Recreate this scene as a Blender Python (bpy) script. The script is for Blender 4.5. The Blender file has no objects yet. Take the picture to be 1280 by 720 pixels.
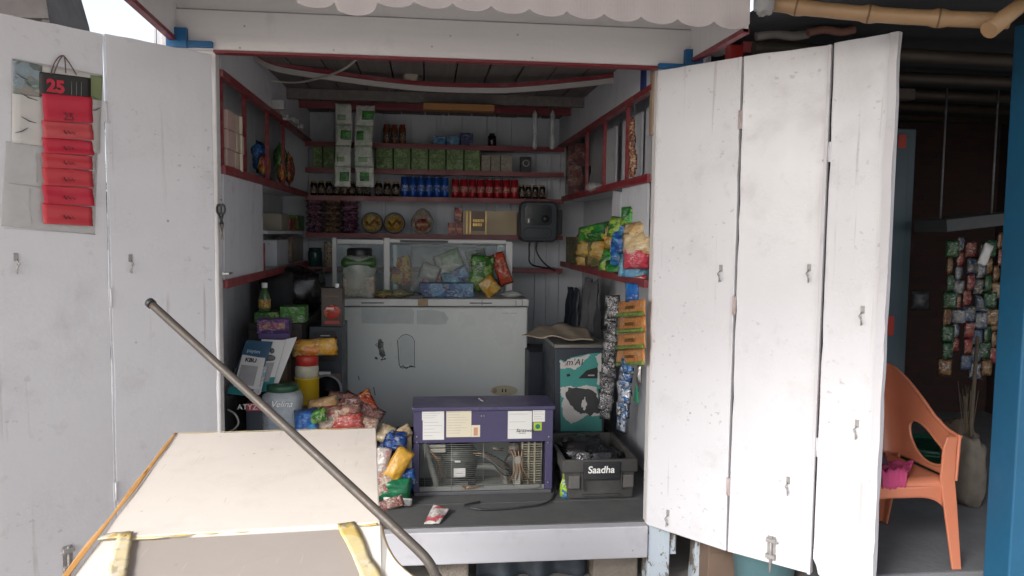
import bpy, math, random
from mathutils import Vector, Matrix, noise
rnd = random.Random(7)
sc = bpy.context.scene
col = sc.collection
V = Vector
# ------------------------------------------------------------------ camera
F = 960.0
CAM = V((-0.0667, -3.5811, 1.7235)); YAW, PITCH, ROLL = 0.1095, -0.0715, 0.0120
fwd = V((math.sin(YAW)*math.cos(PITCH), math.cos(YAW)*math.cos(PITCH), math.sin(PITCH)))
_r = V((math.cos(YAW), -math.sin(YAW), 0)); _u = _r.cross(fwd)
RT = _r*math.cos(ROLL)+_u*math.sin(ROLL); UP = -_r*math.sin(ROLL)+_u*math.cos(ROLL)
cd = bpy.data.cameras.new('camera'); cam = bpy.data.objects.new('camera', cd); col.objects.link(cam)
cam.matrix_world = Matrix(((RT.x, UP.x, -fwd.x, CAM.x), (RT.y, UP.y, -fwd.y, CAM.y), (RT.z, UP.z, -fwd.z, CAM.z), (0, 0, 0, 1)))
cd.sensor_width = 36; cd.lens = 36*F/1280; cd.clip_end = 500; cd.clip_start = .02
sc.camera = cam
def ray(x, y): return fwd + RT*((x-640)/F) + UP*((360-y)/F)
def Pd(x, y, d): return CAM + ray(x, y)*d
def Py(x, y, Y): r = ray(x, y); return CAM + r*((Y-CAM.y)/r.y)
def Px(x, y, X): r = ray(x, y); return CAM + r*((X-CAM.x)/r.x)
def Pz(x, y, Z): r = ray(x, y); return CAM + r*((Z-CAM.z)/r.z)
def Ppl(x, y, p0, n): r = ray(x, y); return CAM + r*((p0-CAM).dot(n)/r.dot(n))

# ------------------------------------------------------------------ materials
def lin(c):
    return tuple((v/255/12.92 if v/255 <= .04045 else ((v/255+.055)/1.055)**2.4) for v in c)
class NT:
    def __init__(s, m): s.t = m.node_tree; s.n = s.t.nodes; s.l = s.t.links
    def add(s, t, **k):
        n = s.n.new(t)
        for a, b in k.items(): setattr(n, a, b)
        return n
    def set(s, n, i, v):
        if hasattr(v, 'is_output') or isinstance(v, bpy.types.NodeSocket): s.l.new(v, n.inputs[i])
        else: n.inputs[i].default_value = v
def rgba(c): return (c[0], c[1], c[2], 1)
MATS = {}
def newmat(name):
    m = bpy.data.materials.new(name); m.use_nodes = True
    nt = NT(m); b = m.node_tree.nodes['Principled BSDF']
    return m, nt, b
def coords(nt, scale=1, rnd_off=True, stretch=(1, 1, 1)):
    tc = nt.add('ShaderNodeTexCoord'); mp = nt.add('ShaderNodeMapping')
    nt.l.new(tc.outputs['Object'], mp.inputs[0])
    mp.inputs['Scale'].default_value = [scale*k for k in stretch]
    if rnd_off:
        oi = nt.add('ShaderNodeObjectInfo'); mu = nt.add('ShaderNodeMath', operation='MULTIPLY'); mu.inputs[1].default_value = 37
        nt.l.new(oi.outputs['Random'], mu.inputs[0])
        cx = nt.add('ShaderNodeCombineXYZ')
        for i in range(3): nt.l.new(mu.outputs[0], cx.inputs[i])
        nt.l.new(cx.outputs[0], mp.inputs['Location'])
    return mp.outputs[0]
def mix(nt, fac, a, b, mode='MIX'):
    n = nt.add('ShaderNodeMix', data_type='RGBA', blend_type=mode)
    nt.set(n, 0, fac)
    for i, v in ((6, a), (7, b)):
        if isinstance(v, bpy.types.NodeSocket): nt.l.new(v, n.inputs[i])
        else: n.inputs[i].default_value = rgba(v)
    return n.outputs[2]
def nz(nt, vec, scale, detail=4, rough=.55):
    n = nt.add('ShaderNodeTexNoise'); nt.l.new(vec, n.inputs['Vector'])
    n.inputs['Scale'].default_value = scale; n.inputs['Detail'].default_value = detail; n.inputs['Roughness'].default_value = rough
    return n.outputs['Fac']
def ramp(nt, fac, stops, mode='LINEAR'):
    n = nt.add('ShaderNodeValToRGB'); n.color_ramp.interpolation = mode
    e = n.color_ramp.elements
    while len(e) < len(stops): e.new(.5)
    for k, (p, c) in enumerate(stops):
        e[k].position = p; e[k].color = rgba(c) if not isinstance(c, (int, float)) else (c, c, c, 1)
    nt.l.new(fac, n.inputs[0]); return n.outputs[0]
def bumpn(nt, b, h, strength, dist=.002):
    n = nt.add('ShaderNodeBump'); n.inputs['Strength'].default_value = strength; n.inputs['Distance'].default_value = dist
    nt.l.new(h, n.inputs['Height']); nt.l.new(n.outputs[0], b.inputs['Normal'])
def plain(name, c, rough=.5, var=.15, scale=10, bump=.15, metal=0, dirt=.25, dirtc=(.06, .05, .045), spec=.5, bdist=.002):
    """painted / plastic / metal surface with uneven tone, dirt blotches and slight relief"""
    if name in MATS: return MATS[name]
    m, nt, b = newmat(name); v = coords(nt)
    n1 = nz(nt, v, scale); n2 = nz(nt, v, scale*.23, 6, .65); n3 = nz(nt, v, scale*6, 3)
    c2 = tuple(x*(1-var) for x in c)
    o = mix(nt, n1, c, c2)
    f = ramp(nt, n2, [(.52, 0.0), (.78, dirt)])
    o = mix(nt, f, o, dirtc)
    nt.l.new(o, b.inputs['Base Color'])
    r = ramp(nt, n1, [(.3, max(.02, rough-.08)), (.7, min(1, rough+.1))]); nt.l.new(r, b.inputs['Roughness'])
    b.inputs['Metallic'].default_value = metal; b.inputs['Specular IOR Level'].default_value = spec
    if bump: bumpn(nt, b, n3, bump, bdist)
    MATS[name] = m; return m
def paintwood(name, c, rough=.42, grain='z', dirt=.35, knots=True, bump=.25, spec=.5):
    """brushed house paint on boards: long streaks, smudges, dark scuffs and chips"""
    if name in MATS: return MATS[name]
    m, nt, b = newmat(name)
    st = {'z': (1, 1, .06), 'x': (.06, 1, 1), 'y': (1, .06, 1)}[grain]
    v = coords(nt); vs = coords(nt, stretch=st)
    big = nz(nt, v, 1.7, 6, .62); mid = nz(nt, v, 7, 5, .6); gr = nz(nt, vs, 26, 4, .6); fine = nz(nt, v, 55, 3)
    o = mix(nt, big, c, tuple(x*.86 for x in c))
    o = mix(nt, ramp(nt, gr, [(.42, 0.0), (.75, .16)]), o, (.42, .39, .38))
    o = mix(nt, ramp(nt, mid, [(.58, 0.0), (.82, dirt)]), o, (.26, .24, .235))
    sp = nt.add('ShaderNodeTexVoronoi'); nt.l.new(v, sp.inputs['Vector']); sp.inputs['Scale'].default_value = 9
    sp.inputs['Randomness'].default_value = 1
    o = mix(nt, ramp(nt, sp.outputs['Distance'], [(.02, .75), (.06, 0.0)]), o, (.16, .13, .12)) if knots else o
    nt.l.new(o, b.inputs['Base Color'])
    nt.l.new(ramp(nt, mid, [(.3, rough-.12), (.75, rough+.15)]), b.inputs['Roughness'])
    b.inputs['Specular IOR Level'].default_value = spec
    add = nt.add('ShaderNodeMath', operation='ADD'); nt.l.new(gr, add.inputs[0]); nt.l.new(fine, add.inputs[1])
    bumpn(nt, b, add.outputs[0], bump, .003)
    MATS[name] = m; return m
def printed(name, cols, scale=14, rough=.24, stretch=(1, 1, 1), bump=.3, foil=0.0, mixn=.5, specks=.4):
    """printed packaging film: patches of several inks"""
    if name in MATS: return MATS[name]
    m, nt, b = newmat(name); v = coords(nt, stretch=stretch)
    vo = nt.add('ShaderNodeTexVoronoi'); vo.inputs['Scale'].default_value = scale
    n0 = nt.add('ShaderNodeTexNoise'); nt.l.new(v, n0.inputs['Vector']); n0.inputs['Scale'].default_value = scale*.8
    va = nt.add('ShaderNodeVectorMath', operation='SCALE'); nt.l.new(n0.outputs['Color'], va.inputs[0]); va.inputs['Scale'].default_value = mixn*.35
    vb = nt.add('ShaderNodeVectorMath', operation='ADD'); nt.l.new(v, vb.inputs[0]); nt.l.new(va.outputs[0], vb.inputs[1])
    nt.l.new(vb.outputs[0], vo.inputs['Vector'])
    sx = nt.add('ShaderNodeSeparateColor'); nt.l.new(vo.outputs['Color'], sx.inputs[0])
    k = len(cols); o = ramp(nt, sx.outputs[0], [(i/k, c) for i, c in enumerate(cols)], 'CONSTANT')
    n1 = nz(nt, v, scale*2.2, 4)
    o = mix(nt, ramp(nt, n1, [(.35, 0.0), (.8, .35)]), o, tuple(x*.35 for x in cols[0]))
    # small print: lines of pale and dark specks, and white blocks
    mp2 = nt.add('ShaderNodeMapping'); nt.l.new(v, mp2.inputs[0]); mp2.inputs['Scale'].default_value = (1, 1, 2.6)
    v2 = nt.add('ShaderNodeTexVoronoi'); v2.inputs['Scale'].default_value = max(70, scale*3.2); nt.l.new(mp2.outputs[0], v2.inputs['Vector'])
    s2 = nt.add('ShaderNodeSeparateColor'); nt.l.new(v2.outputs['Color'], s2.inputs[0])
    zone = nz(nt, v, scale*.9, 2)
    zf = ramp(nt, zone, [(.50, 0.0), (.54, 1.0)])
    for comp, col_, amt in ((0, (.62, .60, .56), .8), (1, tuple(x*.25 for x in cols[-1]), .8)):
        th = ramp(nt, s2.outputs[comp], [(.0, 0.0), (.70, amt*specks)], 'CONSTANT')
        mu = nt.add('ShaderNodeMath', operation='MULTIPLY'); nt.l.new(th, mu.inputs[0]); nt.l.new(zf, mu.inputs[1])
        o = mix(nt, mu.outputs[0], o, col_)
    nt.l.new(o, b.inputs['Base Color']); b.inputs['Roughness'].default_value = rough
    b.inputs['Metallic'].default_value = foil
    if bump:
        cr = nt.add('ShaderNodeTexVoronoi', feature='DISTANCE_TO_EDGE'); cr.inputs['Scale'].default_value = 26; nt.l.new(vb.outputs[0], cr.inputs['Vector'])
        ad = nt.add('ShaderNodeMath', operation='ADD'); nt.l.new(cr.outputs[0], ad.inputs[0]); nt.l.new(nz(nt, v, max(30, scale*2), 4), ad.inputs[1])
        bumpn(nt, b, ad.outputs[0], min(1, bump*1.8), .008)
    MATS[name] = m; return m
def glass(name, tint=(1, 1, 1), rough=.05, alpha=.25, ior=1.45):
    """thin clear plastic or window glass: mostly see-through with a sheen"""
    if name in MATS: return MATS[name]
    m, nt, b = newmat(name); v = coords(nt)
    tr = nt.add('ShaderNodeBsdfTransparent'); tr.inputs[0].default_value = rgba(tint)
    mx = nt.add('ShaderNodeMixShader'); out = nt.n['Material Output']
    b.inputs['Base Color'].default_value = rgba(tuple(.8*t for t in tint)); b.inputs['Roughness'].default_value = rough
    f = ramp(nt, nz(nt, v, 9, 4), [(.3, alpha*.6), (.75, min(1, alpha*1.6))])
    nt.l.new(f, mx.inputs[0]); nt.l.new(tr.outputs[0], mx.inputs[1]); nt.l.new(b.outputs[0], mx.inputs[2])
    nt.l.new(mx.outputs[0], out.inputs[0])
    bumpn(nt, b, nz(nt, v, 20, 3), .2, .004)
    MATS[name] = m; return m

white = paintwood('white_paint', (.77, .75, .745))
whitex = paintwood('white_paint_across', (.77, .745, .74), grain='x')
doorw = None
def doorpaint():
    m, nt, b = newmat('door_paint'); v = coords(nt); vs = coords(nt, stretch=(1, 1, .05))
    big = nz(nt, v, 1.1, 5, .6); mid = nz(nt, v, 4.5, 6, .65); sm = nz(nt, v, 13, 5, .6); gr = nz(nt, vs, 18, 3); fine = nz(nt, v, 70, 3)
    o = mix(nt, big, (.715, .71, .735), (.635, .63, .655))
    o = mix(nt, ramp(nt, mid, [(.53, 0.0), (.74, .42)]), o, (.45, .42, .425))
    o = mix(nt, ramp(nt, sm, [(.62, 0.0), (.80, .35)]), o, (.36, .33, .33))
    o = mix(nt, ramp(nt, gr, [(.55, 0.0), (.85, .07)]), o, (.4, .37, .36))
    for st, rot, sc_ in (((1, 1, .04), .12, 34), ((.05, 1, 1), .3, 40)):        # scratches and rubbed streaks
        mp = nt.add('ShaderNodeMapping'); nt.l.new(v, mp.inputs[0]); mp.inputs['Rotation'].default_value = (0, rot, 0); mp.inputs['Scale'].default_value = st
        sn = nz(nt, mp.outputs[0], sc_, 2, .5); zn = nz(nt, v, 2.3, 3)
        mu = nt.add('ShaderNodeMath', operation='MULTIPLY'); nt.l.new(ramp(nt, sn, [(.66, 0.0), (.72, .5)]), mu.inputs[0]); nt.l.new(ramp(nt, zn, [(.48, 0.0), (.62, 1.0)]), mu.inputs[1])
        o = mix(nt, mu.outputs[0], o, (.36, .32, .32))
    ch = nz(nt, v, 30, 5, .7); zc = nz(nt, v, 3.1, 3)
    mu = nt.add('ShaderNodeMath', operation='MULTIPLY'); nt.l.new(ramp(nt, ch, [(.69, 0.0), (.71, .7)]), mu.inputs[0]); nt.l.new(ramp(nt, zc, [(.58, 0.0), (.64, 1.0)]), mu.inputs[1])
    o = mix(nt, mu.outputs[0], o, (.24, .19, .17))                            # chips
    sp = nt.add('ShaderNodeTexVoronoi'); nt.l.new(v, sp.inputs['Vector']); sp.inputs['Scale'].default_value = 4
    o = mix(nt, ramp(nt, sp.outputs['Distance'], [(.012, .7), (.03, 0.0)]), o, (.2, .17, .16))
    nt.l.new(o, b.inputs['Base Color']); nt.l.new(ramp(nt, mid, [(.3, .12), (.7, .36)]), b.inputs['Roughness'])
    ad = nt.add('ShaderNodeMath', operation='MULTIPLY_ADD'); nt.l.new(fine, ad.inputs[0]); ad.inputs[1].default_value = .35; nt.l.new(sm, ad.inputs[2])
    bumpn(nt, b, ad.outputs[0], .16, .006); MATS['door_paint'] = m; return m
doorw = doorpaint()
inner = paintwood('inner_paint', (.60, .62, .67), rough=.55, dirt=.45)
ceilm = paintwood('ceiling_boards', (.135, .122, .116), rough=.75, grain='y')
red = paintwood('red_paint', (.19, .014, .024), grain='x', dirt=.3, knots=False)
redy = paintwood('red_paint_long', (.22, .016, .024), grain='y', dirt=.3, knots=False)
floorm = plain('floor_boards', (.115, .118, .118), .65, .4, 5, .4, dirt=.5, dirtc=(.2, .19, .18))
bluep = plain('blue_paint', (.01, .13, .32), .5, .3, 6, .3)
bluedeep = plain('deep_blue_paint', (.01, .03, .17), .5, .3)
steel = plain('steel', (.42, .41, .4), .38, .3, 30, .2, metal=.9, dirt=.5)
rusty = plain('rusty_steel', (.26, .22, .19), .6, .4, 40, .4, metal=.5, dirt=.7, dirtc=(.12, .05, .025))
blackp = plain('black_plastic', (.018, .02, .024), .38, .3, 12, .2, dirt=.3, dirtc=(.09, .085, .08))
darkblue = plain('dark_slate_plastic', (.028, .038, .055), .42, .3, 12, .15, dirt=.3, dirtc=(.12, .12, .12))
paper = plain('paper', (.74, .73, .70), .75, .06, 14, .2, dirt=.12, dirtc=(.4, .36, .3))
paperc = plain('cream_paper', (.72, .66, .5), .75, .08, 14, .2, dirt=.2, dirtc=(.45, .36, .22))
ink = plain('dark_ink', (.02, .02, .022), .7, .2, 20, 0, dirt=.2)
greyink = plain('grey_ink', (.12, .12, .13), .75, .3, 40, 0, dirt=.4, dirtc=(.4, .4, .4))
whiteink = plain('white_ink', (.85, .85, .83), .6, .05, 20, 0, dirt=0)
gold = plain('gold_ink', (.55, .36, .10), .3, .2, 20, .1, metal=.8, dirt=.1)
clearp = glass('clear_plastic', (.93, .97, .98), .08, .28)
windowg = glass('window_glass', (.9, .95, .96), .04, .10)
cellophane = glass('cellophane', (.95, .97, .96), .12, .20)

# ------------------------------------------------------------------ mesh helpers
class MB:
    def __init__(s): s.v = []; s.f = []; s.sm = []
    def _add(s, vs, fs, smooth=False):
        o = len(s.v); s.v += [V(q) for q in vs]
        for f in fs: s.f.append([o+i for i in f]); s.sm.append(smooth)
        return s
    def box(s, a, b, R=None, c=None):
        x0, y0, z0 = (min(a[i], b[i]) for i in range(3)); x1, y1, z1 = (max(a[i], b[i]) for i in range(3))
        vs = [V((x, y, z)) for z in (z0, z1) for y in (y0, y1) for x in (x0, x1)]
        if R is not None:
            c = V(c) if c is not None else V(((x0+x1)/2, (y0+y1)/2, (z0+z1)/2)); vs = [c+R@(q-c) for q in vs]
        return s._add(vs, [(0, 2, 3, 1), (4, 5, 7, 6), (0, 1, 5, 4), (2, 6, 7, 3), (0, 4, 6, 2), (1, 3, 7, 5)])
    def fbox(s, fr, u0, u1, v0, v1, n0, n1):
        o, U, W, N = fr
        vs = [o+U*u+W*w+N*n for n in (n0, n1) for w in (v0, v1) for u in (u0, u1)]
        return s._add(vs, [(0, 2, 3, 1), (4, 5, 7, 6), (0, 1, 5, 4), (2, 6, 7, 3), (0, 4, 6, 2), (1, 3, 7, 5)])
    def prism(s, poly, vec):
        n = len(poly); vec = V(vec); p = [V(q) for q in poly]
        return s._add(p+[q+vec for q in p], [tuple(range(n))[::-1], tuple(range(n, 2*n))]+[(i, (i+1) % n, n+(i+1) % n, n+i) for i in range(n)])
    def tube(s, pts, r, n=10, cap=True, flat=1.0):
        pts = [V(p) for p in pts]; rings = []; up = None
        for i, p in enumerate(pts):
            t = (pts[min(i+1, len(pts)-1)]-pts[max(i-1, 0)]).normalized()
            if up is None:
                up = V((0, 0, 1)) if abs(t.z) < .9 else V((1, 0, 0))
            a = t.cross(up).normalized(); b = a.cross(t).normalized(); up = b
            rr = r[i] if isinstance(r, (list, tuple)) else r
            rings.append([p+a*(math.cos(2*math.pi*k/n)*rr)+b*(math.sin(2*math.pi*k/n)*rr*flat) for k in range(n)])
        vs = [q for g in rings for q in g]; fs = []
        for i in range(len(pts)-1):
            for k in range(n): fs.append((i*n+k, i*n+(k+1) % n, (i+1)*n+(k+1) % n, (i+1)*n+k))
        s._add(vs, fs, True)
        if cap: s._add(rings[0], [tuple(range(n))]); s._add(rings[-1], [tuple(range(n))[::-1]])
        return s
    def lathe(s, prof, c=(0, 0, 0), n=16, axis='z', sx=1, sy=1, cap=True):
        c = V(c); vs = []; fs = []
        for r, z in prof:
            for k in range(n):
                a = 2*math.pi*k/n
                q = V((math.cos(a)*r*sx, math.sin(a)*r*sy, z))
                if axis == 'y': q = V((q.x, q.z, q.y))
                if axis == 'x': q = V((q.z, q.x, q.y))
                vs.append(c+q)
        m = len(prof)
        for i in range(m-1):
            for k in range(n): fs.append((i*n+k, i*n+(k+1) % n, (i+1)*n+(k+1) % n, (i+1)*n+k))
        if cap: fs += [tuple(range(n))[::-1], tuple(range((m-1)*n, m*n))]
        return s._add(vs, fs, True)
    def grid(s, fn, nu, nv, smooth=True, wrap=False):
        vs = [fn(i/nu, j/nv) for j in range(nv+1) for i in range(nu+1)]
        w = nu+1
        return s._add(vs, [(j*w+i, j*w+i+1, (j+1)*w+i+1, (j+1)*w+i) for j in range(nv) for i in range(nu)], smooth)
    def packet(s, w, h, t, seed=0, c=(0, 0, 0), R=None, crimp=.12, wr=.25, nu=10, nv=12):
        """a filled pouch, w x h, thickness t, crimped top and bottom, wrinkled"""
        R = R or Matrix.Identity(3); c = V(c)
        for sgn in (1, -1):
            def fn(u, v):
                e = max(0, min(1, min(v, 1-v)/crimp-.6)); a = (math.sin(math.pi*u)**.55 if 0 < u < 1 else 0)*(e**.5)*(math.sin(math.pi*(.1+.8*v))**.4)
                q = V(((u-.5)*w*(1-.05*a), sgn*(-t/2*a), (v-.5)*h))
                nn = noise.noise(V((u*4+seed*3.1, v*5+seed*1.7, sgn*2.3+seed)))+.5*noise.noise(V((u*9+seed, v*11, sgn*5)))
                q.y += nn*t*wr*a; q.x += .04*w*noise.noise(V((v*4+seed, sgn*0, u*2))); q.z += .03*h*noise.noise(V((u*4, seed+7, v)))
                return c+R@q
            s.grid(fn, nu, nv)
        return s
    def blob(s, c, rx, ry, rz, seed=0, amp=.25, freq=2.2, n=18, m=12, flat=None):
        """a lumpy soft bag"""
        c = V(c)
        def fn(u, v):
            th = u*2*math.pi; ph = (v-.5)*math.pi
            d = V((math.cos(th)*math.cos(ph), math.sin(th)*math.cos(ph), math.sin(ph)))
            k = 1+amp*noise.noise(d*freq+V((seed*5.3, seed, 0)))+amp*.5*noise.noise(d*freq*2.7+V((0, seed*3.3, 9)))
            e = .6
            q = V([math.copysign(abs(x)**e, x) for x in d]); q = q/ max(1e-6, q.length) * (1+ .12*(abs(d.x*d.y*d.z)*5))
            q = V((q.x*rx*k, q.y*ry*k, q.z*rz*k))
            if flat is not None and q.z < flat: q.z = flat
            return c+q
        return s.grid(fn, n, m)
    def build(s, name, mat, parent=None, bev=0, loc=None, weld=False):
        """link the collected shapes as ONE mesh object; origin at the parent's (or at loc)"""
        o = V(loc) if loc is not None else V((0, 0, 0))
        off = o + (wloc(parent) if parent else V((0, 0, 0)))
        me = bpy.data.meshes.new(name); me.from_pydata([q-off for q in s.v], [], s.f)
        me.polygons.foreach_set('use_smooth', s.sm)
        import bmesh
        bm = bmesh.new(); bm.from_mesh(me)
        bmesh.ops.remove_doubles(bm, verts=bm.verts, dist=1e-5)
        bmesh.ops.recalc_face_normals(bm, faces=bm.faces)
        bm.to_mesh(me); bm.free()
        me.materials.append(mat); me.update()
        ob = bpy.data.objects.new(name, me); col.objects.link(ob); ob.location = o
        if parent: ob.parent = parent
        if bev:
            b = ob.modifiers.new('bevel', 'BEVEL'); b.width = bev; b.segments = 2; b.limit_method = 'ANGLE'; b.angle_limit = .7
        return ob
def wloc(o):
    p = V((0, 0, 0))
    while o: p = p+o.location; o = o.parent
    return p
def tag(o, label, cat, group=None, kind=None):
    o['label'] = label; o['category'] = cat
    if group: o['group'] = group
    if kind: o['kind'] = kind
    return o
def thing(name, label, cat, loc=(0, 0, 0), group=None):
    o = bpy.data.objects.new(name, None); col.objects.link(o); o.location = loc; o.empty_display_size = .05
    return tag(o, label, cat, group)
def solo(mb, name, mat, label, cat, loc=None, group=None, bev=0):
    """a thing that is one mesh; origin near its base"""
    if loc is None:
        n = len(mb.v); loc = V((sum(q.x for q in mb.v)/n, sum(q.y for q in mb.v)/n, min(q.z for q in mb.v)))
    return tag(mb.build(name, mat, loc=loc, bev=bev), label, cat, group)
def struct(mb, name, mat, **k):
    o = mb.build(name, mat, **k); o['kind'] = 'structure'; return o
def copy_tree(o, parent=None):
    c = o.copy(); col.objects.link(c)
    if parent: c.parent = parent
    for ch in list(o.children): copy_tree(ch, c)
    return c
FONT = None
def text(s, loc, size, mat, parent, U=V((1, 0, 0)), W=V((0, 0, 1)), align='CENTER', shear=0, name='lettering', bold=0):
    cu = bpy.data.curves.new(name, 'FONT'); cu.body = s; cu.size = size; cu.align_x = align; cu.align_y = 'CENTER'
    cu.extrude = .0006; cu.shear = shear; cu.offset = bold
    cu.materials.append(mat)
    o = bpy.data.objects.new(name, cu); col.objects.link(o)
    N = U.cross(W)
    M = Matrix(((U.x, W.x, N.x, 0), (U.y, W.y, N.y, 0), (U.z, W.z, N.z, 0), (0, 0, 0, 1)))
    M.translation = V(loc)-(wloc(parent) if parent else V((0, 0, 0)))
    me = bpy.data.meshes.new_from_object(o); me.name = name; bpy.data.objects.remove(o); bpy.data.curves.remove(cu)
    me.materials.clear(); me.materials.append(mat)
    o = bpy.data.objects.new(name, me); col.objects.link(o)
    if parent: o.parent = parent
    o.matrix_local = M
    return o
ORD = 'first second third fourth fifth sixth seventh eighth ninth tenth eleventh twelfth thirteenth fourteenth'.split()
def Rz(a): return Matrix.Rotation(a, 3, 'Z')
def Rx(a): return Matrix.Rotation(a, 3, 'X')
def Ry(a): return Matrix.Rotation(a, 3, 'Y')

# ------------------------------------------------------------------ setting
ZF = .32; ZT = 2.505; D = 2.73; ZC = 2.66; WX = 1.22
g = MB().grid(lambda u, v: V(((u-.5)*120, (v-.5)*120, 0)), 4, 4)
gm = plain('dusty_ground', (.42, .39, .36), .9, .4, 3, .6, dirt=.5, dirtc=(.09, .08, .07), bdist=.01)
struct(g, 'ground', gm)
pf = MB().box((1.64, -.62, .004), (5.5, 3.2, .30))
struct(pf, 'raised_pavement', plain('pavement_concrete', (.15, .155, .165), .85, .4, 6, .5, dirt=.6, bdist=.005), bev=.01)

# ------------------------------------------------------------------ kiosk shell
K = thing('shop_kiosk', 'white painted wooden kiosk with red shelf edges and open folding doors', 'kiosk', (0, 0, 0))
w = MB()
nb = 12
for i in range(nb):                                                 # back wall boards
    x0 = -WX+2*WX*i/nb; w.box((x0+.002, D+rnd.uniform(0, .004), ZF-.05), (x0+2*WX/nb-.002, D+.03, ZC+.05))
w.box((-WX-.03, D+.031, ZF-.05), (WX+.03, D+.04, ZC+.06)); w.build('back_wall', inner, K)
for sx, nm in ((-1, 'side_wall'), (1, 'side_wall')):
    w = MB(); n = 14
    for i in range(n):
        y0 = .0+(D)*i/n
        w.box((sx*WX, y0+.002, ZF-.05), (sx*(WX+.03+rnd.uniform(0, .003)), y0+D/n-.002, ZC+.05))
    w.box((sx*(WX+.034), .0, ZF-.05), (sx*(WX+.042), D+.03, ZC+.06)); w.build(nm, inner, K)
w = MB(); n = 13
for i in range(n):                                                  # ceiling boards run front to back
    x0 = -WX+2*WX*i/n; w.box((x0+.005, .06, ZC+rnd.uniform(0, .006)), (x0+2*WX/n-.005, D, ZC+.035))
w.build('ceiling', ceilm, K)
w = MB().box((-1.3, .0, ZC+.05), (1.3, D+.1, ZC+.07)); w.build('roof_sheet', plain('roof_tin', (.35, .35, .36), .5, .3, metal=.6), K)
w = MB(); n = 9
for i in range(n):                                                  # floor planks run across
    y0 = .015+(D-.015)*i/n; w.box((-WX, y0+.002, ZF-.035), (WX, y0+D/n-.002, ZF-rnd.uniform(0, .003)))
w.build('floor', floorm, K)
# jambs
for sx in (-1, 1):
    MB().box((sx*1.0, -.012, ZF-.01), (sx*1.085, .05, ZT+.03)).build('door_jamb', white, K, bev=.004)
    MB().box((sx*1.02, .05, ZF), (sx*WX, .07, ZC)).build('jamb_board', inner, K)
# front lintel: two boards
jl = Py(222, 50, 0); jr = Py(858, 60, 0)
MB().box((-1.22, -.045, ZT), (1.22, .0, ZT+.17)).build('lintel_board', whitex, K, bev=.004)
MB().box((-1.22, -.035, ZT+.173), (1.22, .0, ZT+.62)).build('fascia_board', whitex, K, bev=.004)
MB().box((-1.0, -.05, ZT-.012), (1.0, .002, ZT-.001)).build('lintel_edge', red, K)
# threshold
b = MB().box((-1.06, -.05, .158), (1.0, .012, ZF-.004)); b.build('threshold_board', paintwood('worn_sill_paint', (.53, .53, .57), grain='x', dirt=.5, rough=.5), K, bev=.006)
# legs
def peelpaint():
    m, nt, b = newmat('peeling_paint'); v = coords(nt, stretch=(1, 1, .45)); n1 = nz(nt, v, 9, 6, .7); n2 = nz(nt, v, 40, 4)
    wood = mix(nt, n2, (.26, .23, .20), (.14, .12, .10)); paint = mix(nt, n2, (.58, .66, .74), (.50, .56, .62))
    f = ramp(nt, n1, [(.50, 0.0), (.515, 1.0)]); nt.l.new(mix(nt, f, paint, wood), b.inputs['Base Color'])
    b.inputs['Roughness'].default_value = .6; bumpn(nt, b, f, -.8, .004); return m
peel = peelpaint()
for sx, yy in ((-1, .06), (1, .06), (-1, 2.6), (1, 2.6)):
    MB().box((sx*(1.006 if sx > 0 else 1.10), yy-.095, 0), (sx*(1.115 if sx > 0 else 1.20), yy+.02, ZF-.003)).build('post', peel, K, bev=.006)
MB().box((1.12, -.02, .16), (1.15, .05, ZF-.003)).build('brace', peel, K)
# side cases: rails, posts, shelves (front edges at x = +-1)
def zat(x, y, X=None, Y=None): return (Px(x, y, X) if X is not None else Py(x, y, Y)).z
Z1, Z2, Z4, ZR, ZL2 = 2.012, 1.489, 2.4285, 2.013, 1.50
SH = {}
for sx in (-1, 1):
    e = redy
    MB().box((sx*.985, .05, Z4-.018), (sx*1.02, D-.02, Z4+.012)).build('top_rail', e, K)
    MB().box((sx*1.0, .07, Z4+.012), (sx*1.012, D-.02, ZC)).build('upper_panel', inner, K)
    for z in ((Z1, Z2) if sx < 0 else (ZR, 1.50)):
        MB().box((sx*1.0, .07, z-.03), (sx*WX, D-.26, z-.006)).build('shelf', inner, K)
        MB().box((sx*.982, .06, z-.036), (sx*1.0, D-.26, z+.004)).build('shelf_edge', e, K)
    if sx < 0:
        ys = [.10, .55, 1.12, 1.62]
    else:
        ys = [.55, 1.1, 1.62]
    for yy in ys:
        MB().box((sx*1.0, yy-.008, Z1+.004), (sx*1.02, yy+.008, Z4-.018)).build('shelf_post', e if sx < 0 or yy > 1 else e, K)
# left closed panels between the two side shelves
for y0, y1 in ((.07, .58), (.586, .90)):
    MB().box((-1.006, y0, Z2+.004), (-.994, y1, Z1-.036)).build('closed_panel', inner, K)
MB().box((-1.012, .90, Z2+.004), (-.99, .93, Z2+.16)).build('panel_stop', redy, K)
# right cover boards, some tilted
MB().box((1.004, .12, ZR-.30), (1.016, .62, ZR-.036)).build('cover_board', inner, K)
MB().box((1.02, .75, 1.53), (1.034, .93, ZR-.04), Rx(.12)).build('cover_board', inner, K)
for y0, y1 in ((.22, .52), (.60, 1.02), (1.18, 1.5)):
    MB().box((1.10, y0, ZR+.01), (1.112, y1, Z4-.03), Rx(rnd.uniform(-.03, .03))).build('cover_board', inner, K)
MB().box((.985, .17, 2.44), (1.0, .23, 2.64)).build('blue_batten', bluedeep, K)
MB().box((.99, .03, 2.2), (1.03, .075, 2.6)).build('corner_strip', plain('bare_wood', (.36, .27, .2), .7, .3, 20, .3), K)
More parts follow.
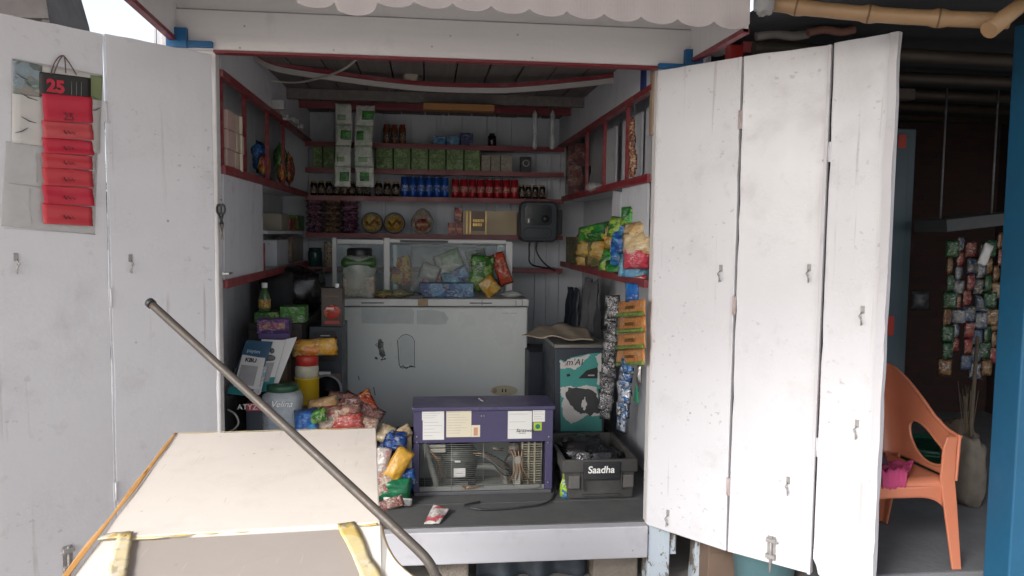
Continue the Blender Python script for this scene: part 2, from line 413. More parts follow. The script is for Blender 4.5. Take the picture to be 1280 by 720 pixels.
# back shelves
BY = 2.47
BZ = [Py(540, y, BY).z for y in (181, 213, 247, 293, 335)]
for i, z in enumerate(BZ):
    x0, x1 = -1.0, 1.0
    MB().box((x0, BY, z-.022), (x1, D, z)).build('shelf', inner, K)
    MB().box((x0, BY-.012, z-.034), (x1, BY-.0005, z+.003)).build('shelf_edge', red, K)
zb = Py(540, 139, 2.2).z
MB().box((-1.0, 2.2, zb), (1.0, 2.235, zb+.05)).build('ceiling_beam', red, K)
zc2 = Py(540, 128, 1.7).z
MB().box((-1.0, 1.7, zc2+.0), (1.0, 1.74, ZC)).build('ceiling_beam', ceilm, K)
for xx in (-.45, .05, .5, .92):                                     # back uprights
    MB().box((xx-.012, D-.03, BZ[4]-.9), (xx+.012, D-.001, BZ[0]+.4)).build('upright', inner, K)
# bowed ceiling batten
pts = [(292, 74, 2.63), (345, 89, 2.615), (420, 101, 2.59), (520, 113, 2.565), (600, 116, 2.56), (650, 115, 2.56), (720, 109, 2.58), (778, 104, 2.60)]
pp = [Pz(x, y, z) for x, y, z in pts]
pp[0].x = -1.0; pp[-1].x = 1.0
def ribbon(pl, h, th, zoff=0):
    m = MB(); vs = []; fs = []
    for q in pl:
        for dy, dz in ((0, 0), (th, 0), (th, h), (0, h)): vs.append(q+V((0, dy, dz+zoff)))
    n = len(pl)
    for i in range(n-1):
        for k in range(4): fs.append((i*4+k, i*4+(k+1) % 4, i*4+4+(k+1) % 4, i*4+4+k))
    fs += [(0, 1, 2, 3), ((n-1)*4+3, (n-1)*4+2, (n-1)*4+1, (n-1)*4)]
    return m._add(vs, fs)
def smoothpl(pl, k=6):
    out = []
    for i in range(len(pl)-1):
        p0, p1, p2, p3 = pl[max(i-1, 0)], pl[i], pl[i+1], pl[min(i+2, len(pl)-1)]
        for j in range(k):
            t = j/k
            out.append(.5*((2*p1)+(p2-p0)*t+(2*p0-5*p1+4*p2-p3)*t*t+(3*p1-p0-3*p2+p3)*t**3))
    return out+[pl[-1]]
pp = smoothpl(pp)
ribbon(pp, .030, .02).build('bowed_batten', paintwood('grimy_white_paint', (.42, .40, .39), grain='x', dirt=.5), K)
ribbon([q+V((0, -.004, 0)) for q in pp], .022, .03, .0325).build('batten_edge', red, K)
# cheeks under the roof overhang and the scalloped tin edge
for sx, c0, c1 in ((-1, (222, 52), (165, 0)), (1, (862, 78), (925, 42))):
    p0 = Py(c0[0], c0[1], -.03); X = p0.x
    p1 = Px(c1[0], c1[1], X)
    k = (p1-p0)
    t = -.62/(k.y) if abs(k.y) > 1e-4 else 1
    p1 = p0+k*t
    top = 3.0
    MB().prism([p0, p1, V((X, p1.y, top)), V((X, p0.y, top))], (sx*.02, 0, 0)).build('overhang_cheek', white, K)
    dirv = (p1-p0)
    MB().prism([p0+V((-sx*.004, 0, -.006)), p1+V((-sx*.004, 0, -.006)), p1+V((-sx*.004, 0, .012)), p0+V((-sx*.004, 0, .012))], (sx*.028, 0, 0)).build('cheek_edge', red, K)
    MB().box((X-.035, -.075, p0.z-.03), (X+.05, -.046, p0.z+.05)).build('corner_block', bluep, K)
    if sx < 0: MB().box((X+.03, -.07, ZT+.005), (-1.0, -.047, ZT+.03)).build('blue_strip', bluep, K)
    else: MB().box((.99, -.07, ZT-.015), (X, -.047, ZT+.008)).build('blue_strip', bluep, K)
ya = -.66
a0 = Py(937, 30, ya); a1 = Py(566, 4, ya)
U = (a1-a0); U.y = 0; seg = U.length/8; U.normalize(); Wv = V((0, 0, 1))
tin = MB()
nsc = 18
top = []; bot = []
for i in range(nsc):
    droop = .05*math.exp(-((i-10.3)/.9)**2)
    for j in range(12):
        t = j/12; s = (i+t)*seg
        bow = .024*(1-(2*t-1)**2)**.7
        q = a0+U*s+V((0, .0025*math.sin(t*2*math.pi)-.02*droop, -bow-droop))
        bot.append(q); top.append(V((q.x, ya+.0, a0.z+U.z*s+.17)))
vs = bot+top+[q+V((0, .0025, 0)) for q in bot]+[q+V((0, .0025, 0)) for q in top]
n = len(bot)
fs = [(i, i+1, n+i+1, n+i) for i in range(n-1)]+[(2*n+i+1, 2*n+i, 3*n+i, 3*n+i+1) for i in range(n-1)]+[(i+1, i, 2*n+i, 2*n+i+1) for i in range(n-1)]
tin._add(vs, fs, False)
tin.build('scalloped_edge', paintwood('tin_paint', (.47, .43, .43), grain='x', rough=.45, dirt=.5), K)
rf = MB(); l0 = a0+V((0.02, 0.002, .165)); l1 = a0+U*(nsc*seg)+V((0, .002, .165))
rf.prism([l0, l1, V((l1.x, .12, l1.z+.12)), V((l0.x, .12, l0.z+.12))], (0, 0, .006)); rf.build('overhang_sheet', MATS['roof_tin'], K)
# wooden soffit hidden under the tin
# ------------------------------------------------------------------ folding doors (parts of the kiosk)
ZD0, ZD1 = ZF-.0, ZT-.02
def leafframe(p, q):
    U = (q-p); U.z = 0; L = U.length; U.normalize(); N = V((0, 0, 1)).cross(U); 
    if N.dot(CAM-p) < 0: N = -N
    return (V((p.x, p.y, 0)), U, V((0, 0, 1)), N), L
def hasp(fr, u, z, leaf, ln=.048):
    m = MB(); o, U, W, N = fr
    c = o+U*u+W*z+N*.016
    m.tube([c+W*ln*.5, c+W*ln*.2+N*.016-U*.006, c-W*ln*.2+N*.016+U*.006, c-W*ln*.5], .0026, 6)
    m.tube([c+W*ln*.2+N*.012, c-W*ln*.55+N*.022+U*.006], .0022, 6)
    m.fbox(fr, u-.007, u+.007, z+ln*.4, z+ln*.4+.03, .0125, .017)
    m.build('latch', hspm, leaf)
def hingeb(fr, u, z, leaf, mat):
    MB().fbox(fr, u-.009, u+.009, z-.04, z+.04, .0122, .0145).tube([fr[0]+fr[1]*u+V((0, 0, z-.04))+fr[3]*.0145, fr[0]+fr[1]*u+V((0, 0, z+.04))+fr[3]*.0145], .004, 8).build('hinge', mat, leaf)
LEAF = {}
hspm = plain('painted_over_steel', (.42, .40, .39), .5, .4, 60, .4, metal=.2, dirt=.6, dirtc=(.16, .12, .11))
def leaf(key, p, q, z0, z1, name='door_leaf', bites=()):
    fr, L = leafframe(p, q); m = MB(); o, U, W, N = fr
    nj = 26; jit = lambda: rnd.uniform(-.0016, .0016) if rnd.random() > .12 else .004
    poly = [*(bites or [(.003, z0)]), (L-.003, z0)]+[(L-.004-abs(jit()), z0+(z1-z0)*i/nj) for i in range(1, nj)]+[(L-.003, z1)]
    poly += [(L*(1-i/8), z1+jit()*.6) for i in range(1, 8)]+[(.003, z1)]+[(.004+abs(jit()), z1-(z1-z0-.15)*i/nj) for i in range(1, nj)]
    m.prism([o+U*u+W*z-N*.012 for u, z in poly], N*.024)
    ob = m.build(name, doorw, K, bev=.003); LEAF[key] = (fr, L, ob); return fr, L, ob
hl = V((-1.012, -.03, 0)); hr = V((1.0, -.03, 0))
# left: top corners from the hinge outwards
p1 = Pz(128, 42, ZD1); p2 = Pz(0, 16, ZD1)
d1 = (p1-hl); d1.z = 0; d2 = (p2-p1); d2.z = 0
L1 = d1.length; p1 = V((p1.x, p1.y, 0)); p2 = p1+d2.normalized()*L1*1.0; p3 = p2+d2.normalized()*.2
print('left leaf', hl, p1, p2, L1)
fA = leaf('l1', hl, p1, ZD0, ZD1); fB = leaf('l2', p1, p2, ZD0-.01, ZD1-.004)
# right
q1 = Pz(930, 71, ZD1); q2 = Pz(1043, 56, ZD1); q3 = Pz(1128, 41, ZD1)
q1.z = q2.z = q3.z = 0
print('right leaf', q1, q2, q3, (q1-hr).length, (q2-q1).length, (q3-q2).length)
rA = leaf('r1', hr, q1, ZD0-.0, ZD1); rB = leaf('r2', q1, q2, ZD0+.0, ZD1, bites=()); 
rC = leaf('r3', q2, q3, ZD0-.06, ZD1+.005, bites=((.003, ZD0+.07), (.018, ZD0+.045), (.028, ZD0+.01), (.06, ZD0-.01), (.066, ZD0-.035), (.085, ZD0-.045), (.09, ZD0-.06)))
edgem = paintwood('greyed_edge_paint', (.60, .585, .61), grain='z', dirt=.5)
for key, w_, o0, o1 in (('r3', .032, .0121, .034), ('r2', .016, .0121, .03)):
    fr, L, ob = LEAF[key]; m = MB(); o_, U_, W_, N_ = fr; n_ = 40; pl_ = []
    zz0, zz1 = (ZD0-.055, ZD1+.0) if key == 'r3' else (ZD0+.004, ZD1-.004)
    for i in range(n_+1): pl_.append((L-w_+rnd.uniform(-.0015, .0015), zz0+(zz1-zz0)*i/n_))
    for i in range(n_, -1, -1): pl_.append((L+(rnd.uniform(-.003, .002) if key == 'r3' else -.003), zz0+(zz1-zz0)*i/n_))
    m.prism([o_+U_*u+W_*z+N_*o0 for u, z in pl_], N_*(o1-o0)); m.build('edge_batten', edgem, ob)
def on(key, x, y, out=.0): 
    fr, L, ob = LEAF[key]; p = Ppl(x, y, fr[0]+fr[3]*(.012+out), fr[3]); d = p-fr[0]; return d.dot(fr[1]), p.z
for key, x, y in (('l1', 163, 333), ('l2', 20, 333), ('r1', 901, 345), ('r2', 1011, 345), ('r3', 1078, 398), ('r3', 1071, 540), ('r1', 985, 610), ('r1', 835, 650)):
    if (key, x) == ('r1', 985): key = 'r2'
    u, z = on(key, x, y); hasp(LEAF[key][0], u, z, LEAF[key][2])
redhinge = plain('worn_red_hinge', (.60, .50, .49), .6, .4, 40, .3, dirt=.6)
for key, x, y in (('r1', 922, 150), ('r1', 920, 382), ('r1', 917, 610), ('l1', 137, 372), ('l1', 142, 615), ('l1', 133, 140), ('r2', 1036, 190), ('r2', 1028, 560)):
    fr, L, ob = LEAF[key]; u, z = on(key, x, y); hingeb(fr, (L-.002), z, ob, redhinge if y < 612 and key == 'r1' else doorw)
def bolt(key, x, y0, y1):
    fr, L, ob = LEAF[key]; u, z0 = on(key, x, y0); _, z1 = on(key, x, y1); z0, z1 = max(z0, z1), min(z0, z1)
    z1 = max(z1, ZD0+.01)
    m = MB().fbox(fr, u-.018, u+.018, z1, z0, .0122, .015); c = fr[0]+fr[1]*u+fr[3]*.024
    m.tube([c+V((0, 0, z1-.05)), c+V((0, 0, z0))], .006, 8)
    m.tube([c+V((0, 0, z0-.02)), c+V((0, 0, z0-.02))+fr[1]*.03], .005, 6)
    for zz in (z1+.02, z0-.015): m.fbox(fr, u-.02, u+.02, zz-.008, zz+.008, .015, .033)
    m.build('bolt', hspm, ob)
bolt('r2', 965, 670, 700); bolt('l1', 85+80, 672, 700); bolt('l2', 84, 682, 715)
# ------------------------------------------------------------------ export marker: contents follow
# ================================================================== goods on the back wall
def jar_mesh(name, h, r, mats, parent, z0=0, lidc=None, n=14, neck=.7, lidh=.12):
    """a screw-top jar: body + lid as parts, base at the thing's origin"""
    o = wloc(parent)
    MB().lathe([(r*.9, z0), (r, z0+h*.04), (r, z0+h*.72), (r*.93, z0+h*.82), (r*neck, z0+h*(1-lidh)), (r*neck, z0+h*(1-lidh*.7))], o, n).build('jar_body', mats[0], parent)
    MB().lathe([(r*neck*1.12, z0+h*(1-lidh)), (r*neck*1.14, z0+h*(1-lidh)+.003), (r*neck*1.12, z0+h*.985), (r*neck*1.0, z0+h)], o, n).build('lid', mats[1], parent)
def can_thing(name, label, cat, h, r, mb, ml, mt, loc, group):
    t = thing(name, label, cat, loc, group); o = V(loc)
    MB().lathe([(r*.93, 0), (r, .004), (r, h*.93), (r*.9, h*.965)], o, 16).build('body', mb, t)
    MB().lathe([(r*.92, h*.955), (r*.92, h*.985), (r*.84, h*.99), (r*.84, h*.975)], o, 16).build('rim', mt, t)
    MB().lathe([(r*1.006, h*.30), (r*1.008, h*.31), (r*1.008, h*.58), (r*1.006, h*.59)], o, 16).build('label_band', ml, t)
    return t
canblue = plain('blue_can_paint', (.01, .09, .42), .22, .2, 8, 0, metal=.35, dirt=.1)
canred = plain('red_can_paint', (.42, .012, .025), .22, .25, 8, 0, metal=.35, dirt=.1)
candark = plain('dark_bottle_glass', (.018, .010, .008), .12, .3, 8, 0, dirt=.1)
amber = plain('amber_jar', (.16, .055, .015), .2, .4, 8, 0, dirt=.1)
silver = plain('silver_lid', (.55, .55, .56), .25, .1, 20, 0, metal=.9, dirt=.1)
lidgold = plain('gold_lid', (.50, .33, .12), .3, .2, 20, 0, metal=.8, dirt=.1)
labelbl = printed('blue_label_print', [(.02, .16, .6), (.5, .6, .8), (.01, .05, .3)], 60)
labelrd = printed('red_label_print', [(.5, .02, .03), (.7, .45, .35), (.2, .0, .01)], 60)
labeldk = printed('dark_label_print', [(.05, .02, .02), (.45, .33, .2), (.02, .02, .03)], 60)
# row of cans and bottles on the third shelf (front at pixel columns)
zC = BZ[2]; cy = BY+.07
def xat(px, Y=cy): return Py(px, 240, Y).x
def shelf_row(px0, px1, n, h, mats, name, cat, fmt, group, z=zC, Y=cy, rk=.47):
    x0, x1 = Py(px0, 240, Y).x, Py(px1, 240, Y).x; st = (x1-x0)/n
    proto = None
    for i in range(n):
        loc = V((x0+st*(i+.5), Y+rnd.uniform(-.006, .006), z+.001))
        if proto is None: t = proto = can_thing(name, '', cat, h, st*rk, *mats, loc, group)
        else: t = copy_tree(proto); t.location = loc
        t.rotation_euler.z = rnd.uniform(0, 6)
        t['label'] = fmt.format(ORD[i])
shelf_row(501, 561, 6, .165, (canblue, labelbl, silver), 'drink_can', 'can', '{} blue can from the left in the row of six blue cans', 'blue cans on the third shelf')
shelf_row(564, 648, 8, .155, (canred, labelrd, silver), 'drink_can', 'can', '{} red can from the left in the row of eight red cans', 'red cans on the third shelf')
def dark_row(px0, px1, n, h, fmt, group, z, Y=cy, mats=(candark, lidgold)):
    x0, x1 = Py(px0, 240, Y).x, Py(px1, 240, Y).x; st = (x1-x0)/n; proto = None
    for i in range(n):
        loc = V((x0+st*(i+.5), Y+rnd.uniform(-.01, .01), z+.001))
        if proto is None:
            t = proto = thing('glass_jar', '', 'jar', loc, group); jar_mesh('jar', h, st*.44, mats, t)
            o = V(loc); MB().lathe([(st*.446, h*.2), (st*.448, h*.22), (st*.448, h*.55), (st*.446, h*.57)], o, 14).build('paper_label', labeldk, t)
        else: t = copy_tree(proto); t.location = loc
        t.rotation_euler.z = rnd.uniform(0, 6); t['label'] = fmt.format(ORD[i])
dark_row(387, 464, 8, .115, '{} dark brown jar from the left, under the hanging sachet strips', 'dark jars left of the blue cans', zC)
dark_row(468, 500, 3, .12, '{} dark jar from the left in the three beside the blue cans', 'dark jars beside the blue cans', zC)
dark_row(648, 682, 4, .115, '{} dark jar from the left, right of the red cans', 'dark jars right of the red cans', zC)
dark_row(478, 508, 3, .155, '{} amber jar from the left on the top shelf', 'amber jars on the top shelf', BZ[0], mats=(amber, plain('red_lid', (.25, .02, .02), .4))  )
# boxes
def carton(name, label, cat, x0, y0, x1, y1, Y, dep, mat, group=None, rz=0, bev=.002, zsnap=None, loc=None):
    a = Py(x0, y0, Y); b = Py(x1, y1, Y); z1, z0 = a.z, b.z
    if zsnap is not None: z1 += zsnap-z0; z0 = zsnap
    c = V(((a.x+b.x)/2, Y, z0+.001))
    t = thing(name, label, cat, c, group); t.rotation_euler.z = rz; w = (b.x-a.x)/2
    MB().box((c.x-w, Y, c.z), (c.x+w, Y+dep, c.z+z1-z0)).build('body', mat, t, bev=bev)
    return t, a.x, b.x, c.z, c.z+z1-z0
def face_panel(t, x0, x1, z0, z1, Y, mat, name='printed_panel', out=.0015):
    MB().box((x0, Y-out, z0), (x1, Y-.0002, z1)).build(name, mat, t)
greenp = printed('green_soap_print', [(.10, .20, .045), (.16, .28, .07), (.07, .15, .03), (.24, .33, .14)], 30, rough=.4)
greend = plain('green_wrap', (.09, .19, .04), .4, .3, 20, .2)
xs = [469, 491.5, 513.5, 535.5, 557.5, 580, 601]
for i in range(6):
    t, x0, x1, z0, z1 = carton('soap_pack', '%s green soap pack from the left on the second shelf' % ORD[i], 'soap pack', xs[i]+.7, 181.5+i*.3, xs[i+1]-.7, 212, BY+.01, .16, greend, 'green soap packs on the second shelf', zsnap=BZ[1])
    t.rotation_euler.z = rnd.uniform(-.05, .05); t.location.y += rnd.uniform(-.008, .012); m = (z1-z0)/2; face_panel(t, x0+.008, x1-.008, z0+.01, z0+m-.004, BY+.01, greenp); face_panel(t, x0+.008, x1-.008, z0+m+.004, z1-.012, BY+.01, greenp)
for i, (a, b_) in enumerate(((391, 403), (404, 418))):
    t, x0, x1, z0, z1 = carton('soap_pack', '%s dull green pack from the left, at the left end of the second shelf' % ORD[i], 'soap pack', a, 178+3*i, b_, 208, BY+.01, .16, greend, 'dull green packs at the shelf end', zsnap=BZ[1])
    face_panel(t, x0+.006, x1-.006, z0+.02, z1-.03, BY+.01, greenp)
beige = plain('beige_carton', (.33, .30, .24), .7, .2, 12, .2)
beigepr = printed('beige_carton_print', [(.33, .30, .24), (.45, .42, .36), (.22, .2, .17)], 40, rough=.6)
for i, (a, b_) in enumerate(((602, 613), (614, 625), (626, 640))):
    t, x0, x1, z0, z1 = carton('tissue_pack', '%s beige pack from the left, right of the green soaps' % ORD[i], 'pack', a, 192, b_, 213, BY+.02, .12, beige, 'beige packs on the second shelf', zsnap=BZ[1])
    face_panel(t, x0+.004, x1-.004, z0+.03, z1-.02, BY+.02, beigepr)
t, x0, x1, z0, z1 = carton('small_black_box', 'small black box with a pale ring, right end of second shelf', 'box', 651, 194, 664, 214, BY+.02, .07, blackp, zsnap=BZ[1])
MB().lathe([(.020, 0), (.028, .002), (.028, .005), (.020, .006)], ((x0+x1)/2, BY+.0135, (z0+z1)/2+.01), 20, 'y', cap=False).build('pale_ring', plain('pale_plastic', (.5, .5, .5), .4), t)
# top shelf: blue packets, dark bottle
bluepk = printed('blue_wrap_print', [(.02, .14, .36), (.05, .25, .45), (.01, .06, .22), (.25, .4, .55)], 25, rough=.3)
darkbluepk = printed('dark_blue_wrap_print', [(.01, .02, .13), (.03, .05, .22)], 20, rough=.3)
for i, (a, y, b_, mt) in enumerate(((541, 166, 557, bluepk), (558, 165, 574, bluepk), (576, 161, 591, darkbluepk))):
    carton('detergent_bar', ('pale blue bar pack on top shelf, left of another blue bar', 'pale blue bar pack on top shelf, beside the navy pack', 'navy blue pack on top shelf beside the pale blue bars')[i], 'pack', a, y, b_, 178, BY+.03, .1, mt, 'blue packs on the top shelf', zsnap=BZ[0], bev=.008)
t = thing('dark_bottle', 'small dark squat bottle alone on the top shelf', 'bottle', V((Py(615, 180, BY+.05).x, BY+.05, BZ[0])))
jar_mesh('b', .105, .033, (candark, blackp), t, neck=.62, lidh=.2)
# fourth shelf: purple sachet bundles, round tubs, pear-shaped pack, boxes
purp = printed('purple_sachet_print', [(.075, .012, .05), (.14, .03, .08), (.03, .008, .03), (.22, .14, .16)], 45, rough=.25)
purpy = printed('brown_sachet_print', [(.10, .05, .035), (.2, .12, .04), (.05, .02, .03)], 45, rough=.25)
for ci, (cxp, mt) in enumerate(((394, purp), (416, purpy), (438, purp))):
    for k in range(6):
        y = 287-k*7.3-(ci*.6)
        p = Py(cxp, y, BY+.06)
        m = MB().packet(.138, .12, .062, ci*7+k, (0, 0, 0), Matrix.Rotation(math.pi/2, 3, 'X')@Matrix.Rotation(rnd.uniform(-.08, .08), 3, 'Z'))
        m.v = [q+V((p.x, p.y-.0, BZ[3]+.02+k*.0445+.004)) for q in m.v]
        s_ = solo(m, 'snack_sachet', mt, '%s sachet from the bottom of the %s stack on the fourth shelf' % (ORD[k], ('left purple', 'middle brownish', 'right purple')[ci]), 'sachet', loc=V((p.x, p.y, BZ[3]+.004+k*.0445)), group='stacked sachets on the fourth shelf')
tubside = plain('dark_tub', (.045, .04, .035), .35, .3)
yellowpr = printed('yellow_tub_print', [(.50, .29, .03), (.58, .38, .06), (.35, .16, .02), (.6, .5, .2)], 30, rough=.35)
for i, cxp in enumerate((465, 493)):
    p = Py(cxp, 273, BY+.02)
    r = .083
    t = thing('round_tub', ('round tub with yellow lid, standing on edge beside the purple sachets', 'round tub with yellow lid, standing on edge beside the pear shaped pack')[i], 'tub', V((p.x, BY+.02, BZ[3]+.001)), 'round yellow tubs on the fourth shelf')
    c = V((p.x, BY+.02, BZ[3]+.001+r))
    MB().lathe([(r*.95, 0), (r, .008), (r, .05), (r*.9, .06)], c-V((0, 0, 0))+V((0, 0, 0)), 28, 'y').build('tub', tubside, t)
    MB().lathe([(r*.78, -.004), (r*.78, .001)], c, 28, 'y').build('yellow_label', yellowpr, t)
    MB().lathe([(r*.80, -.003), (r*.97, -.006), (r*.97, .002), (r*.8, .002)], c, 28, 'y', cap=False).build('lid_ring', plain('tub_ring', (.09, .08, .06), .35), t)
    m = MB().tube([c+V((-.045, -.006, .01)), c+V((-.02, -.006, -.02)), c+V((.02, -.006, .02)), c+V((.045, -.006, -.005))], .011, 8); m.build('printed_mark', plain('brown_print', (.16, .07, .01), .5), t)
p = Py(528, 275, BY+.02); r = .088
def pear(k, y0, y1, name, mat, t):
    pts = []
    for a in range(40):
        th = 2*math.pi*a/40; q = V((math.cos(th), 0, math.sin(th)))
        rr = r*k*(1+.32*max(0, math.sin(th))**6)
        pts.append(V((p.x+q.x*rr, BY+.02+y0, BZ[3]+.001+r*.98+q.z*rr)))
    MB().prism(pts, (0, y1-y0, 0)).build(name, mat, t, bev=.003)
t = thing('pear_shaped_pack', 'dark pear shaped pack with red fruit picture on fourth shelf', 'pack', V((p.x, BY+.02, BZ[3])))
pear(1, 0, .05, 'shell', plain('pack_shell', (.06, .055, .04), .4), t)
redfr = printed('red_fruit_print', [(.34, .03, .02), (.45, .10, .03), (.2, .02, .02), (.12, .10, .02)], 22, rough=.35)
pear(.84, -.003, -.0002, 'picture_panel', printed('brown_fruit_print', [(.10, .07, .03), (.16, .10, .04), (.2, .04, .02)], 18), t)
MB().lathe([(.058, -.007), (.06, -.004), (.06, -.0032)], (p.x, BY+.02, BZ[3]+r*.82), 24, 'y', sy=.8).build('fruit_picture', redfr, t)
MB().box((p.x-.045, BY+.0125, BZ[3]+r*.78), (p.x+.045, BY+.0129, BZ[3]+r*.95)).build('pale_band', plain('pale_print', (.45, .3, .15), .5), t)
redbx = printed('red_small_box_print', [(.35, .05, .05), (.5, .22, .15), (.25, .03, .05)], 30)
for i, (a, y0, b_, y1) in enumerate(((560, 273, 569.5, 288), (570.2, 273, 578, 288), (568.5, 256, 577, 272.6))):
    Yb = BY+.02
    t, x0, x1, z0, z1 = carton('small_carton', ('small reddish carton standing left of its twin on fourth shelf', 'small reddish carton standing beside the golden gift box', 'small orange carton balanced on top of two reddish cartons')[i], 'carton', a, y0, b_, y1, Yb, .06, redbx, zsnap=(BZ[3] if i < 2 else BZ[3]+.108))
    face_panel(t, x0+.004, x1-.004, z0+(z1-z0)*.35, z0+(z1-z0)*.55, Yb, plain('orange_print', (.6, .3, .18), .5), 'pale_band')
kraft = plain('gold_card', (.33, .25, .15), .38, .2, 8, .1, metal=.15, dirt=.1)
t, x0, x1, z0, z1 = carton('gift_box', 'large flat golden brown gift box with shiny gold stripes', 'gift box', 578.5, 259, 646, 290, BY+.012, .12, kraft, zsnap=BZ[3])
W_ = x1-x0
for a, b_ in ((.07, .085), (.13, .145), (.42, .432)): face_panel(t, x0+W_*a, x0+W_*b_, z0+.006, z1-.004, BY+.012, gold, 'gold_stripe')
face_panel(t, x0+W_*.16, x0+W_*.41, z0+.03, z1-.004, BY+.012, plain('plum_card', (.17, .10, .08), .4), 'plum_panel')
for k, wd_ in ((0, .19), (1, .16)):
    zz = z0+.10-k*.032
    m = MB()
    xx = x0+W_*.19
    while xx < x0+W_*.19+W_*wd_:
        m.box((xx, BY+.0085, zz), (xx+.007, BY+.0102, zz+.022)); xx += .0125
    m.build('gold_print', gold, t)
# lowest back shelf
t = thing('printed_tin', 'cream tin can with dark lettering pattern on the low back shelf', 'tin', V((Py(411, 330, BY+.05).x, BY+.05, BZ[4]+.0)))
h = Py(411, 303, BY+.05).z-BZ[4]
MB().lathe([(.034, 0), (.036, .004), (.036, h-.006), (.033, h)], wloc(t), 18).build('tin_body', printed('cream_tin_print', [(.6, .5, .35), (.6, .5, .35), (.15, .08, .05), (.4, .25, .12)], 60), t)
MB().lathe([(.034, h-.006), (.037, h-.004), (.037, h+.004), (.033, h+.006)], wloc(t), 18).build('lid', silver, t)
t = thing('teal_jar', 'squat dark teal jar in the left corner of the low back shelf', 'jar', V((Py(394, 330, BY+.06).x, BY+.06, BZ[4])))
jar_mesh('j', .15, .055, (plain('teal_glass', (.02, .07, .07), .2), blackp), t, neck=.8)
# meter-like box on the wall
Yb = 2.30
a = Py(651, 251, Yb); b_ = Py(697, 303, Yb); bx = thing('wall_box', 'dark moulded plastic box with rounded corners hung near the right corner', 'wall box', V(((a.x+b_.x)/2, BY-.02, b_.z)))
def rrect(x0, x1, z0, z1, r, Y, n=6):
    pts = []
    for cx_, cz_, a0_ in ((x1-r, z1-r, 0), (x0+r, z1-r, 90), (x0+r, z0+r, 180), (x1-r, z0+r, 270)):
        for k in range(n+1):
            th = math.radians(a0_+90*k/n); pts.append(V((cx_+r*math.cos(th), Y, cz_+r*math.sin(th))))
    return pts
MB().prism(rrect(a.x, b_.x, b_.z, a.z, .05, Yb), (0, BY-.02-Yb, 0)).build('casing', darkblue, bx, bev=.015)
MB().prism(rrect(a.x+.03, b_.x-.05, b_.z+.13, a.z-.03, .03, Yb-.006), (0, .005, 0)).build('window', plain('smoked_window', (.03, .04, .045), .08), bx, bev=.002)
MB().prism(rrect(a.x+.03, b_.x-.05, b_.z+.03, b_.z+.11, .03, Yb-.01), (0, .009, 0)).build('lower_cover', darkblue, bx, bev=.004)
MB().lathe([(.028, -.012), (.03, -.004), (.03, 0)], (b_.x-.1, Yb-.006, b_.z+.18), 16, 'y').build('dial', blackp, bx)
MB().box((a.x+.055, Yb-.009, b_.z+.15), (a.x+.068, Yb-.0062, b_.z+.18)).build('bright_seal', whiteink, bx)
MB().prism(rrect(b_.x+.001, b_.x+.045, b_.z+.06, a.z-.06, .015, Yb+.06), (0, .06, 0)).build('side_bracket', blackp, bx, bev=.004)
m = MB()
for k, xx in enumerate((.08, .14)): m.tube(smoothpl([V((a.x+xx, Yb+.06, b_.z+.005)), V((a.x+xx, Yb+.07, b_.z-.08)), V((a.x+xx+.03+.05*k, Yb+.1, b_.z-.18)), V((a.x+.35, BY+.03, b_.z-.22-.03*k))]), .007, 6)
m.build('cable', blackp, bx)
# ceiling goods: plank box on a batten, bottle on the bowed batten, bulb holder
a = Py(529, 128, 1.6); b_ = Py(618, 139, 1.6)
solo(MB().box((a.x, 1.6, b_.z), (b_.x, 1.69, a.z)), 'wooden_plank', plain('orange_wood', (.36, .16, .045), .55, .3, 8, .3), 'short orange brown plank fixed under the ceiling, centre', 'plank', bev=.003)
p = Py(513, 105, pp[18].y+.012)
t = thing('hanging_pouch', 'small crumpled beige pouch perched on the bowed ceiling batten', 'pouch', V((p.x, p.y, p.z)))
MB().blob(p+V((0, .03, .045)), .052, .035, .055, 3, .3).build('pouch', plain('beige_film', (.42, .36, .3), .4, .4, 20, .5), t)
# wire sagging under the ceiling
m = MB().tube(smoothpl([Pz(448, 72, 2.56), Pz(430, 86, 2.56), Pz(405, 96, 2.565), Pz(370, 103, 2.575), Pz(335, 100, 2.60), Pz(300, 92, 2.63)]), .006, 6)
solo(m, 'wire', plain('white_cable', (.5, .47, .43), .5), 'thin pale wire drooping under the front of the ceiling', 'wire')
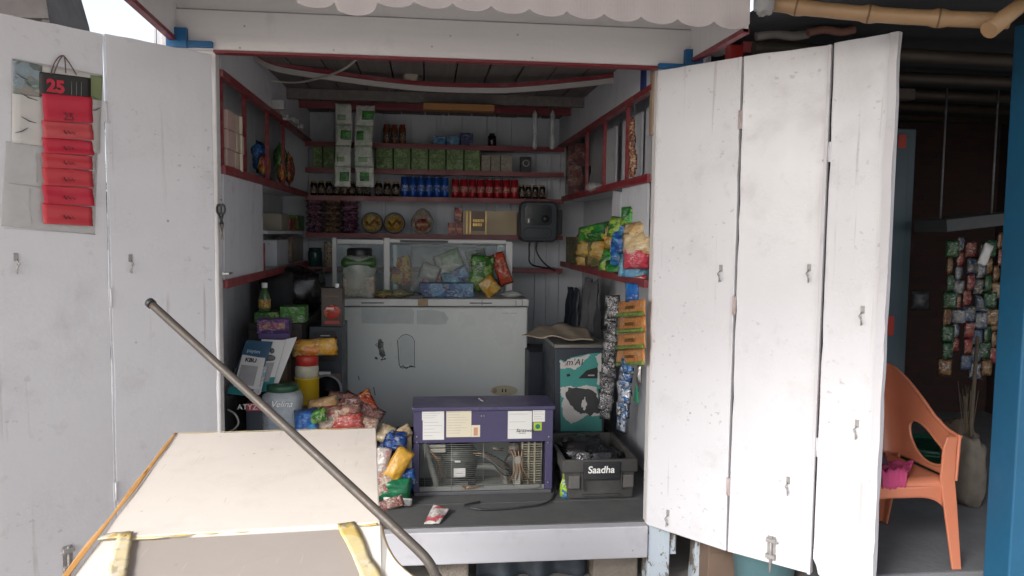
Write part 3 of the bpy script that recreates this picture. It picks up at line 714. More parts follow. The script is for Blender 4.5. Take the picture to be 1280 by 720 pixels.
# hanging sachet strips at the front of the back shelves
filmw = printed('green_white_film', [(.60, .62, .58), (.57, .60, .55), (.62, .64, .60), (.45, .58, .42), (.56, .6, .53)], 12, rough=.2, bump=.5)
filmgr = printed('green_print_film', [(.05, .24, .04), (.08, .32, .07), (.03, .15, .05)], 20, rough=.25)
for i, (xl, xr, yt, yb_) in enumerate(((418.5, 439, 129, 234), (444, 467, 131, 234))):
    Y = 2.2
    a = Py(xl, yt, Y-.03); b_ = Py(xr, yb_, Y-.03); n = 4; hh = (a.z-b_.z)/n
    t = thing('sachet_strip', ('left of two hanging white and green sachet strips', 'right of two hanging white and green sachet strips, slightly wider')[i], 'sachet strip', V(((a.x+b_.x)/2, Y-.03, b_.z)), 'white and green sachet strips')
    W2 = b_.x-a.x; x0 = a.x; zt0 = a.z; Yf = Y-.03
    def strip_fn(u0, u1, v0, v1, off):
        def fn(u, v):
            uu, vv = u0+(u1-u0)*u, v0+(v1-v0)*v; fr_ = (vv*n) % 1
            bulge = .011*(math.sin(math.pi*uu)**.6 if 0 < uu < 1 else 0)*math.sin(math.pi*fr_)**.7+.004*noise.noise(V((uu*5, vv*14, i*7)))
            sway = .010*math.sin(vv*5+i*2)
            return V((x0+W2*uu*(1+.03*math.sin(vv*9+i))+sway*.6, Yf-bulge-off+sway, zt0-(zt0-b_.z)*vv))
        return fn
    for k in range(n):
        s_ = MB().grid(strip_fn(0, 1, k/n+.001, (k+1)/n-.001, 0), 12, 12).build('sachet', filmw, t); md = s_.modifiers.new('thick', 'SOLIDIFY'); md.thickness = .002
        uu, vv = ((.12, .62), (.30, .95), (.15, .6), (.35, .9))[k] if i == 0 else ((.35, .98), (.1, .5), (.2, .7), (.25, .75))[k]
        if k % 2 == (1 if i == 0 else 1) or (i == 1 and k == 0):
            s2 = MB().grid(strip_fn(uu, vv, (k+.28)/n, (k+.72)/n, .003), 8, 8).build('green_print', filmgr, s_); md = s2.modifiers.new('thick', 'SOLIDIFY'); md.thickness = .001
        else:
            s2 = MB().grid(strip_fn(uu, vv, (k+.55)/n, (k+.78)/n, .003), 8, 5).build('pale_green_print', plain('pale_green_film', (.25, .42, .22), .3, .3, 20, 0), s_); md = s2.modifiers.new('thick', 'SOLIDIFY'); md.thickness = .001
for i, xl in enumerate((668.5, 690.5)):
    Y = 2.2
    a = Py(xl-3, 138, Y-.02); b_ = Py(xl+3, 187, Y-.02)
    t = thing('clear_tube', ('clear hanging tube above the wall box, left of its twin', 'clear hanging tube nearest the right side shelves')[i], 'tube', V(((a.x+b_.x)/2, Y-.02, b_.z)), 'clear tubes hanging by the right corner')
    c = wloc(t); h = a.z-b_.z
    MB().lathe([(.004, 0), (.019, .01), (.02, h*.5), (.019, h*.9), (.006, h)], c, 12).build('tube', glass('tube_plastic', (.9, .95, .97), .1, .55), t)
    MB().lathe([(.008, .02), (.012, .03), (.012, h*.55), (.006, h*.6)], c, 10).build('pale_filling', plain('pale_filling', (.62, .64, .66), .35), t)
    MB().tube([c+V((0, 0, h)), V((c.x, c.y, Py(668, 128, Y).z+.02))], .002, 5).build('string', greyink, t)
# ================================================================== side shelves
def sidepx(x, y, X): return Px(x, y, X)
# --- left upper shelf
zs = Z1-.005
kraftbx = plain('kraft_box', (.52, .42, .33), .7, .25, 10, .25)
pinkbx = plain('pinkish_box', (.50, .35, .32), .7, .25, 10, .25)
tape = plain('pale_tape', (.6, .55, .46), .4, .1, 10, .1)
for i in range(3):
    y0 = .27; hh = .088
    for j, (yy, mt, nm) in enumerate(((.13, pinkbx, 'nearer'), (.285, kraftbx, 'farther'))):
        o = V((-1.1, yy+.06, zs+.002+i*(hh+.002)))
        t = thing('kraft_carton', '%s carton of the %s stack on the left upper shelf' % (('bottom', 'middle', 'top')[i], ('pinkish, nearer' if j == 0 else 'tan taped, farther')), 'carton', o, 'cartons on the left upper shelf')
        MB().box((-1.17, yy, o.z), (-.985+rnd.uniform(-.008, .006), yy+.145, o.z+hh)).build('body', mt, t, bev=.003)
        if j: MB().box((-.988, yy+.065, o.z+.001), (-.976, yy+.085, o.z+hh-.001)).build('tape_strip', tape, t)
def bagthing(name, label, cat, c, w, h, t_, mat, seed, R=None, group=None):
    m = MB().packet(w, h, t_, seed, c, R)
    return solo(m, name, mat, label, cat, group=group)
bluefoil = printed('blue_foil_print', [(.01, .10, .34), (.02, .18, .48), (.005, .04, .18)], 16, foil=.3, rough=.25)
orangefoil = printed('orange_foil_print', [(.55, .22, .02), (.5, .06, .02), (.62, .42, .05), (.35, .03, .02)], 24, rough=.25)
greenfoil = printed('green_foil_print', [(.06, .22, .03), (.03, .12, .02), (.2, .35, .08)], 20, rough=.25)
redfoil = printed('red_brown_foil_print', [(.30, .06, .02), (.22, .03, .02), (.42, .18, .05)], 20, rough=.25)
SR = Rz(math.pi/2-.1)
def lpk(name, label, x, y0, y1, X, w, t_, mat, seed, tilt=0, group='snack packets on the left upper shelf', cat='snack packet'):
    a = Px(x, y0, X); b_ = Px(x, y1, X); h = a.z-b_.z
    c = V((X, a.y, (a.z+b_.z)/2))
    m = MB().packet(w, h, t_, seed, c, Rz((math.pi/2 if X < 0 else -math.pi/2)+rnd.uniform(-.25, .25))@Rx(tilt))
    return solo(m, name, mat, label, cat, group=group)
lpk('snack_packet', 'blue snack packet behind the orange one on the left upper shelf', 325, 177, 217, -1.09, .20, .09, bluefoil, 3)
lpk('snack_packet', 'orange and yellow snack packet beside the taped cartons', 331, 194, 221, -1.04, .17, .07, orangefoil, 5)
lpk('snack_packet', 'tall green snack packet on the left upper shelf', 350, 178, 229, -1.08, .2, .08, greenfoil, 8)
lpk('snack_packet', 'red brown snack packet at the back end of the left shelf', 361, 190, 232, -1.06, .3, .07, redfoil, 11)
lpk('snack_packet', 'small orange packet in front of the red brown one', 352, 205, 230, -1.03, .17, .05, orangefoil, 12)
# left middle shelf end (near the back corner)
zsm = Z2-.005
for i, (x0, y0, x1, y1, mt, lb) in enumerate(((342, 300, 357, 331, inner, 'plain white carton at the end of the left lower shelf'), (361, 296, 381, 326, printed('dull_print', [(.22, .14, .12), (.3, .2, .1), (.14, .1, .1)], 18), 'dull brown printed carton in the left back corner'))):
    a = Px(x0, y0, -1.08); b_ = Px(x1, y1, -1.08)
    solo(MB().box((-1.18, a.y, zsm+.001), (-1.06, max(a.y+.12, b_.y), a.z)), 'small_carton', mt, lb, 'carton', bev=.003)
sh = MB().box((-1.2, 1.15, 1.70), (-1.02, 2.44, 1.72)); sh.build('shelf', inner, K)
for i, (x, y0, y1, mt, lb) in enumerate(((349, 262, 284, beige, 'beige pack above the white carton by the left corner'), (360, 268, 285, redfoil, 'reddish pack on the short shelf in the left corner'), (370, 266, 286, greenfoil, 'dull green pack on the short shelf in the left corner'))):
    a = Px(x-5, y0, -1.09); b_ = Px(x+5, y1, -1.09)
    solo(MB().box((-1.18, a.y, 1.721), (-1.05, b_.y-.01, 1.721+abs(a.z-b_.z)*1.0)), 'small_pack', mt, lb, 'pack', bev=.006)
a = Px(345, 127, -.98)
solo(MB().box((-1.0, a.y-.03, Z4+.02), (-.93, a.y+.05, Z4+.075)), 'junction_box', plain('grey_plastic', (.45, .45, .45), .5), 'small pale junction box high on the left rail', 'junction box', bev=.004)
m = MB()
for x, y in ((357, 147), (366, 150), (370, 152), (376, 158)):
    q = Px(x, y, -.97); m.box(q-V((.02, .02, .015)), q+V((.02, .025, .015)))
m.tube(smoothpl([Px(350, 138, -.97), Px(360, 150, -.97), Px(372, 154, -.97), Px(382, 166, -.97)]), .006, 6)
solo(m, 'socket_strip', plain('grey_plastic', (.45, .45, .45), .5), 'strip of pale sockets and wire along the left rail', 'socket strip')
# scissors on the left jamb
t = thing('scissors', 'dark scissors hanging on the left door jamb', 'scissors', Py(277, 300, -.03))
c = wloc(t)
s0 = Py(276, 256, -.022); s1 = Py(278, 300, -.022)
for k in (1, -1):
    mid = s0.lerp(s1, .55); m = MB()
    m.tube([mid+V((-.006*k, 0, -.0)), s1+V((.005*k, 0, 0))], [.008, .002], 8, flat=.4); m.build('blade', rusty, t)
    m = MB(); cc = s0+V((.009*k, -.004*k, -.02))
    m.tube([cc+V((math.cos(a_*math.pi/8)*.009, 0, math.sin(a_*math.pi/8)*.021)) for a_ in range(17)], .005, 8)
    m.tube([cc+V((0, 0, -.024)), mid+V((-.006*k, 0, 0))], .005, 8); m.build('handle', blackp, t)
MB().tube([s0+V((0, .012, .022)), s0+V((0, -.006, .022))], .004, 6).build('nail', rusty, t)
MB().box((-.985, -.02, 1.522), (-.955, .05, 1.53)).build('hook_plate', steel, K)
# --- right upper shelf
t = thing('dark_torch', 'dark slim torch standing on the right upper shelf', 'torch', V((1.07, Px(733, 220, 1.07).y, ZR-.004)))
c = wloc(t); MB().lathe([(.02, 0), (.022, .01), (.022, .13), (.033, .16), (.033, .2), (.03, .205)], c, 14).build('barrel', blackp, t)
MB().lathe([(.028, .2045), (.029, .207), (.0, .207)], c, 14).build('lens', plain('lens_glass', (.4, .42, .45), .05), t)
brownf = printed('brown_sachet_film', [(.16, .04, .02), (.28, .10, .03), (.09, .02, .02), (.4, .25, .12)], 40, rough=.22)
t = thing('sachet_string', 'string of shiny red brown sachets hanging from the right top rail', 'sachet string', V((1.0, Px(790, 215, 1.0).y, Px(790, 215, .98).z)))
for k in range(7):
    q = Px(790.5-rnd.uniform(-1, 1), 156+k*9.3, .965)
    MB().packet(.05, .075, .03, k+30, q, Rz(-1.2+rnd.uniform(-.5, .5))).build('sachet', brownf, t)
q0 = Px(790, 128, .97); q1 = Px(790, 216, .965); MB().tube([V((q0.x, q1.y, Z4-.01)), q1], .002, 5).build('string', greyink, t)
cy2 = Px(717, 210, 1.05)
for i, (x0, x1, y0, y1, lb) in enumerate(((702, 714, 186, 246, 'tall reddish carton at the back end of the right upper shelf'), )):
    a = Px(x0+4, y0, 1.08); b_ = Px(x1, y1, 1.08)
    solo(MB().box((1.03, b_.y, ZR-.005), (1.18, min(2.44, a.y), a.z)), 'tall_carton', printed('dull_red_print', [(.16, .05, .05), (.22, .1, .08), (.1, .04, .05)], 16), lb, 'carton', bev=.003)
m = MB().blob(Px(742, 234, .985)+V((0, 0, 0)), .05, .11, .03, 5, .35)
solo(m, 'crumpled_bag', cellophane, 'small crumpled clear bag on the edge of the right upper shelf', 'plastic bag')
# --- right middle shelf: snack bags
ylw = printed('yellow_snack_print', [(.58, .33, .05), (.62, .40, .10), (.5, .26, .03), (.62, .45, .2)], 12, rough=.3)
grn = printed('green_snack_print', [(.03, .22, .04), (.06, .32, .05), (.02, .14, .04), (.3, .45, .05)], 16, rough=.3)
blu = printed('blue_snack_print', [(.02, .12, .40), (.04, .25, .5), (.02, .08, .25)], 16, rough=.3)
lbl = printed('pale_blue_snack_print', [(.12, .35, .50), (.2, .45, .58), (.08, .25, .42)], 18, rough=.3)
pnk = printed('pink_red_snack_print', [(.55, .06, .10), (.5, .03, .05), (.65, .35, .35)], 18, rough=.3)
crm = printed('cream_snack_print', [(.60, .45, .24), (.66, .52, .32), (.5, .33, .14)], 14, rough=.3)
zr2 = 1.50
spec = [(739, 344, 766, 322, .10, ylw, 'orange yellow snack bag at the bottom left of the right heap'), (741, 327, 764, 312, .10, ylw, 'orange yellow snack bag, second from the bottom of the heap'),
        (742, 311, 768, 296, .10, ylw, 'orange yellow snack bag, third from the bottom of the heap'), (741, 291, 764, 283, .10, grn, 'dark green snack bag on top of the yellow bags'),
        (763, 330, 775, 316, .11, grn, 'green snack bag low in the middle of the heap'), (770, 343, 778, 330, .09, grn, 'green and brown bag at the bottom middle of the heap'), (766, 297, 770, 285, .08, ylw, 'small yellow bag tucked near the top of the heap'),
        (776, 303, 783, 296, .09, blu, 'blue snack bag in the middle of the heap'), (775, 318, 782, 310, .08, blu, 'blue snack bag under the other blue one'), (772, 284, 776, 281, .07, grn, 'bright green bag near the top of the heap'), (784, 283, 787, 279, .06, blu, 'small blue bag at the top right of the heap'), (785, 270, 788, 266, .05, grn, 'topmost small green bag of the heap'),
        (797, 293, 800, 290, .1, crm, 'cream snack bag at the top, beside the door'), (797, 306, 800, 303, .1, crm, 'cream snack bag under the top cream one'), (796, 320, 800, 316, .1, pnk, 'pink red snack bag beside the door'), (793, 338, 800, 335, .13, lbl, 'pale blue snack bag beside the door'), (799, 351, 800, 347, .05, pnk, 'small pink bag peeping out under the pale blue one')]
sizes = [(.30, .17), (.30, .15), (.32, .15), (.30, .12), (.16, .18), (.15, .17), (.14, .14), (.13, .16), (.12, .13), (.14, .12), (.10, .13), (.11, .10), (.20, .13), (.21, .13), (.18, .13), (.2, .2), (.12, .05)]
for i, ((x, y, _, _, t_, mt, lb), (w_, h_)) in enumerate(zip(spec, sizes)):
    X = 1.0+rnd.uniform(-.01, .03)+(.05 if i < 4 else 0)-(.02 if i > 11 else 0)
    q = Px(x, y, X)
    R = Rz(-math.pi/2*.62+rnd.uniform(-.15, .15))@Ry(rnd.uniform(-.2, .2))@Rx(rnd.uniform(-.3, .1))
    m = MB().packet(w_, h_, t_, 40+i, q, R, wr=.35)
    m.v = [V((max(q_.x, .93), q_.y, max(q_.z, zr2+.004))) for q_ in m.v]
    solo(m, 'snack_bag', mt, lb, 'snack bag', group='snack bags heaped on the right shelf')
# brown basket in the right back corner
a = Px(700, 296, 1.0); 
t = thing('carton_tray', 'brown printed tray in the right back corner', 'tray', V((1.08, 1.75, 1.50)))
m = MB().box((1.02, 1.55, 1.50), (1.19, 2.40, 1.52)).box((1.015, 1.55, 1.501), (1.03, 2.40, 1.70)).box((1.03, 1.55, 1.521), (1.19, 1.565, 1.70))
m.build('tray', printed('brown_tray_print', [(.16, .10, .04), (.24, .16, .05), (.10, .06, .03), (.08, .12, .03)], 14, rough=.5), t)
# hanging strips on the right wall below the shelf
org = printed('orange_sachet_print', [(.58, .22, .05), (.60, .27, .08), (.52, .17, .04), (.60, .30, .10)], 22, rough=.3)
grnb = printed('green_band_print', [(.18, .32, .05), (.30, .40, .06), (.08, .2, .03)], 45, rough=.3)
t = thing('sachet_sheet', 'hanging sheet of orange sachets with green lower edges', 'sachet sheet', Px(790, 455, .97))
for k in range(4):
    q = [Px(x, y, .955+.012*(k % 2)) for x, y in ((773.5-k*.6, 377+k*20.5), (806, 374+k*20.5), (806, 394+k*20.7), (772-k*.6, 396.5+k*20.3))]
    def sheet(qq, off):
        def fn(u, v):
            p_ = (qq[0].lerp(qq[1], u)).lerp(qq[3].lerp(qq[2], u), v); return p_+V((-off-.012*math.sin(math.pi*u)*math.sin(math.pi*v)+.004*noise.noise(p_*22), 0, .003*noise.noise(p_*40)))
        return fn
    s_ = MB().grid(sheet(q, 0), 14, 8); s_.v += []
    o = s_.build('sachet', org, t); md = o.modifiers.new('thick', 'SOLIDIFY'); md.thickness = .004
    qb = [q[3].lerp(q[0], .26), q[2].lerp(q[1], .26), q[2], q[3]]
    s_ = MB().grid(sheet(qb, .0075), 14, 3); o2 = s_.build('green_band', grnb, o); md = o2.modifiers.new('thick', 'SOLIDIFY'); md.thickness = .002
    qm = [q[0].lerp(q[1], .42).lerp(q[3].lerp(q[2], .42), .35), q[0].lerp(q[1], .74).lerp(q[3].lerp(q[2], .74), .35), q[0].lerp(q[1], .74).lerp(q[3].lerp(q[2], .74), .55), q[0].lerp(q[1], .42).lerp(q[3].lerp(q[2], .42), .55)]
    s_ = MB().grid(sheet(qm, .018), 6, 2); o3 = s_.build('dark_print', plain('brown_print', (.16, .07, .01), .5), o)
q = Px(790, 366, .965)
bagthing('blue_sachet', 'small blue sachet hanging above the orange sachets', 'sachet', q, .1, .1, .02, blu, 77, Rz(-1.1))
silverf = printed('silver_foil', [(.42, .42, .43), (.25, .25, .26), (.55, .55, .56), (.10, .10, .11)], 40, rough=.2, foil=.75, bump=.6)
t = thing('sachet_string', 'long string of crinkled silver sachets beside the poster box', 'sachet string', Px(762, 520, .97))
for k in range(14):
    q = Px(766-k*.75+rnd.uniform(-.8, .8), 378+k*10.6, .975-.0*k)
    MB().packet(.085, .085, .035, 90+k, q, Rz(-.7+rnd.uniform(-.5, .5))@Ry(rnd.uniform(-.25, .25)), nu=8, nv=8).build('sachet', silverf, t)
bsil = printed('blue_silver_foil', [(.05, .14, .36), (.35, .38, .42), (.10, .22, .42), (.55, .56, .58), (.06, .07, .09)], 34, rough=.22, foil=.4)
t = thing('sachet_string', 'string of blue and silver sachets under the orange sheet', 'sachet string', Px(783, 530, .97))
for k in range(9):
    q = Px(784-k*.9+rnd.uniform(-1, 1), 458+k*9, .965)
    MB().packet(.08, .085, .03, 120+k, q, Rz(-.9+rnd.uniform(-.5, .5))@Ry(rnd.uniform(-.2, .2)), nu=8, nv=8).build('sachet', bsil, t)
t = thing('keyring', 'small bunch of grey metal trinkets with green tag on the right wall', 'keyring', Px(797, 505, .98))
MB().tube([Px(797, 455, .985), Px(798, 490, .98)], .003, 6).build('string', greyink, t)
MB().packet(.03, .10, .02, 3, Px(799, 468, .98), Rz(-1)).build('metal_trinket', steel, t)
q = Px(797, 495, .975); MB().prism([q+V((0, 0, .05)), q+V((0, -.03, -.03)), q+V((0, .035, -.03))], (-.012, 0, 0)).build('green_tag', plain('green_tag_plastic', (.01, .2, .10), .4), t)
# cloth and hoses hanging in the right corner behind the poster box
for i, (x0, y0, x1, y1, X, mt, lb) in enumerate(((722, 360, 720, 420, 1.12, darkblue, 'dark cloth hanging on the right wall behind the carton sheet'), (745, 350, 747, 425, 1.1, plain('grey_cloth', (.13, .13, .14), .85, .4, 14, .5), 'grey crumpled cloth hanging under the right shelf'))):
    a = Px(x0, y0, X); b_ = Px(x1, y1, X)
    def fn(u, v): return V((X-.03-.035*math.sin(u*14+i)*(.3+v)-.02*noise.noise(V((u*4, v*4, i))), a.y-.22+u*.42, a.z+(b_.z-a.z)*v+.03*noise.noise(V((u*3, i, 0)))))
    s_ = MB().grid(fn, 30, 10); o = solo(s_, 'hanging_cloth', mt, lb, 'cloth'); md = o.modifiers.new('thick', 'SOLIDIFY'); md.thickness = .006
# ================================================================== chest freezer
FY = 1.70
fz = plain('freezer_enamel', (.60, .635, .625), .32, .10, 3, .05, dirt=.25, dirtc=(.3, .3, .28))
a = Py(428, 384, FY); b_ = Py(660, 384, FY); fx0, fx1, ft = a.x, b_.x, Py(545, 384, FY).z
Fz = thing('chest_freezer', 'wide pale grey chest freezer with scuffed front and faded sticker marks', 'freezer', V(((fx0+fx1)/2, FY+.3, ZF)))
MB().box((fx0, FY, ZF+.05), (fx1, FY+.62, ft)).build('cabinet', fz, Fz, bev=.012)
lt = Py(545, 373.5, FY).z
lidm = plain('freezer_lid', (.56, .57, .56), .4, .1, 6, .05, dirt=.3, dirtc=(.3, .28, .25))
MB().box((fx0-.006, FY-.012, ft+.008), (fx1+.006, FY+.632, lt)).build('lid', lidm, Fz, bev=.006)
MB().box((fx0+.004, FY+.01, ft-.002), (fx1-.004, FY+.61, ft+.0085)).build('gasket', blackp, Fz)
for x in (-.03, .03): pass
for (u0, u1) in ((.10, .22), (.68, .80)): MB().box((fx0+(fx1-fx0)*u0, FY-.0155, ft+.026), (fx0+(fx1-fx0)*u1, FY-.0115, ft+.034)).build('lid_grip', greyink, Fz)
MB().box((fx0+(fx1-fx0)*.40, FY-.0165, ft+.01), (fx0+(fx1-fx0)*.455, FY-.0115, lt-.002)).build('lid_latch', plain('stained_latch', (.40, .28, .16), .6, .4, 40, .3), Fz)
for u in (.745, .93, .965): MB().box((fx0+(fx1-fx0)*u, FY-.0145, ft+.012), (fx0+(fx1-fx0)*u+.004, FY-.0115, lt-.006)).build('lid_seam', greyink, Fz)
def fp(x, y, o=.0015): q = Py(x, y, FY); q.y = FY-o; return q
def rag_(pts, k=4, a=.8):
    return [(p_[0]+(pts[(i+1) % len(pts)][0]-p_[0])*j/k+rnd.uniform(-a, a), p_[1]+(pts[(i+1) % len(pts)][1]-p_[1])*j/k+rnd.uniform(-a, a)) for i, p_ in enumerate(pts) for j in range(k)]
# faded sticker marks
st = plain('faded_sticker', (.47, .51, .505), .6, .15, 20, .15, dirt=.4, dirtc=(.25, .24, .22))
def poly(pts, name, mat, parent, o=.0012): MB().prism([fp(x, y, o) for x, y in pts], (0, o-.0002, 0)).build(name, mat, parent)
poly([(452, 386), (490, 385.5), (515, 386), (518, 390), (517, 405), (496, 404.2), (488, 405), (452, 404)], 'faded_sticker', st, Fz)
poly([(521, 388), (540, 387), (555, 390), (561, 398), (557, 405), (548, 406), (521, 405)], 'faded_sticker', st, Fz)
dk = plain('torn_label', (.10, .105, .10), .7, .5, 60, .2, dirt=1.0, dirtc=(.52, .56, .56))
for pts_ in ([(472, 425), (477, 424), (480, 429), (479, 437), (482, 444), (478, 448), (474, 443), (472, 434)], [(469, 430), (471, 429), (471, 434)], [(476, 449), (483, 448), (482, 450), (476, 450.5)], [(468, 446), (473, 448), (470, 450)]): poly(rag_(pts_), 'torn_label', dk, Fz)
m = MB(); pl = [(498, 424), (503, 419), (509, 418), (515, 421), (518, 426), (518, 457)]
m.tube([fp(x, y, .001) for x, y in pl], .004, 6, flat=.5); m.tube([fp(x, y, .001) for x, y in ((497, 425), (499, 456), (502, 460), (518, 458))], .006, 6, flat=.4)
m.tube([fp(x, y, .001) for x, y in ((500, 459), (504, 457), (508, 461), (513, 457), (519, 459))], .007, 6, flat=.4)
m.build('sticker_outline', ink, Fz)
poly([(499, 425), (504, 420), (509, 419), (514, 422), (517, 427), (517, 456), (500, 456)], 'sticker_ghost', plain('sticker_ghost', (.50, .54, .545), .5, .1, 20, .1), Fz, .0008)
m = MB().prism([fp(630+17*math.cos(k*math.pi/12)*(1), 488+6.5*math.sin(k*math.pi/12), .006) for k in range(24)], (0, .0055, 0)); m.build('lock_plate', plain('cream_plate', (.50, .44, .31), .45, .2, 20, .1), Fz, bev=.002)
for x in (628, 632): MB().box(fp(x-.8, 486, .009), fp(x+.8, 490, .006)).build('key_slot', ink, Fz)
m = MB().lathe([(.014, -.008), (.017, -.006), (.017, 0)], fp(618, 488, .006), 14, 'y'); m.build('lock_knob', plain('tan_knob', (.38, .28, .16), .5), Fz)
text('----- -----', fp(637, 391), .03, greyink, Fz)
m = MB()
for x, y in ((448, 470), (467, 484), (468, 489)): m.tube([fp(x, y, .001), fp(x+1, y+5, .001)], .003, 5)
m.build('scratch', greyink, Fz)
for x in (fx0+.06, fx1-.06): MB().box((x-.04, FY+.03, ZF), (x+.04, FY+.1, ZF+.051)).build('foot', blackp, Fz)
# glass lid frame standing on the freezer
GY = 1.98
GF = thing('glass_lid_frame', 'white framed sliding glass lid standing upright on the freezer', 'glass lid', V((Py(528, 365, GY).x, GY, lt)))
alu = plain('white_frame', (.60, .61, .61), .35, .1, 10, .05, dirt=.3)
def gp(x, y): return Py(x, y, GY)
def bar(x0, y0, x1, y1, nm='frame_bar', dy=0, th=.03, mat=None, z0=None):
    p0, p1 = gp(x0, y0), gp(x1, y1); MB().box((p0.x, GY+dy, z0 if z0 is not None else p1.z), (p1.x, GY+dy+th, p0.z)).build(nm, mat or alu, GF, bev=.003)
B0 = lt+.002
bar(415, 297, 421, 372, z0=B0); bar(479.5, 297, 487, 372, z0=B0); bar(632.5, 302, 640, 372, z0=B0)
bar(421, 299, 479.5, 305.5); bar(487, 298.5, 632.5, 305)
bar(428, 306, 437, 372, 'back_bar', .05, .02, None, B0); bar(491, 306, 496, 372, 'back_bar', .05, .02, None, B0); bar(622, 306, 629, 372, 'back_bar', .05, .02, None, B0)
p0, p1 = gp(421, 306), gp(479, 371); MB().box((p0.x, GY+.012, B0), (p1.x, GY+.016, p0.z)).build('pane', windowg, GF)
p0, p1 = gp(487, 306), gp(632, 371); MB().box((p0.x, GY+.012, B0), (p1.x, GY+.016, p0.z)).build('pane', windowg, GF)
MB().box((gp(500, 300).x, GY-.004, gp(500, 303).z), (gp(560, 300).x, GY-.0005, gp(500, 300).z)).build('slide_groove', greyink, GF)
# goods on the freezer
def jarsq(t, w, dp, h, body, c):
    pr = [(.96, 0), (1, .02), (1, .78), (.93, .86), (.7, .9)]
    m = MB(); n = 20; vs = []; fs = []
    for k, zz in pr:
        for j in range(n):
            th = 2*math.pi*j/n; ex = lambda v: math.copysign(abs(v)**.5, v)
            vs.append(c+V((ex(math.cos(th))*w/2*k, ex(math.sin(th))*dp/2*k, zz*h)))
    for i in range(len(pr)-1):
        for j in range(n): fs.append((i*n+j, i*n+(j+1) % n, (i+1)*n+(j+1) % n, (i+1)*n+j))
    fs += [tuple(range(n))[::-1]]
    m._add(vs, fs, True); return m.build('jar_wall', body, t)
a = Py(428, 313, FY+.12); b_ = Py(471, 365, FY+.12); jc = V(((a.x+b_.x)/2, FY+.12, lt+.001)); jw = b_.x-a.x; jh = (a.z-lt)
t = thing('sweet_jar', 'big clear square jar with green band and black lid on the freezer', 'jar', jc)
jarsq(t, jw, jw*.9, jh, glass('jar_plastic', (.86, .92, .86), .08, .35), jc)
MB().box((jc.x-jw*.47, jc.y-jw*.42, jc.z+.012), (jc.x+jw*.47, jc.y+jw*.42, jc.z+jh*.48)).build('contents', printed('pinkish_sweets', [(.42, .34, .28), (.5, .42, .36), (.28, .22, .18), (.45, .3, .25)], 40), t, bev=.02)
m = jarsq(t, jw*1.012, jw*.912, jh*.0, plain('green_band', (.06, .20, .035), .35, .4, 20, .1), jc) if False else None
MB().box((jc.x-jw*.505, jc.y-jw*.455, jc.z+jh*.62), (jc.x+jw*.505, jc.y+jw*.455, jc.z+jh*.86)).build('green_band', plain('green_band', (.035, .12, .02), .35, .4, 20, .1), t, bev=.03)
MB().lathe([(jw*.36, jh*.86), (jw*.37, jh*.88), (jw*.37, jh*1.02), (jw*.34, jh*1.05)], jc, 24).build('lid', blackp, t)
flat = [(479, 365, .16, .05, 'olive snack packet lying flat on the freezer beside the jar', printed('olive_print', [(.22, .22, .08), (.35, .32, .15), (.12, .13, .04)], 18)),
        (500, 363, .15, .05, 'khaki snack packet lying flat on the freezer, left of the blue box', printed('khaki_print', [(.30, .27, .15), (.18, .17, .08), (.4, .38, .28)], 18)),
        (477, 369, .09, .03, 'small red packet lying at the freezer front edge', redfoil)]
for i, (x, y, w_, t_, lb, mt) in enumerate(flat):
    q = Py(x, y, FY+.06+.03*(i == 1)); q.z = lt+t_*.6
    bagthing('snack_packet', lb, 'snack packet', q, w_, .14, t_, mt, 200+i, Rz(rnd.uniform(-.5, .5))@Rx(math.pi/2), 'packets lying on the freezer')
bb = printed('blue_box_print', [(.02, .08, .22), (.04, .14, .30), (.10, .22, .36), (.02, .05, .15)], 12, rough=.35)
a = Py(524, 353, FY+.1); b_ = Py(592, 371, FY+.1)
solo(MB().box((a.x, FY+.1, lt+.001), (b_.x, FY+.26, lt+.001+a.z-b_.z)), 'biscuit_box', bb, 'long blue box lying on the freezer in front of the glass', 'box', bev=.004)
# big clear bag of packets leaning on the glass
a = Py(513, 304, FY+.26); b_ = Py(595, 352, FY+.26)
cc = V(((a.x+b_.x)/2, FY+.255, lt+(a.z-lt)/2))
t = thing('clear_bag', 'big clear cellophane bag of packets leaning against the glass', 'bag', V((cc.x, cc.y, lt)))
MB().packet(b_.x-a.x, a.z-lt-.01, .15, 61, cc, None, wr=.6, nu=26, nv=22).build('film', cellophane, t)
for i, (dx, dz, w_, h_, mt) in enumerate(((-.10, -.02, .14, .12, plain('grey_packet', (.35, .38, .36), .4)), (-.08, -.09, .14, .1, pnk), (.07, -.08, .16, .12, lbl), (.04, .05, .2, .16, printed('pale_green_print', [(.35, .42, .33), (.25, .36, .25), (.5, .52, .5)], 16)), (.12, -.03, .12, .1, blu))):
    MB().packet(w_, h_, .05, 300+i, cc+V((dx, .025*(i % 2)-.01, dz)), Rz(rnd.uniform(-.2, .2))@Ry(rnd.uniform(-.5, .5))).build('packet', mt, t)
stand = [(505, 339, .13, .22, orangefoil, 'red orange snack packet behind the glass at the left', .06), (497, 345, .10, .12, printed('yellow_red', [(.5, .28, .02), (.4, .05, .02), (.1, .05, .02)], 20), 'small yellow red packet behind the glass, leftmost', .05),
         (602, 342, .17, .26, greenfoil, 'green snack packet leaning beside the clear bag', -.07), (596, 325, .15, .15, printed('dark_green', [(.03, .08, .03), (.05, .14, .05), (.02, .05, .03)], 16), 'dark green packet at the top right behind the glass', .04),
         (616, 340, .12, .22, printed('dark_blue_packet', [(.02, .04, .08), (.06, .12, .16), (.02, .1, .06)], 14), 'dark slanting packet near the right end of the glass frame', -.02), (627, 336, .10, .24, printed('red_white', [(.5, .06, .03), (.5, .45, .42), (.4, .08, .04)], 9), 'red and white packet leaning in the right end of the frame', -.045), (612, 358, .14, .12, ylw, 'yellow packet lying at the right end of the freezer', -.13)]
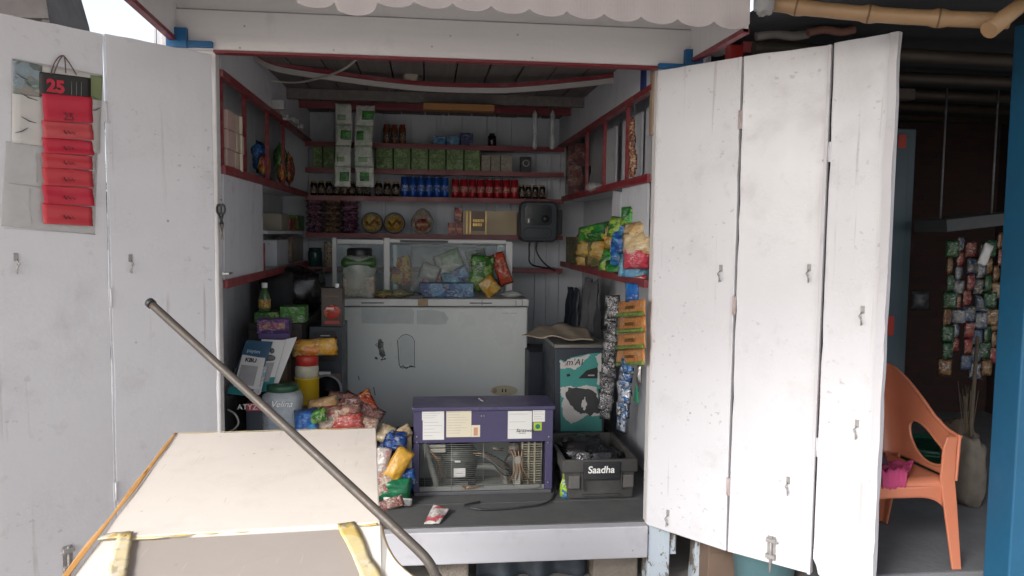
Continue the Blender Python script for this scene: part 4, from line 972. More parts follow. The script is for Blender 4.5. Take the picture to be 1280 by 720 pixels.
for i, (x, y, w_, h_, mt, lb, dy) in enumerate(stand):
    q = Py(x, y, GY+dy); q.z = max(lt+h_*.46, q.z)
    bagthing('snack_packet', lb, 'snack packet', q, w_, h_, .05, mt, 230+i, Rz(rnd.uniform(-.2, .2))@Ry((-.25, .3, .1, -.2, -.5, -.35, .9)[i]), 'packets around the glass frame')
q = Py(640, 368, FY+.12); q.z = lt+.022
solo(MB().packet(.16, .1, .045, 250, q, Rx(math.pi/2)), 'cloth_wad', plain('pale_cloth', (.42, .43, .44), .85, .3, 14, .4), 'pale crumpled wad at the right end of the freezer', 'cloth')
m = MB(); q = Py(521, 370, FY+.03); q.z = lt+.001; m.box(q-V((.045, .02, 0)), q+V((.045, .02, .02))); m.tube([q+V((-.03, 0, .02)), q+V((-.01, -.01, .04)), q+V((.03, 0, .03))], .006, 6)
solo(m, 'stapler', blackp, 'small black gadget at the freezer front edge by the blue box', 'gadget')
# ================================================================== purple compressor unit
PY = .45; a = Py(517, 497, PY); b_ = Py(690, 617, PY); ux0, ux1, uz1 = a.x, b_.x, Py(604, 508, PY).z; uz0 = ZF
pur = plain('purple_enamel', (.070, .060, .135), .35, .15, 5, .08, dirt=.35, dirtc=(.16, .14, .2))
PU = thing('compressor_unit', 'purple metal compressor unit with papers stuck on and open wire grille', 'compressor unit', V(((ux0+ux1)/2, PY+.2, ZF)))
uzm = Py(604, 553, PY).z; H = uz1-uz0; W_ = ux1-ux0; dp = .27
capz = Py(604, 513, PY).z
MB().box((ux0-.008, PY-.012, capz), (ux1+.008, PY+dp, uz1)).build('top_cap', pur, PU, bev=.005)
MB().box((ux0, PY, uzm), (ux1, PY+.02, capz-.001)).build('front_panel', pur, PU, bev=.003)
MB().box((ux0, PY+.001, uz0+.02), (ux0+.03, PY+dp-.01, uzm-.001)).box((ux0, PY+.021, uzm+.001), (ux0+.015, PY+dp-.01, capz-.002)).build('side_panel', pur, PU, bev=.003)
MB().box((ux1-.04, PY+.001, uz0+.02), (ux1, PY+dp-.01, uzm-.001)).box((ux1-.015, PY+.021, uzm+.001), (ux1, PY+dp-.01, capz-.002)).build('side_panel', pur, PU, bev=.003)
grey = plain('galvanised', (.13, .13, .14), .5, .3, 10, .2, metal=.3, dirt=.5)
MB().box((ux0+.031, PY+dp-.03, uz0+.02), (ux1-.041, PY+dp-.012, uzm+.1)).build('back_panel', plain('grey_green_panel', (.34, .37, .34), .6, .3, 8, .2, dirt=.5), PU)
MB().box((ux0+.005, PY-.004, uz0+.0), (ux1-.005, PY+dp-.02, uz0+.019)).build('base_tray', grey, PU, bev=.003)
MB().box((ux0+.032, PY+.006, uz0+.02), (ux1-.042, PY+.02, uz0+.045)).build('lower_rail', plain('pale_rail', (.22, .23, .22), .5, .2, 20, .1, metal=.2, dirt=.4), PU, bev=.002)
m = MB(); wire = plain('wire_grille', (.26, .27, .25), .4, .3, 20, 0, metal=.5, dirt=.4)
n = 22
for i in range(n):
    z = uz0+.05+(uzm-uz0-.06)*i/(n-1); m.tube([(ux0+.028, PY+.004, z), (ux1-.036, PY+.004, z)], .0010, 5)
for u in (.08, .27, .5, .72, .92): m.tube([(ux0+W_*u, PY+.0065, uz0+.03), (ux0+W_*u, PY+.0065, uzm)], .0016, 5)
m.build('wire_grille', wire, PU)
cxp = Py(575, 595, PY+.18); cxx, cyy = cxp.x, PY+.14
comp = plain('compressor_black', (.06, .065, .06), .35, .3, 12, .2, dirt=.7, dirtc=(.22, .22, .19))
cp = MB().lathe([(.06, .0), (.085, .02), (.095, .07), (.097, .10), (.107, .105), (.107, .118), (.097, .125), (.09, .15), (.07, .175), (.03, .188)], (cxx, cyy, uz0+.06), 26).build('compressor', comp, PU)
MB().box((cxx-.04, cyy-.112, uz0+.09), (cxx+.022, cyy-.0985, uz0+.135)).build('data_plate', paper, cp)
MB().box((cxx-.035, cyy-.112, uz0+.168), (cxx-.005, cyy-.1075, uz0+.178)).build('small_plate', paper, cp)
text('-----', (cxx-.009, cyy-.1135, uz0+.112), .02, ink, cp)
for k in (-1, 1): MB().box((cxx+k*.06-.02, cyy-.07, uz0+.0195), (cxx+k*.06+.02, cyy+.07, uz0+.065)).build('mount', blackp, cp)
m = MB(); Z = lambda z: uz0+z; fx = cxx+.29
m.tube(smoothpl([V((cxx+.09, cyy-.03, Z(.12))), V((cxx+.18, cyy-.05, Z(.12))), V((cxx+.235, cyy-.07, Z(.09))), V((cxx+.25, cyy-.1, Z(.04))), V((cxx+.32, cyy-.12, Z(.028))), V((ux1-.06, cyy-.12, Z(.034)))]), .017, 10)
m.build('hose', plain('grey_hose', (.16, .165, .15), .6, .3, 14, .3), PU)
m = MB()
m.tube(smoothpl([V((ux0+.06, cyy-.1, Z(.28))), V((ux0+.085, cyy-.12, Z(.18))), V((ux0+.12, cyy-.12, Z(.06))), V((ux0+.10, cyy-.1, Z(.025)))]), .018, 10)
m.build('hose', MATS['grey_hose'], PU)
copper = plain('copper_pipe', (.34, .20, .11), .35, .3, 20, .1, metal=.7, dirt=.5)
for k in range(3): MB().tube(smoothpl([V((ux0+.08+.02*k, cyy-.11, Z(.24-.03*k))), V((ux0+.12+.01*k, cyy-.13, Z(.2))), V((ux0+.15-.01*k, cyy-.1, Z(.1+.02*k))), V((ux0+.12, cyy-.09, Z(.03))), V((ux0+.2, cyy-.08, Z(.028))), V((cxx+.02, cyy-.14, Z(.035))), V((cxx+.05*k, cyy-.145, Z(.05)))]), .004, 6).build('pipe', copper, PU)
for k in range(4): MB().tube(smoothpl([V((cxx+.27+.02*k, cyy-.1, Z(.23))), V((cxx+.29+.012*k, cyy-.13, Z(.15))), V((cxx+.27+.03*k, cyy-.13, Z(.08))), V((cxx+.24+.045*k, cyy-.1, Z(.03)))]), .0045, 6).build('pipe', copper, PU)
m = MB(); fx = cxx+.29; fzc = Z(.12)
m.lathe([(.07, -.02), (.075, -.01), (.075, .02), (.07, .03)], (fx+.03, cyy, fzc), 20, 'y')
for k in range(5):
    th = k*math.pi*2/5; m.box((fx+.03-.016, cyy-.014, fzc+.015), (fx+.03+.016, cyy-.01, fzc+.07), Ry(th), (fx+.03, cyy-.012, fzc))
m.build('fan', plain('dark_fan', (.05, .05, .05), .5, dirt=.6), PU)
MB().box((fx-.01, cyy-.13, Z(.03)), (fx+.03, cyy-.1, Z(.2))).build('relay_box', plain('pale_relay', (.42, .40, .34), .5, .2, dirt=.5), PU, bev=.003)
m = MB(); m.tube([(fx-.06, cyy-.06, Z(.22)), (fx-.12, cyy-.08, Z(.235))], .01, 8); m.lathe([(.02, 0), (.035, .02), (.035, .05), (.02, .07)], (fx-.0, cyy-.06, Z(.19)), 12); m.build('valve', rusty, PU)
for k in range(5):
    MB().tube(smoothpl([V((cxx+.02+.03*k, cyy-.05, Z(.21-.01*k))), V((cxx+.10+.02*k, cyy-.09, Z(.225-.02*k))), V((cxx+.19+.01*k, cyy-.10, Z(.19-.03*k))), V((fx-.03, cyy-.09, Z(.14-.02*k)))]), .0035, 6).build('wire', (blackp, copper, MATS['grey_hose'])[k % 3], PU)
MB().box((cxx-.09, cyy-.07, Z(.02)), (cxx+.30, cyy+.06, Z(.032))).build('mounting_plate', plain('dusty_steel', (.28, .28, .26), .6, .4, 12, .3, dirt=.6), PU)
cond = plain('condenser_fins', (.44, .40, .30), .55, .25, 10, .3, metal=.2, dirt=.4)
m = MB(); cx0 = ux1-.165
for i in range(17): m.box((cx0, PY+.04, Z(.04+.0135*i)), (ux1-.052, PY+.14, Z(.0445+.0135*i)))
for x in (cx0+.0, cx0+.035, cx0+.068): m.box((x, PY+.037, Z(.036)), (x+.009, PY+.142, Z(.272)))
m.build('condenser', cond, PU)
m = MB().box((ux0+.075, PY+.03, Z(.225)), (ux0+.17, PY+.09, Z(.245))).box((ux0+.08, PY+.035, Z(.25)), (ux0+.17, PY+.09, Z(.266))); m.build('terminal_block', plain('pale_relay', (.42, .40, .34), .5), PU, bev=.002)
def pap(x0, y0, x1, y1, mat, name, lines=0, o=.0025):
    a = Py(x0, y0, PY-.001); b_ = Py(x1, y1, PY-.001)
    p_ = MB().box((a.x, PY-o, b_.z), (b_.x, PY-.0003, a.z)).build(name, mat, PU)
    if lines:
        m = MB(); hh = a.z-b_.z
        for k in range(lines):
            z = a.z-hh*(.10+.84*k/lines); w_ = (b_.x-a.x)*rnd.uniform(.4, .85); m.box((a.x+.006, PY-o-.0008, z-.0022), (a.x+.006+w_, PY-o-.0001, z))
        m.build('print_lines', plain('faint_print', (.50, .50, .50), .8, .1, 40, 0), p_)
    return p_, a, b_
faint = None
pap(527.5, 513, 555, 525, paper, 'paper_note', 4); pap(528.5, 525.3, 555, 549.5, paper, 'paper_note', 5)
pap(558, 511.5, 589, 546, paperc, 'cream_note', 9); p_, a, b_ = pap(589.3, 531.5, 600, 546, paperc, 'cream_note')
MB().box((a.x+.012, PY-.0035, b_.z+.008), (a.x+.034, PY-.0026, a.z-.012)).build('orange_stamp', plain('orange_print', (.6, .3, .18), .5), p_)
p_, a, b_ = pap(635, 514, 664.5, 548, paper, 'paper_note', 3)
c = Py(656, 538, PY); text('Saraswati', (c.x, PY-.0032, c.z), .026, ink, p_, shear=.35)
c = Py(654, 541.5, PY); MB().box((c.x-.025, PY-.0033, c.z), (c.x+.014, PY-.0027, c.z+.0022)).build('underline', ink, p_)
pap(666, 513, 681, 527, paper, 'small_note', 4); p_, a, b_ = pap(667, 528, 677, 538, plain('lime_sticker', (.42, .55, .06), .4, .1, 30, 0), 'lime_sticker')
MB().lathe([(.010, -.002), (.013, -.002), (.013, 0)], ((a.x+b_.x)/2, PY-.0026, (a.z+b_.z)/2), 14, 'y').build('green_mark', plain('green_tag_plastic', (.01, .2, .10), .4), p_)
m = MB()
for x, y in ((599, 498.5), (603, 501), (601, 500), (602, 520), (605, 520), (521, 546), (521, 553), (521, 603), (686, 546), (685, 553), (685, 603)): m.lathe([(.0035, -.004), (.005, -.003), (.005, .0)], Py(x, y, PY-.0121 if y < 509 else PY-.0002), 8, 'y')
m.build('screw', steel, PU)
m = MB().tube(smoothpl([Pz(600, 627, ZF+.008), Pz(580, 632, ZF+.008), Pz(606, 637, ZF+.008), Pz(650, 634, ZF+.008), Pz(684, 628, ZF+.008), Pz(694, 614, ZF+.01), Pz(694, 600, ZF+.05)]), .0045, 8)
solo(m, 'power_cable', blackp, 'black cable looping on the floor before the purple unit', 'cable')
# ================================================================== crate, poster box
CY = .325; fa = Py(703, 578, CY); fb = Py(797, 578, CY); ba = Py(711, 625, CY); bb_ = Py(791, 625, CY)
crt = plain('grey_crate_plastic', (.060, .058, .055), .48, .25, 10, .2, dirt=.45, dirtc=(.17, .16, .15))
ct = fa.z+.012; rb = Pz(700, 541, ct); rb2 = Pz(775, 541, ct); CD = rb.y-CY
print('crate', ct, CD, fa.x, fb.x, rb.x, rb2.x)
CD = min(CD, .62)
CR = thing('plastic_crate', 'dark grey tapered plastic crate with white lettering on its front', 'crate', V(((ba.x+bb_.x)/2, CY+CD/2, ZF)))
x0, x1, X0, X1 = ba.x, bb_.x, fa.x, fb.x
y0b, y1b, y0, y1 = CY+.012, CY+CD-.03, CY, CY+CD
th = .006; zb0 = ZF+.003
def ringq(x0, x1, y0, y1, z): return [V((x0, y0, z)), V((x1, y0, z)), V((x1, y1, z)), V((x0, y1, z))]
rings = [ringq(x0, x1, y0b, y1b, zb0), ringq(X0+.014, X1-.014, y0+.004, y1-.004, ct-.07), ringq(X0, X1, y0-.006, y1+.006, ct-.068), ringq(X0, X1, y0-.006, y1+.006, ct), ringq(X0+.022, X1-.022, y0+.014, y1-.014, ct), ringq(x0+.014, x1-.014, y0b+.012, y1b-.012, zb0+.012)]
vs = [q for r_ in rings for q in r_]; fs = [(3, 2, 1, 0)]
for i in range(5):
    for k in range(4): fs.append((i*4+k, i*4+(k+1) % 4, i*4+4+(k+1) % 4, i*4+4+k))
fs.append((20, 21, 22, 23))
MB()._add(vs, fs).build('crate_body', crt, CR, bev=.005)
xm = (X0+X1)/2+.008
for nm, u0, u1, v0, v1, o in (('label_plate', -.10, .10, ct-.105, ct-.012, .016), ):
    MB().box((xm+u0, CY-o, v0), (xm+u1, CY-.0065, v1)).build(nm, blackp, CR, bev=.004)
m = MB()
for dx in (-.105, .105): m.box((xm+dx-.003, CY-.014, ct-.16), (xm+dx+.003, CY-.004, ct-.069))
m.box((xm-.1, CY-.004, ZF+.02), (xm+.1, CY+.01, ZF+.028)); m.build('moulded_rib', crt, CR)
for k in (-1, 1): MB().box((xm+k*.145-.03, CY-.008, ct-.155), (xm+k*.145+.03, CY+.014, ct-.085)).build('lug', plain('scuffed_plastic', (.14, .13, .125), .6, .4, 20, .3), CR, bev=.006)
text('Saadha', (xm-.006, CY-.0175, ct-.052), .052, whiteink, CR, bold=.0008, shear=.12)
blackbag = plain('black_film', (.012, .012, .015), .25, .4, 20, .6, dirt=.05)
for i, (dx, dy, r_, mt, lb) in enumerate(((-.04, .30, .15, blackbag, 'black plastic bag filling the back of the crate'), (.04, .17, .12, blackbag, 'black plastic bag filling the middle of the crate'), (-.08, .10, .07, silverf, 'crinkled silver bag near the crate front'))):
    zz = ZF+.14-.0*i
    m = MB().blob((xm+dx, CY+dy+.02, zz), r_*1.05, r_*.8, .115-.02*i, 20+i, .35, 3.0); solo(m, 'plastic_bag', mt, lb, 'plastic bag')
MB().box((0, 0, 0), (.001, .001, .001)) 
q = V((xm+.04, CY+.10, ct-.075)); solo(MB().box((q.x-.08, q.y-.05, q.z), (q.x+.06, q.y+.03, q.z+.012), Rx(.25)@Rz(.15)), 'white_card', paper, 'white card lying on the bags inside the crate', 'card')
solo(MB().box((xm-.07, CY+CD-.075, ct-.045), (xm+.09, CY+CD-.068, ct-.038)).box((xm+.055, CY+CD-.08, ct-.05), (xm+.09, CY+CD-.07, ct-.015)), 'tube_packet', plain('pale_teal', (.25, .42, .36), .4), 'thin pale green packet against the crate back wall', 'packet')
# narrow dark cabinet with a torn poster
TY = .98; a = Py(694, 431, TY); b_ = Py(757, 431, TY)
PB = thing('poster_cabinet', 'narrow dark cabinet with a torn teal and white poster', 'cabinet', V(((a.x+b_.x)/2, TY+.2, ZF)))
px0, px1, pz = a.x, b_.x, a.z
MB().box((px0, TY, ZF), (px1, TY+.5, pz-.02)).build('body', darkblue, PB, bev=.008)
MB().box((px0-.008, TY-.012, pz-.0195), (px1+.008, TY+.505, pz+.004)).build('top_plate', plain('greasy_metal', (.26, .25, .23), .35, .4, 14, .2, metal=.5, dirt=.5), PB, bev=.004)
def tp(x, y, o): q = Py(x, y, TY-o); q.y = TY-o; return q
def rag(pts, k=5, a=1.1):
    out = []
    for i, p_ in enumerate(pts):
        q_ = pts[(i+1) % len(pts)]
        for j in range(k):
            t_ = j/k; e_ = 0 if j == 0 else a
            out.append((p_[0]+(q_[0]-p_[0])*t_+rnd.uniform(-e_, e_), p_[1]+(q_[1]-p_[1])*t_+rnd.uniform(-e_, e_)))
    return out
def tpoly(pts, name, mat, o, par):
    if name.startswith('torn'): pts = rag(pts)
    return MB().prism([tp(x, y, o) for x, y in pts], (0, min(o, .0011)-.0002, 0)).build(name, mat, par)
teal = plain('teal_print', (.06, .30, .27), .5, .2, 8, .1, dirt=.3)
po = tpoly([(700, 449), (707, 452), (713, 447), (737, 442), (752, 441), (752, 539), (701, 539)], 'poster', teal, .0016, PB)
pw = plain('torn_white', (.60, .58, .56), .8, .2, 20, .3, dirt=.3)
tpoly([(700, 450), (706, 453), (714, 448), (735, 443), (739, 444), (730, 452), (720, 462), (707, 460), (701, 461)], 'torn_area', pw, .0028, po)
tpoly([(744, 445), (752, 442), (752, 482), (746, 480), (748, 455)], 'torn_area', pw, .0028, po)
tpoly([(701, 484), (709, 483), (722, 484), (733, 481), (746, 484), (748, 505), (752, 518), (745, 520), (735, 519), (728, 523), (714, 530), (704, 520), (702, 508), (705, 498), (701, 494)], 'torn_area', pw, .0028, po)
tpoly([(710, 485), (720, 484), (735, 486), (746, 492), (749, 505), (751, 517), (743, 516), (738, 520), (732, 516), (727, 518), (718, 512), (712, 505), (707, 495)], 'torn_hole', plain('bare_dark', (.05, .052, .055), .6, .3, 20, .2), .004, po)
tpoly([(728, 500), (732, 496), (734, 505), (731, 513), (727, 508)], 'torn_scrap', pw, .0052, po)
tpoly([(723, 473), (733, 463), (747, 459), (747, 473)], 'dark_badge', ink, .004, po)
text('m\'AI', tp(718, 453, .0045), .055, ink, po, shear=.2); text('A', tp(708, 456, .0045), .035, plain('pink_print', (.5, .2, .25), .5), po)
tpoly([(708, 468), (712, 467), (713, 470), (709, 471)], 'small_mark', ink, .004, po)
q0 = tp(735, 470, .0045); m = MB(); m.box(q0+V((-.0, -.001, 0)), q0+V((.04, 0, .008))); m.build('pale_text_bar', plain('grey_print', (.4, .4, .4), .6), po)
# cardboard sheet on it
def cbs(u, v):
    q = Px(650, 430, 0)
    A = Py(652, 433, TY+.05); B = Py(742, 424, TY+.0); C_ = Py(735, 408, TY+.42); Dd = Py(672, 416, TY+.42)
    p_ = (A.lerp(B, u)).lerp(Dd.lerp(C_, u), v)
    fold = abs(((u*2.3+v*.9) % 1)-.5)
    p_.z = pz+.012+.03*fold+.03*abs(noise.noise(p_*6))+.055*max(0, v-.35)*math.sin(u*2.6+.3)+.02*(1-u)
    return p_
s_ = MB().grid(cbs, 24, 14); o = solo(s_, 'cardboard_sheet', plain('cardboard', (.40, .34, .26), .85, .2, 6, .5, dirt=.4, dirtc=(.15, .12, .08)), 'crumpled cardboard sheet lying on top of the poster cabinet', 'cardboard'); md = o.modifiers.new('thick', 'SOLIDIFY'); md.thickness = .006
# dark stuff between freezer and cabinet
a = Py(661, 440, 1.5); b_ = Py(692, 500, 1.5)
solo(MB().box((a.x, 1.5, ZF), (b_.x+.03, 1.9, a.z)), 'dark_box', plain('navy_box', (.012, .018, .035), .5, .3, 8, .2), 'tall navy box in the gap between freezer and poster cabinet', 'box', bev=.006)
# small bottle and litter on the floor
t = thing('sauce_bottle', 'small lime green and blue bottle on the floor beside the crate', 'bottle', V((Pz(706, 621, ZF).x, Pz(706, 621, ZF).y, ZF+.001)))
c = wloc(t)
MB().lathe([(.024, 0), (.028, .008), (.028, .06), (.02, .085), (.012, .1)], c, 16).build('bottle', printed('lime_bottle_print', [(.35, .50, .03), (.03, .15, .35), (.45, .55, .10), (.25, .4, .03)], 24, rough=.3), t)
MB().lathe([(.013, .098), (.015, .1), (.015, .125), (.012, .128)], c, 14).build('cap', plain('olive_cap', (.20, .24, .04), .4), t)
def lf(u, v):
    A = Pz(530, 655, ZF+.006); B = Pz(549, 654, ZF+.006); C_ = Pz(562, 636, ZF+.02); Dd = Pz(542, 630, ZF+.03)
    p_ = A.lerp(B, u).lerp(Dd.lerp(C_, u), v); p_.z += .014*math.sin(math.pi*u)*math.sin(math.pi*v)+.006*noise.noise(p_*30); return p_
o = solo(MB().grid(lf, 12, 12), 'paper_wrapper', printed('red_white_wrap', [(.62, .58, .55), (.66, .63, .6), (.62, .58, .55), (.5, .06, .08), (.65, .62, .6)], 18, rough=.45), 'white and red paper wrapper lying on the kiosk floor', 'wrapper'); md = o.modifiers.new('thick', 'SOLIDIFY'); md.thickness = .003
# ================================================================== left floor pile
SY = 1.15; a = Py(386, 408, SY); b_ = Py(424, 408, SY)
SP = thing('speaker_cabinet', 'tall dark speaker cabinet with a pale ring low on its front', 'speaker', V(((a.x+b_.x)/2, SY+.15, ZF)))
sx0, sx1, sz = a.x, b_.x+.015, a.z
MB().box((sx0, SY, ZF), (sx1, SY+.34, sz)).build('cabinet', darkblue, SP, bev=.006)
q = Py(406, 418, SY); MB().prism(rrect(sx0+.03, sx1-.03, Py(400, 452, SY).z, Py(400, 414, SY).z, .02, SY-.006), (0, .0055, 0)).build('upper_grille', blackp, SP, bev=.002)
MB().box((sx0+.07, SY-.009, q.z-.01), (sx1-.07, SY-.0062, q.z-.003)).build('name_strip', plain('grey_print', (.4, .4, .4), .6), SP)
MB().prism(rrect(sx0+.006, sx1-.006, Py(400, 535, SY).z, Py(400, 467, SY).z, .012, SY-.006), (0, .0055, 0)).build('lower_panel', plain('brown_panel', (.16, .10, .075), .5, .3, 10, .2), SP, bev=.002)
c = Py(408, 487, SY-.02); r_ = .095
MB().lathe([(r_*.86, -.012), (r_*.95, -.018), (r_, -.008), (r_, .013), (r_*.86, .013), (r_*.86, -.012)], c, 32, 'y', cap=False).build('pale_ring', plain('grey_ring', (.30, .31, .32), .35, .2, 20, .05), SP)
MB().lathe([(r_*.855, .004), (r_*.5, .012), (r_*.2, .014), (.02, .006)], c, 28, 'y').build('cone', plain('cone_black', (.02, .022, .03), .6), SP)
q = Py(403, 468, SY); MB().box((q.x-.02, SY-.016, q.z), (q.x+.05, SY-.0062, q.z+.018)).build('pale_clip', paper, SP)
# box with the red apple-like fruit on it
AY = 1.12; a = Py(401, 360, AY); b_ = Py(428, 407, AY)
t = thing('juice_carton', 'dark carton with a glowing red fruit picture, standing on the speaker', 'carton', V(((a.x+b_.x)/2, AY+.05, sz+.001)))
ax0, ax1 = a.x, b_.x; az1 = a.z
MB().box((ax0, AY+.01, sz+.001), (ax1, AY+.14, az1)).build('carton', plain('dark_brown_card', (.045, .025, .02), .35, .3, 10, .1), t, bev=.003)
c = V(((ax0+ax1)/2+.002, AY+.0095, sz+.09)); MB().lathe([(.005, -.003), (.048, -.002), (.05, 0)], c, 24, 'y', sy=.9).build('fruit_picture', printed('apple_print', [(.45, .05, .03), (.55, .16, .08), (.35, .02, .02)], 14, rough=.3), t)
MB().box((ax0+.03, AY+.006, sz+.105), (ax0+.075, AY+.0064, sz+.118)).build('fruit_glint', plain('pale_pink_print', (.7, .45, .4), .4), t)
MB().box((ax0+.02, AY+.0075, sz+.018), (ax1-.02, AY+.0097, sz+.036)).build('red_band', plain('red_print', (.4, .04, .03), .5), t)
MB().box((ax0+.02, AY+.0075, az1-.055), (ax1-.025, AY+.0097, az1-.047)).build('brown_print', plain('brown_print', (.16, .07, .01), .5), t)
MB().lathe([(.012, 0), (.013, .004), (.013, .02), (.011, .024)], (ax1-.035, AY+.04, az1+.0), 14).build('cap', whiteink, t)
# black bag and shelf unit at the back left
BSY = 1.2
BS = thing('low_cupboard', 'low dark cupboard under the black bags in the left corner', 'cupboard', V((-.8, 1.6, ZF)))
a = Py(335, 410, 1.0)
MB().box((-1.1, .98, ZF), (sx0-.015, 2.0, Py(340, 404, .99).z)).build('carcass', plain('dark_wood', (.035, .028, .025), .6, .3, 6, .3), BS, bev=.004)
MB().box((-1.09, .972, ZF+.03), (sx0-.03, .9795, Py(340, 404, .99).z-.04)).build('door', plain('dark_wood_door', (.045, .036, .03), .55, .3, 6, .3), BS)
zt_ = Py(340, 404, .99).z
for i, (x, y, rx, ry, rz, mt, lb) in enumerate(((372, 378, .20, .2, .16, blackbag, 'large black plastic bag in the left corner above the cupboard'), (350, 372, .13, .15, .15, plain('charcoal_cloth', (.025, .027, .03), .85, .3, 12, .5), 'charcoal bundle behind the green packs in the left corner'))):
    c = Py(x, y, 1.62-.1*i); c.z = zt_+rz*.93
    solo(MB().blob(c, rx, ry, rz, 40+i, .3, 2.4), 'stuffed_bag', mt, lb, 'bag')
# small bottle with yellow label, green packs, purple box
c = Py(331, 384, 1.05); c.z = zt_+.001
gb = [('green_carton', 318, 391, 358, 404, .99, greenfoil, 'long green carton under the small bottle in the left pile', .16), ('green_carton', 345, 391, 381, 414, 1.02, printed('bright_green_print', [(.10, .30, .05), (.16, .36, .08), (.05, .2, .03)], 10), 'bright green carton at the right end of the left pile', .14)]
z_ = Py(340, 404, .99).z
t, xa, xb, z0_, z1_ = carton('green_carton', gb[0][7], 'carton', 318, 391, 349, 404, .99, .16, greenfoil, zsnap=zt_+.001)
t, xa2, xb2, z0b, z1b = carton('green_carton', gb[1][7], 'carton', 350, 390, 381, 410, .99, .14, gb[1][6], zsnap=zt_+.001)
c = Py(331, 390, 1.05); c.z = z1_+.001
t = thing('drink_bottle', 'small green bottle with yellow label standing on the green carton', 'bottle', c)
MB().lathe([(.03, 0), (.034, .01), (.034, .08), (.02, .12), (.014, .14)], c, 16).build('bottle', plain('green_bottle', (.06, .13, .05), .2), t)
MB().lathe([(.0345, .02), (.035, .022), (.035, .07), (.0345, .072)], c, 16).build('yellow_label', yellowpr, t)
MB().lathe([(.016, .138), (.017, .14), (.017, .165), (.014, .168)], c, 12).build('cap', whiteink, t)
# stand of QR placards etc.
BX = thing('dark_crate_box', 'dark box with a red strip on top behind the leaning pole', 'box', V((-.83, .6, ZF)))
a = Py(281, 504, .42); b_ = Py(327, 504, .42); bxz = a.z
MB().box((max(a.x, -.99), .42, ZF), (b_.x, .80, bxz)).build('box', darkblue, BX, bev=.005)
MB().box((max(a.x, -.99)+.004, .4145, bxz-.04), (b_.x-.0, .4195, bxz-.002)).build('red_strip', plain('red_pink_strip', (.45, .07, .10), .5, .2, 20, .1), BX)
c = Py(309, 501, .41); text('ATYZ', (c.x, .4125, bxz-.021), .04, whiteink, BX)
# shelf box behind carrying the purple box
a = Py(300, 420, .86); 
MBx = MB().box((-1.0, .84, ZF), (Py(359, 430, .84).x, .965, Py(340, 418, .84).z)); solo(MBx, 'tall_carton', plain('brown_carton', (.17, .12, .08), .8, .2, 8, .3), 'tall brown carton hidden behind the leaning placards', 'carton', bev=.004)
zt2 = Py(340, 418, .84).z
purb = printed('purple_box_print', [(.12, .04, .20), (.18, .06, .26), (.08, .03, .15)], 12, rough=.4)
t, xa, xb, z0_, z1_ = carton('purple_box', 'purple box with a pink picture on top of the left pile', 'box', 321, 400, 361, 418, .85, .1, purb, zsnap=zt2+.001)
face_panel(t, xa+.012, xb-.02, z0_+.025, z1_-.018, .85, printed('pink_picture', [(.36, .12, .20), (.45, .25, .12), (.25, .08, .2)], 20), 'pink_picture')
t2 = carton('violet_box', 'flat violet box under the purple box, edge showing', 'box', 323, 417, 362, 424, .81, .028, plain('violet_card', (.10, .07, .22), .5), zsnap=None)
# placards leaning back
def placard(name, label, quad, Y0, Y1, mat, th=.006):
    """board leaning: bottom edge at depth Y0, top edge at Y1"""
    q = [Py(quad[0][0], quad[0][1], Y1), Py(quad[1][0], quad[1][1], Y1), Py(quad[2][0], quad[2][1], Y0), Py(quad[3][0], quad[3][1], Y0)]
    n = (q[1]-q[0]).cross(q[3]-q[0]).normalized()
    if n.y > 0: n = -n
    c = (q[2]+q[3])/2
    o = tag(MB().prism(q, -n*th).build(name, mat, loc=c, bev=.0015), label, 'placard', 'payment placards in the left pile')
    def onf(u, v, off=.0015): return q[0].lerp(q[1], u).lerp(q[3].lerp(q[2], u), v)+n*off
    return o, onf
def ppanel(onf, u0, u1, v0, v1, name, mat, par, off=.0018):
    p_ = [onf(u0, v0, off), onf(u1, v0, off), onf(u1, v1, off), onf(u0, v1, off)]; n = (onf(0, 0, 1)-onf(0, 0, 0))
    return MB().prism(p_, -n*min(.0012, off-.0002)).build(name, mat, par)
bluepl = plain('blue_placard', (.02, .085, .16), .35, .4, 5, .05)
tealpl = plain('teal_placard', (.02, .22, .23), .35, .3, 5, .05)
whitepl = plain('white_placard', (.62, .62, .61), .35, .1, 6, .05)
codem = plain('grey_print_area', (.36, .36, .37), .6, .35, 14, 0, dirt=.4, dirtc=(.2, .2, .2))
P1, f1 = placard('payment_placard', 'white placard at the back right of the leaning group, teal below', [(352, 425), (371, 421), (346, 484), (333, 486)], .50, .60, whitepl)
P2, f2 = placard('payment_placard', 'white and teal placard with a portrait, second from the right', [(327, 424), (357, 425), (339, 488), (307, 492)], .475, .585, whitepl)
ppanel(f2, 0, 1, .74, 1, 'teal_foot', tealpl, P2); ppanel(f2, .3, .8, .45, .82, 'code_panel', codem, P2, .003)
m = MB(); c = f2(.58, .22, .002); m.lathe([(.001, -.003), (.012, -.0028), (.012, 0)], c, 14, 'y', sy=1.25); m.lathe([(.001, -.003), (.03, -.0028), (.03, 0)], f2(.56, .36, .002), 14, 'y', sy=.6); m.build('portrait', greyink, P2)
ppanel(f2, .15, .42, .1, .24, 'orange_mark', plain('peach_print', (.62, .42, .30), .5), P2)
P3, f3 = placard('payment_placard', 'large blue placard leaning at the left, leftmost of the group', [(308, 425), (341, 427), (317, 496), (284, 492)], .45, .56, bluepl)
c = f3(.42, .2, .002); text('paytm', c, .028, plain('pale_blue_print', (.45, .6, .7), .5), P3, U=(f3(1, .2)-f3(0, .2)).normalized(), W=(f3(.4, 0)-f3(.4, 1)).normalized())
ppanel(f3, 0, 1, .84, 1, 'teal_foot', tealpl, P3)
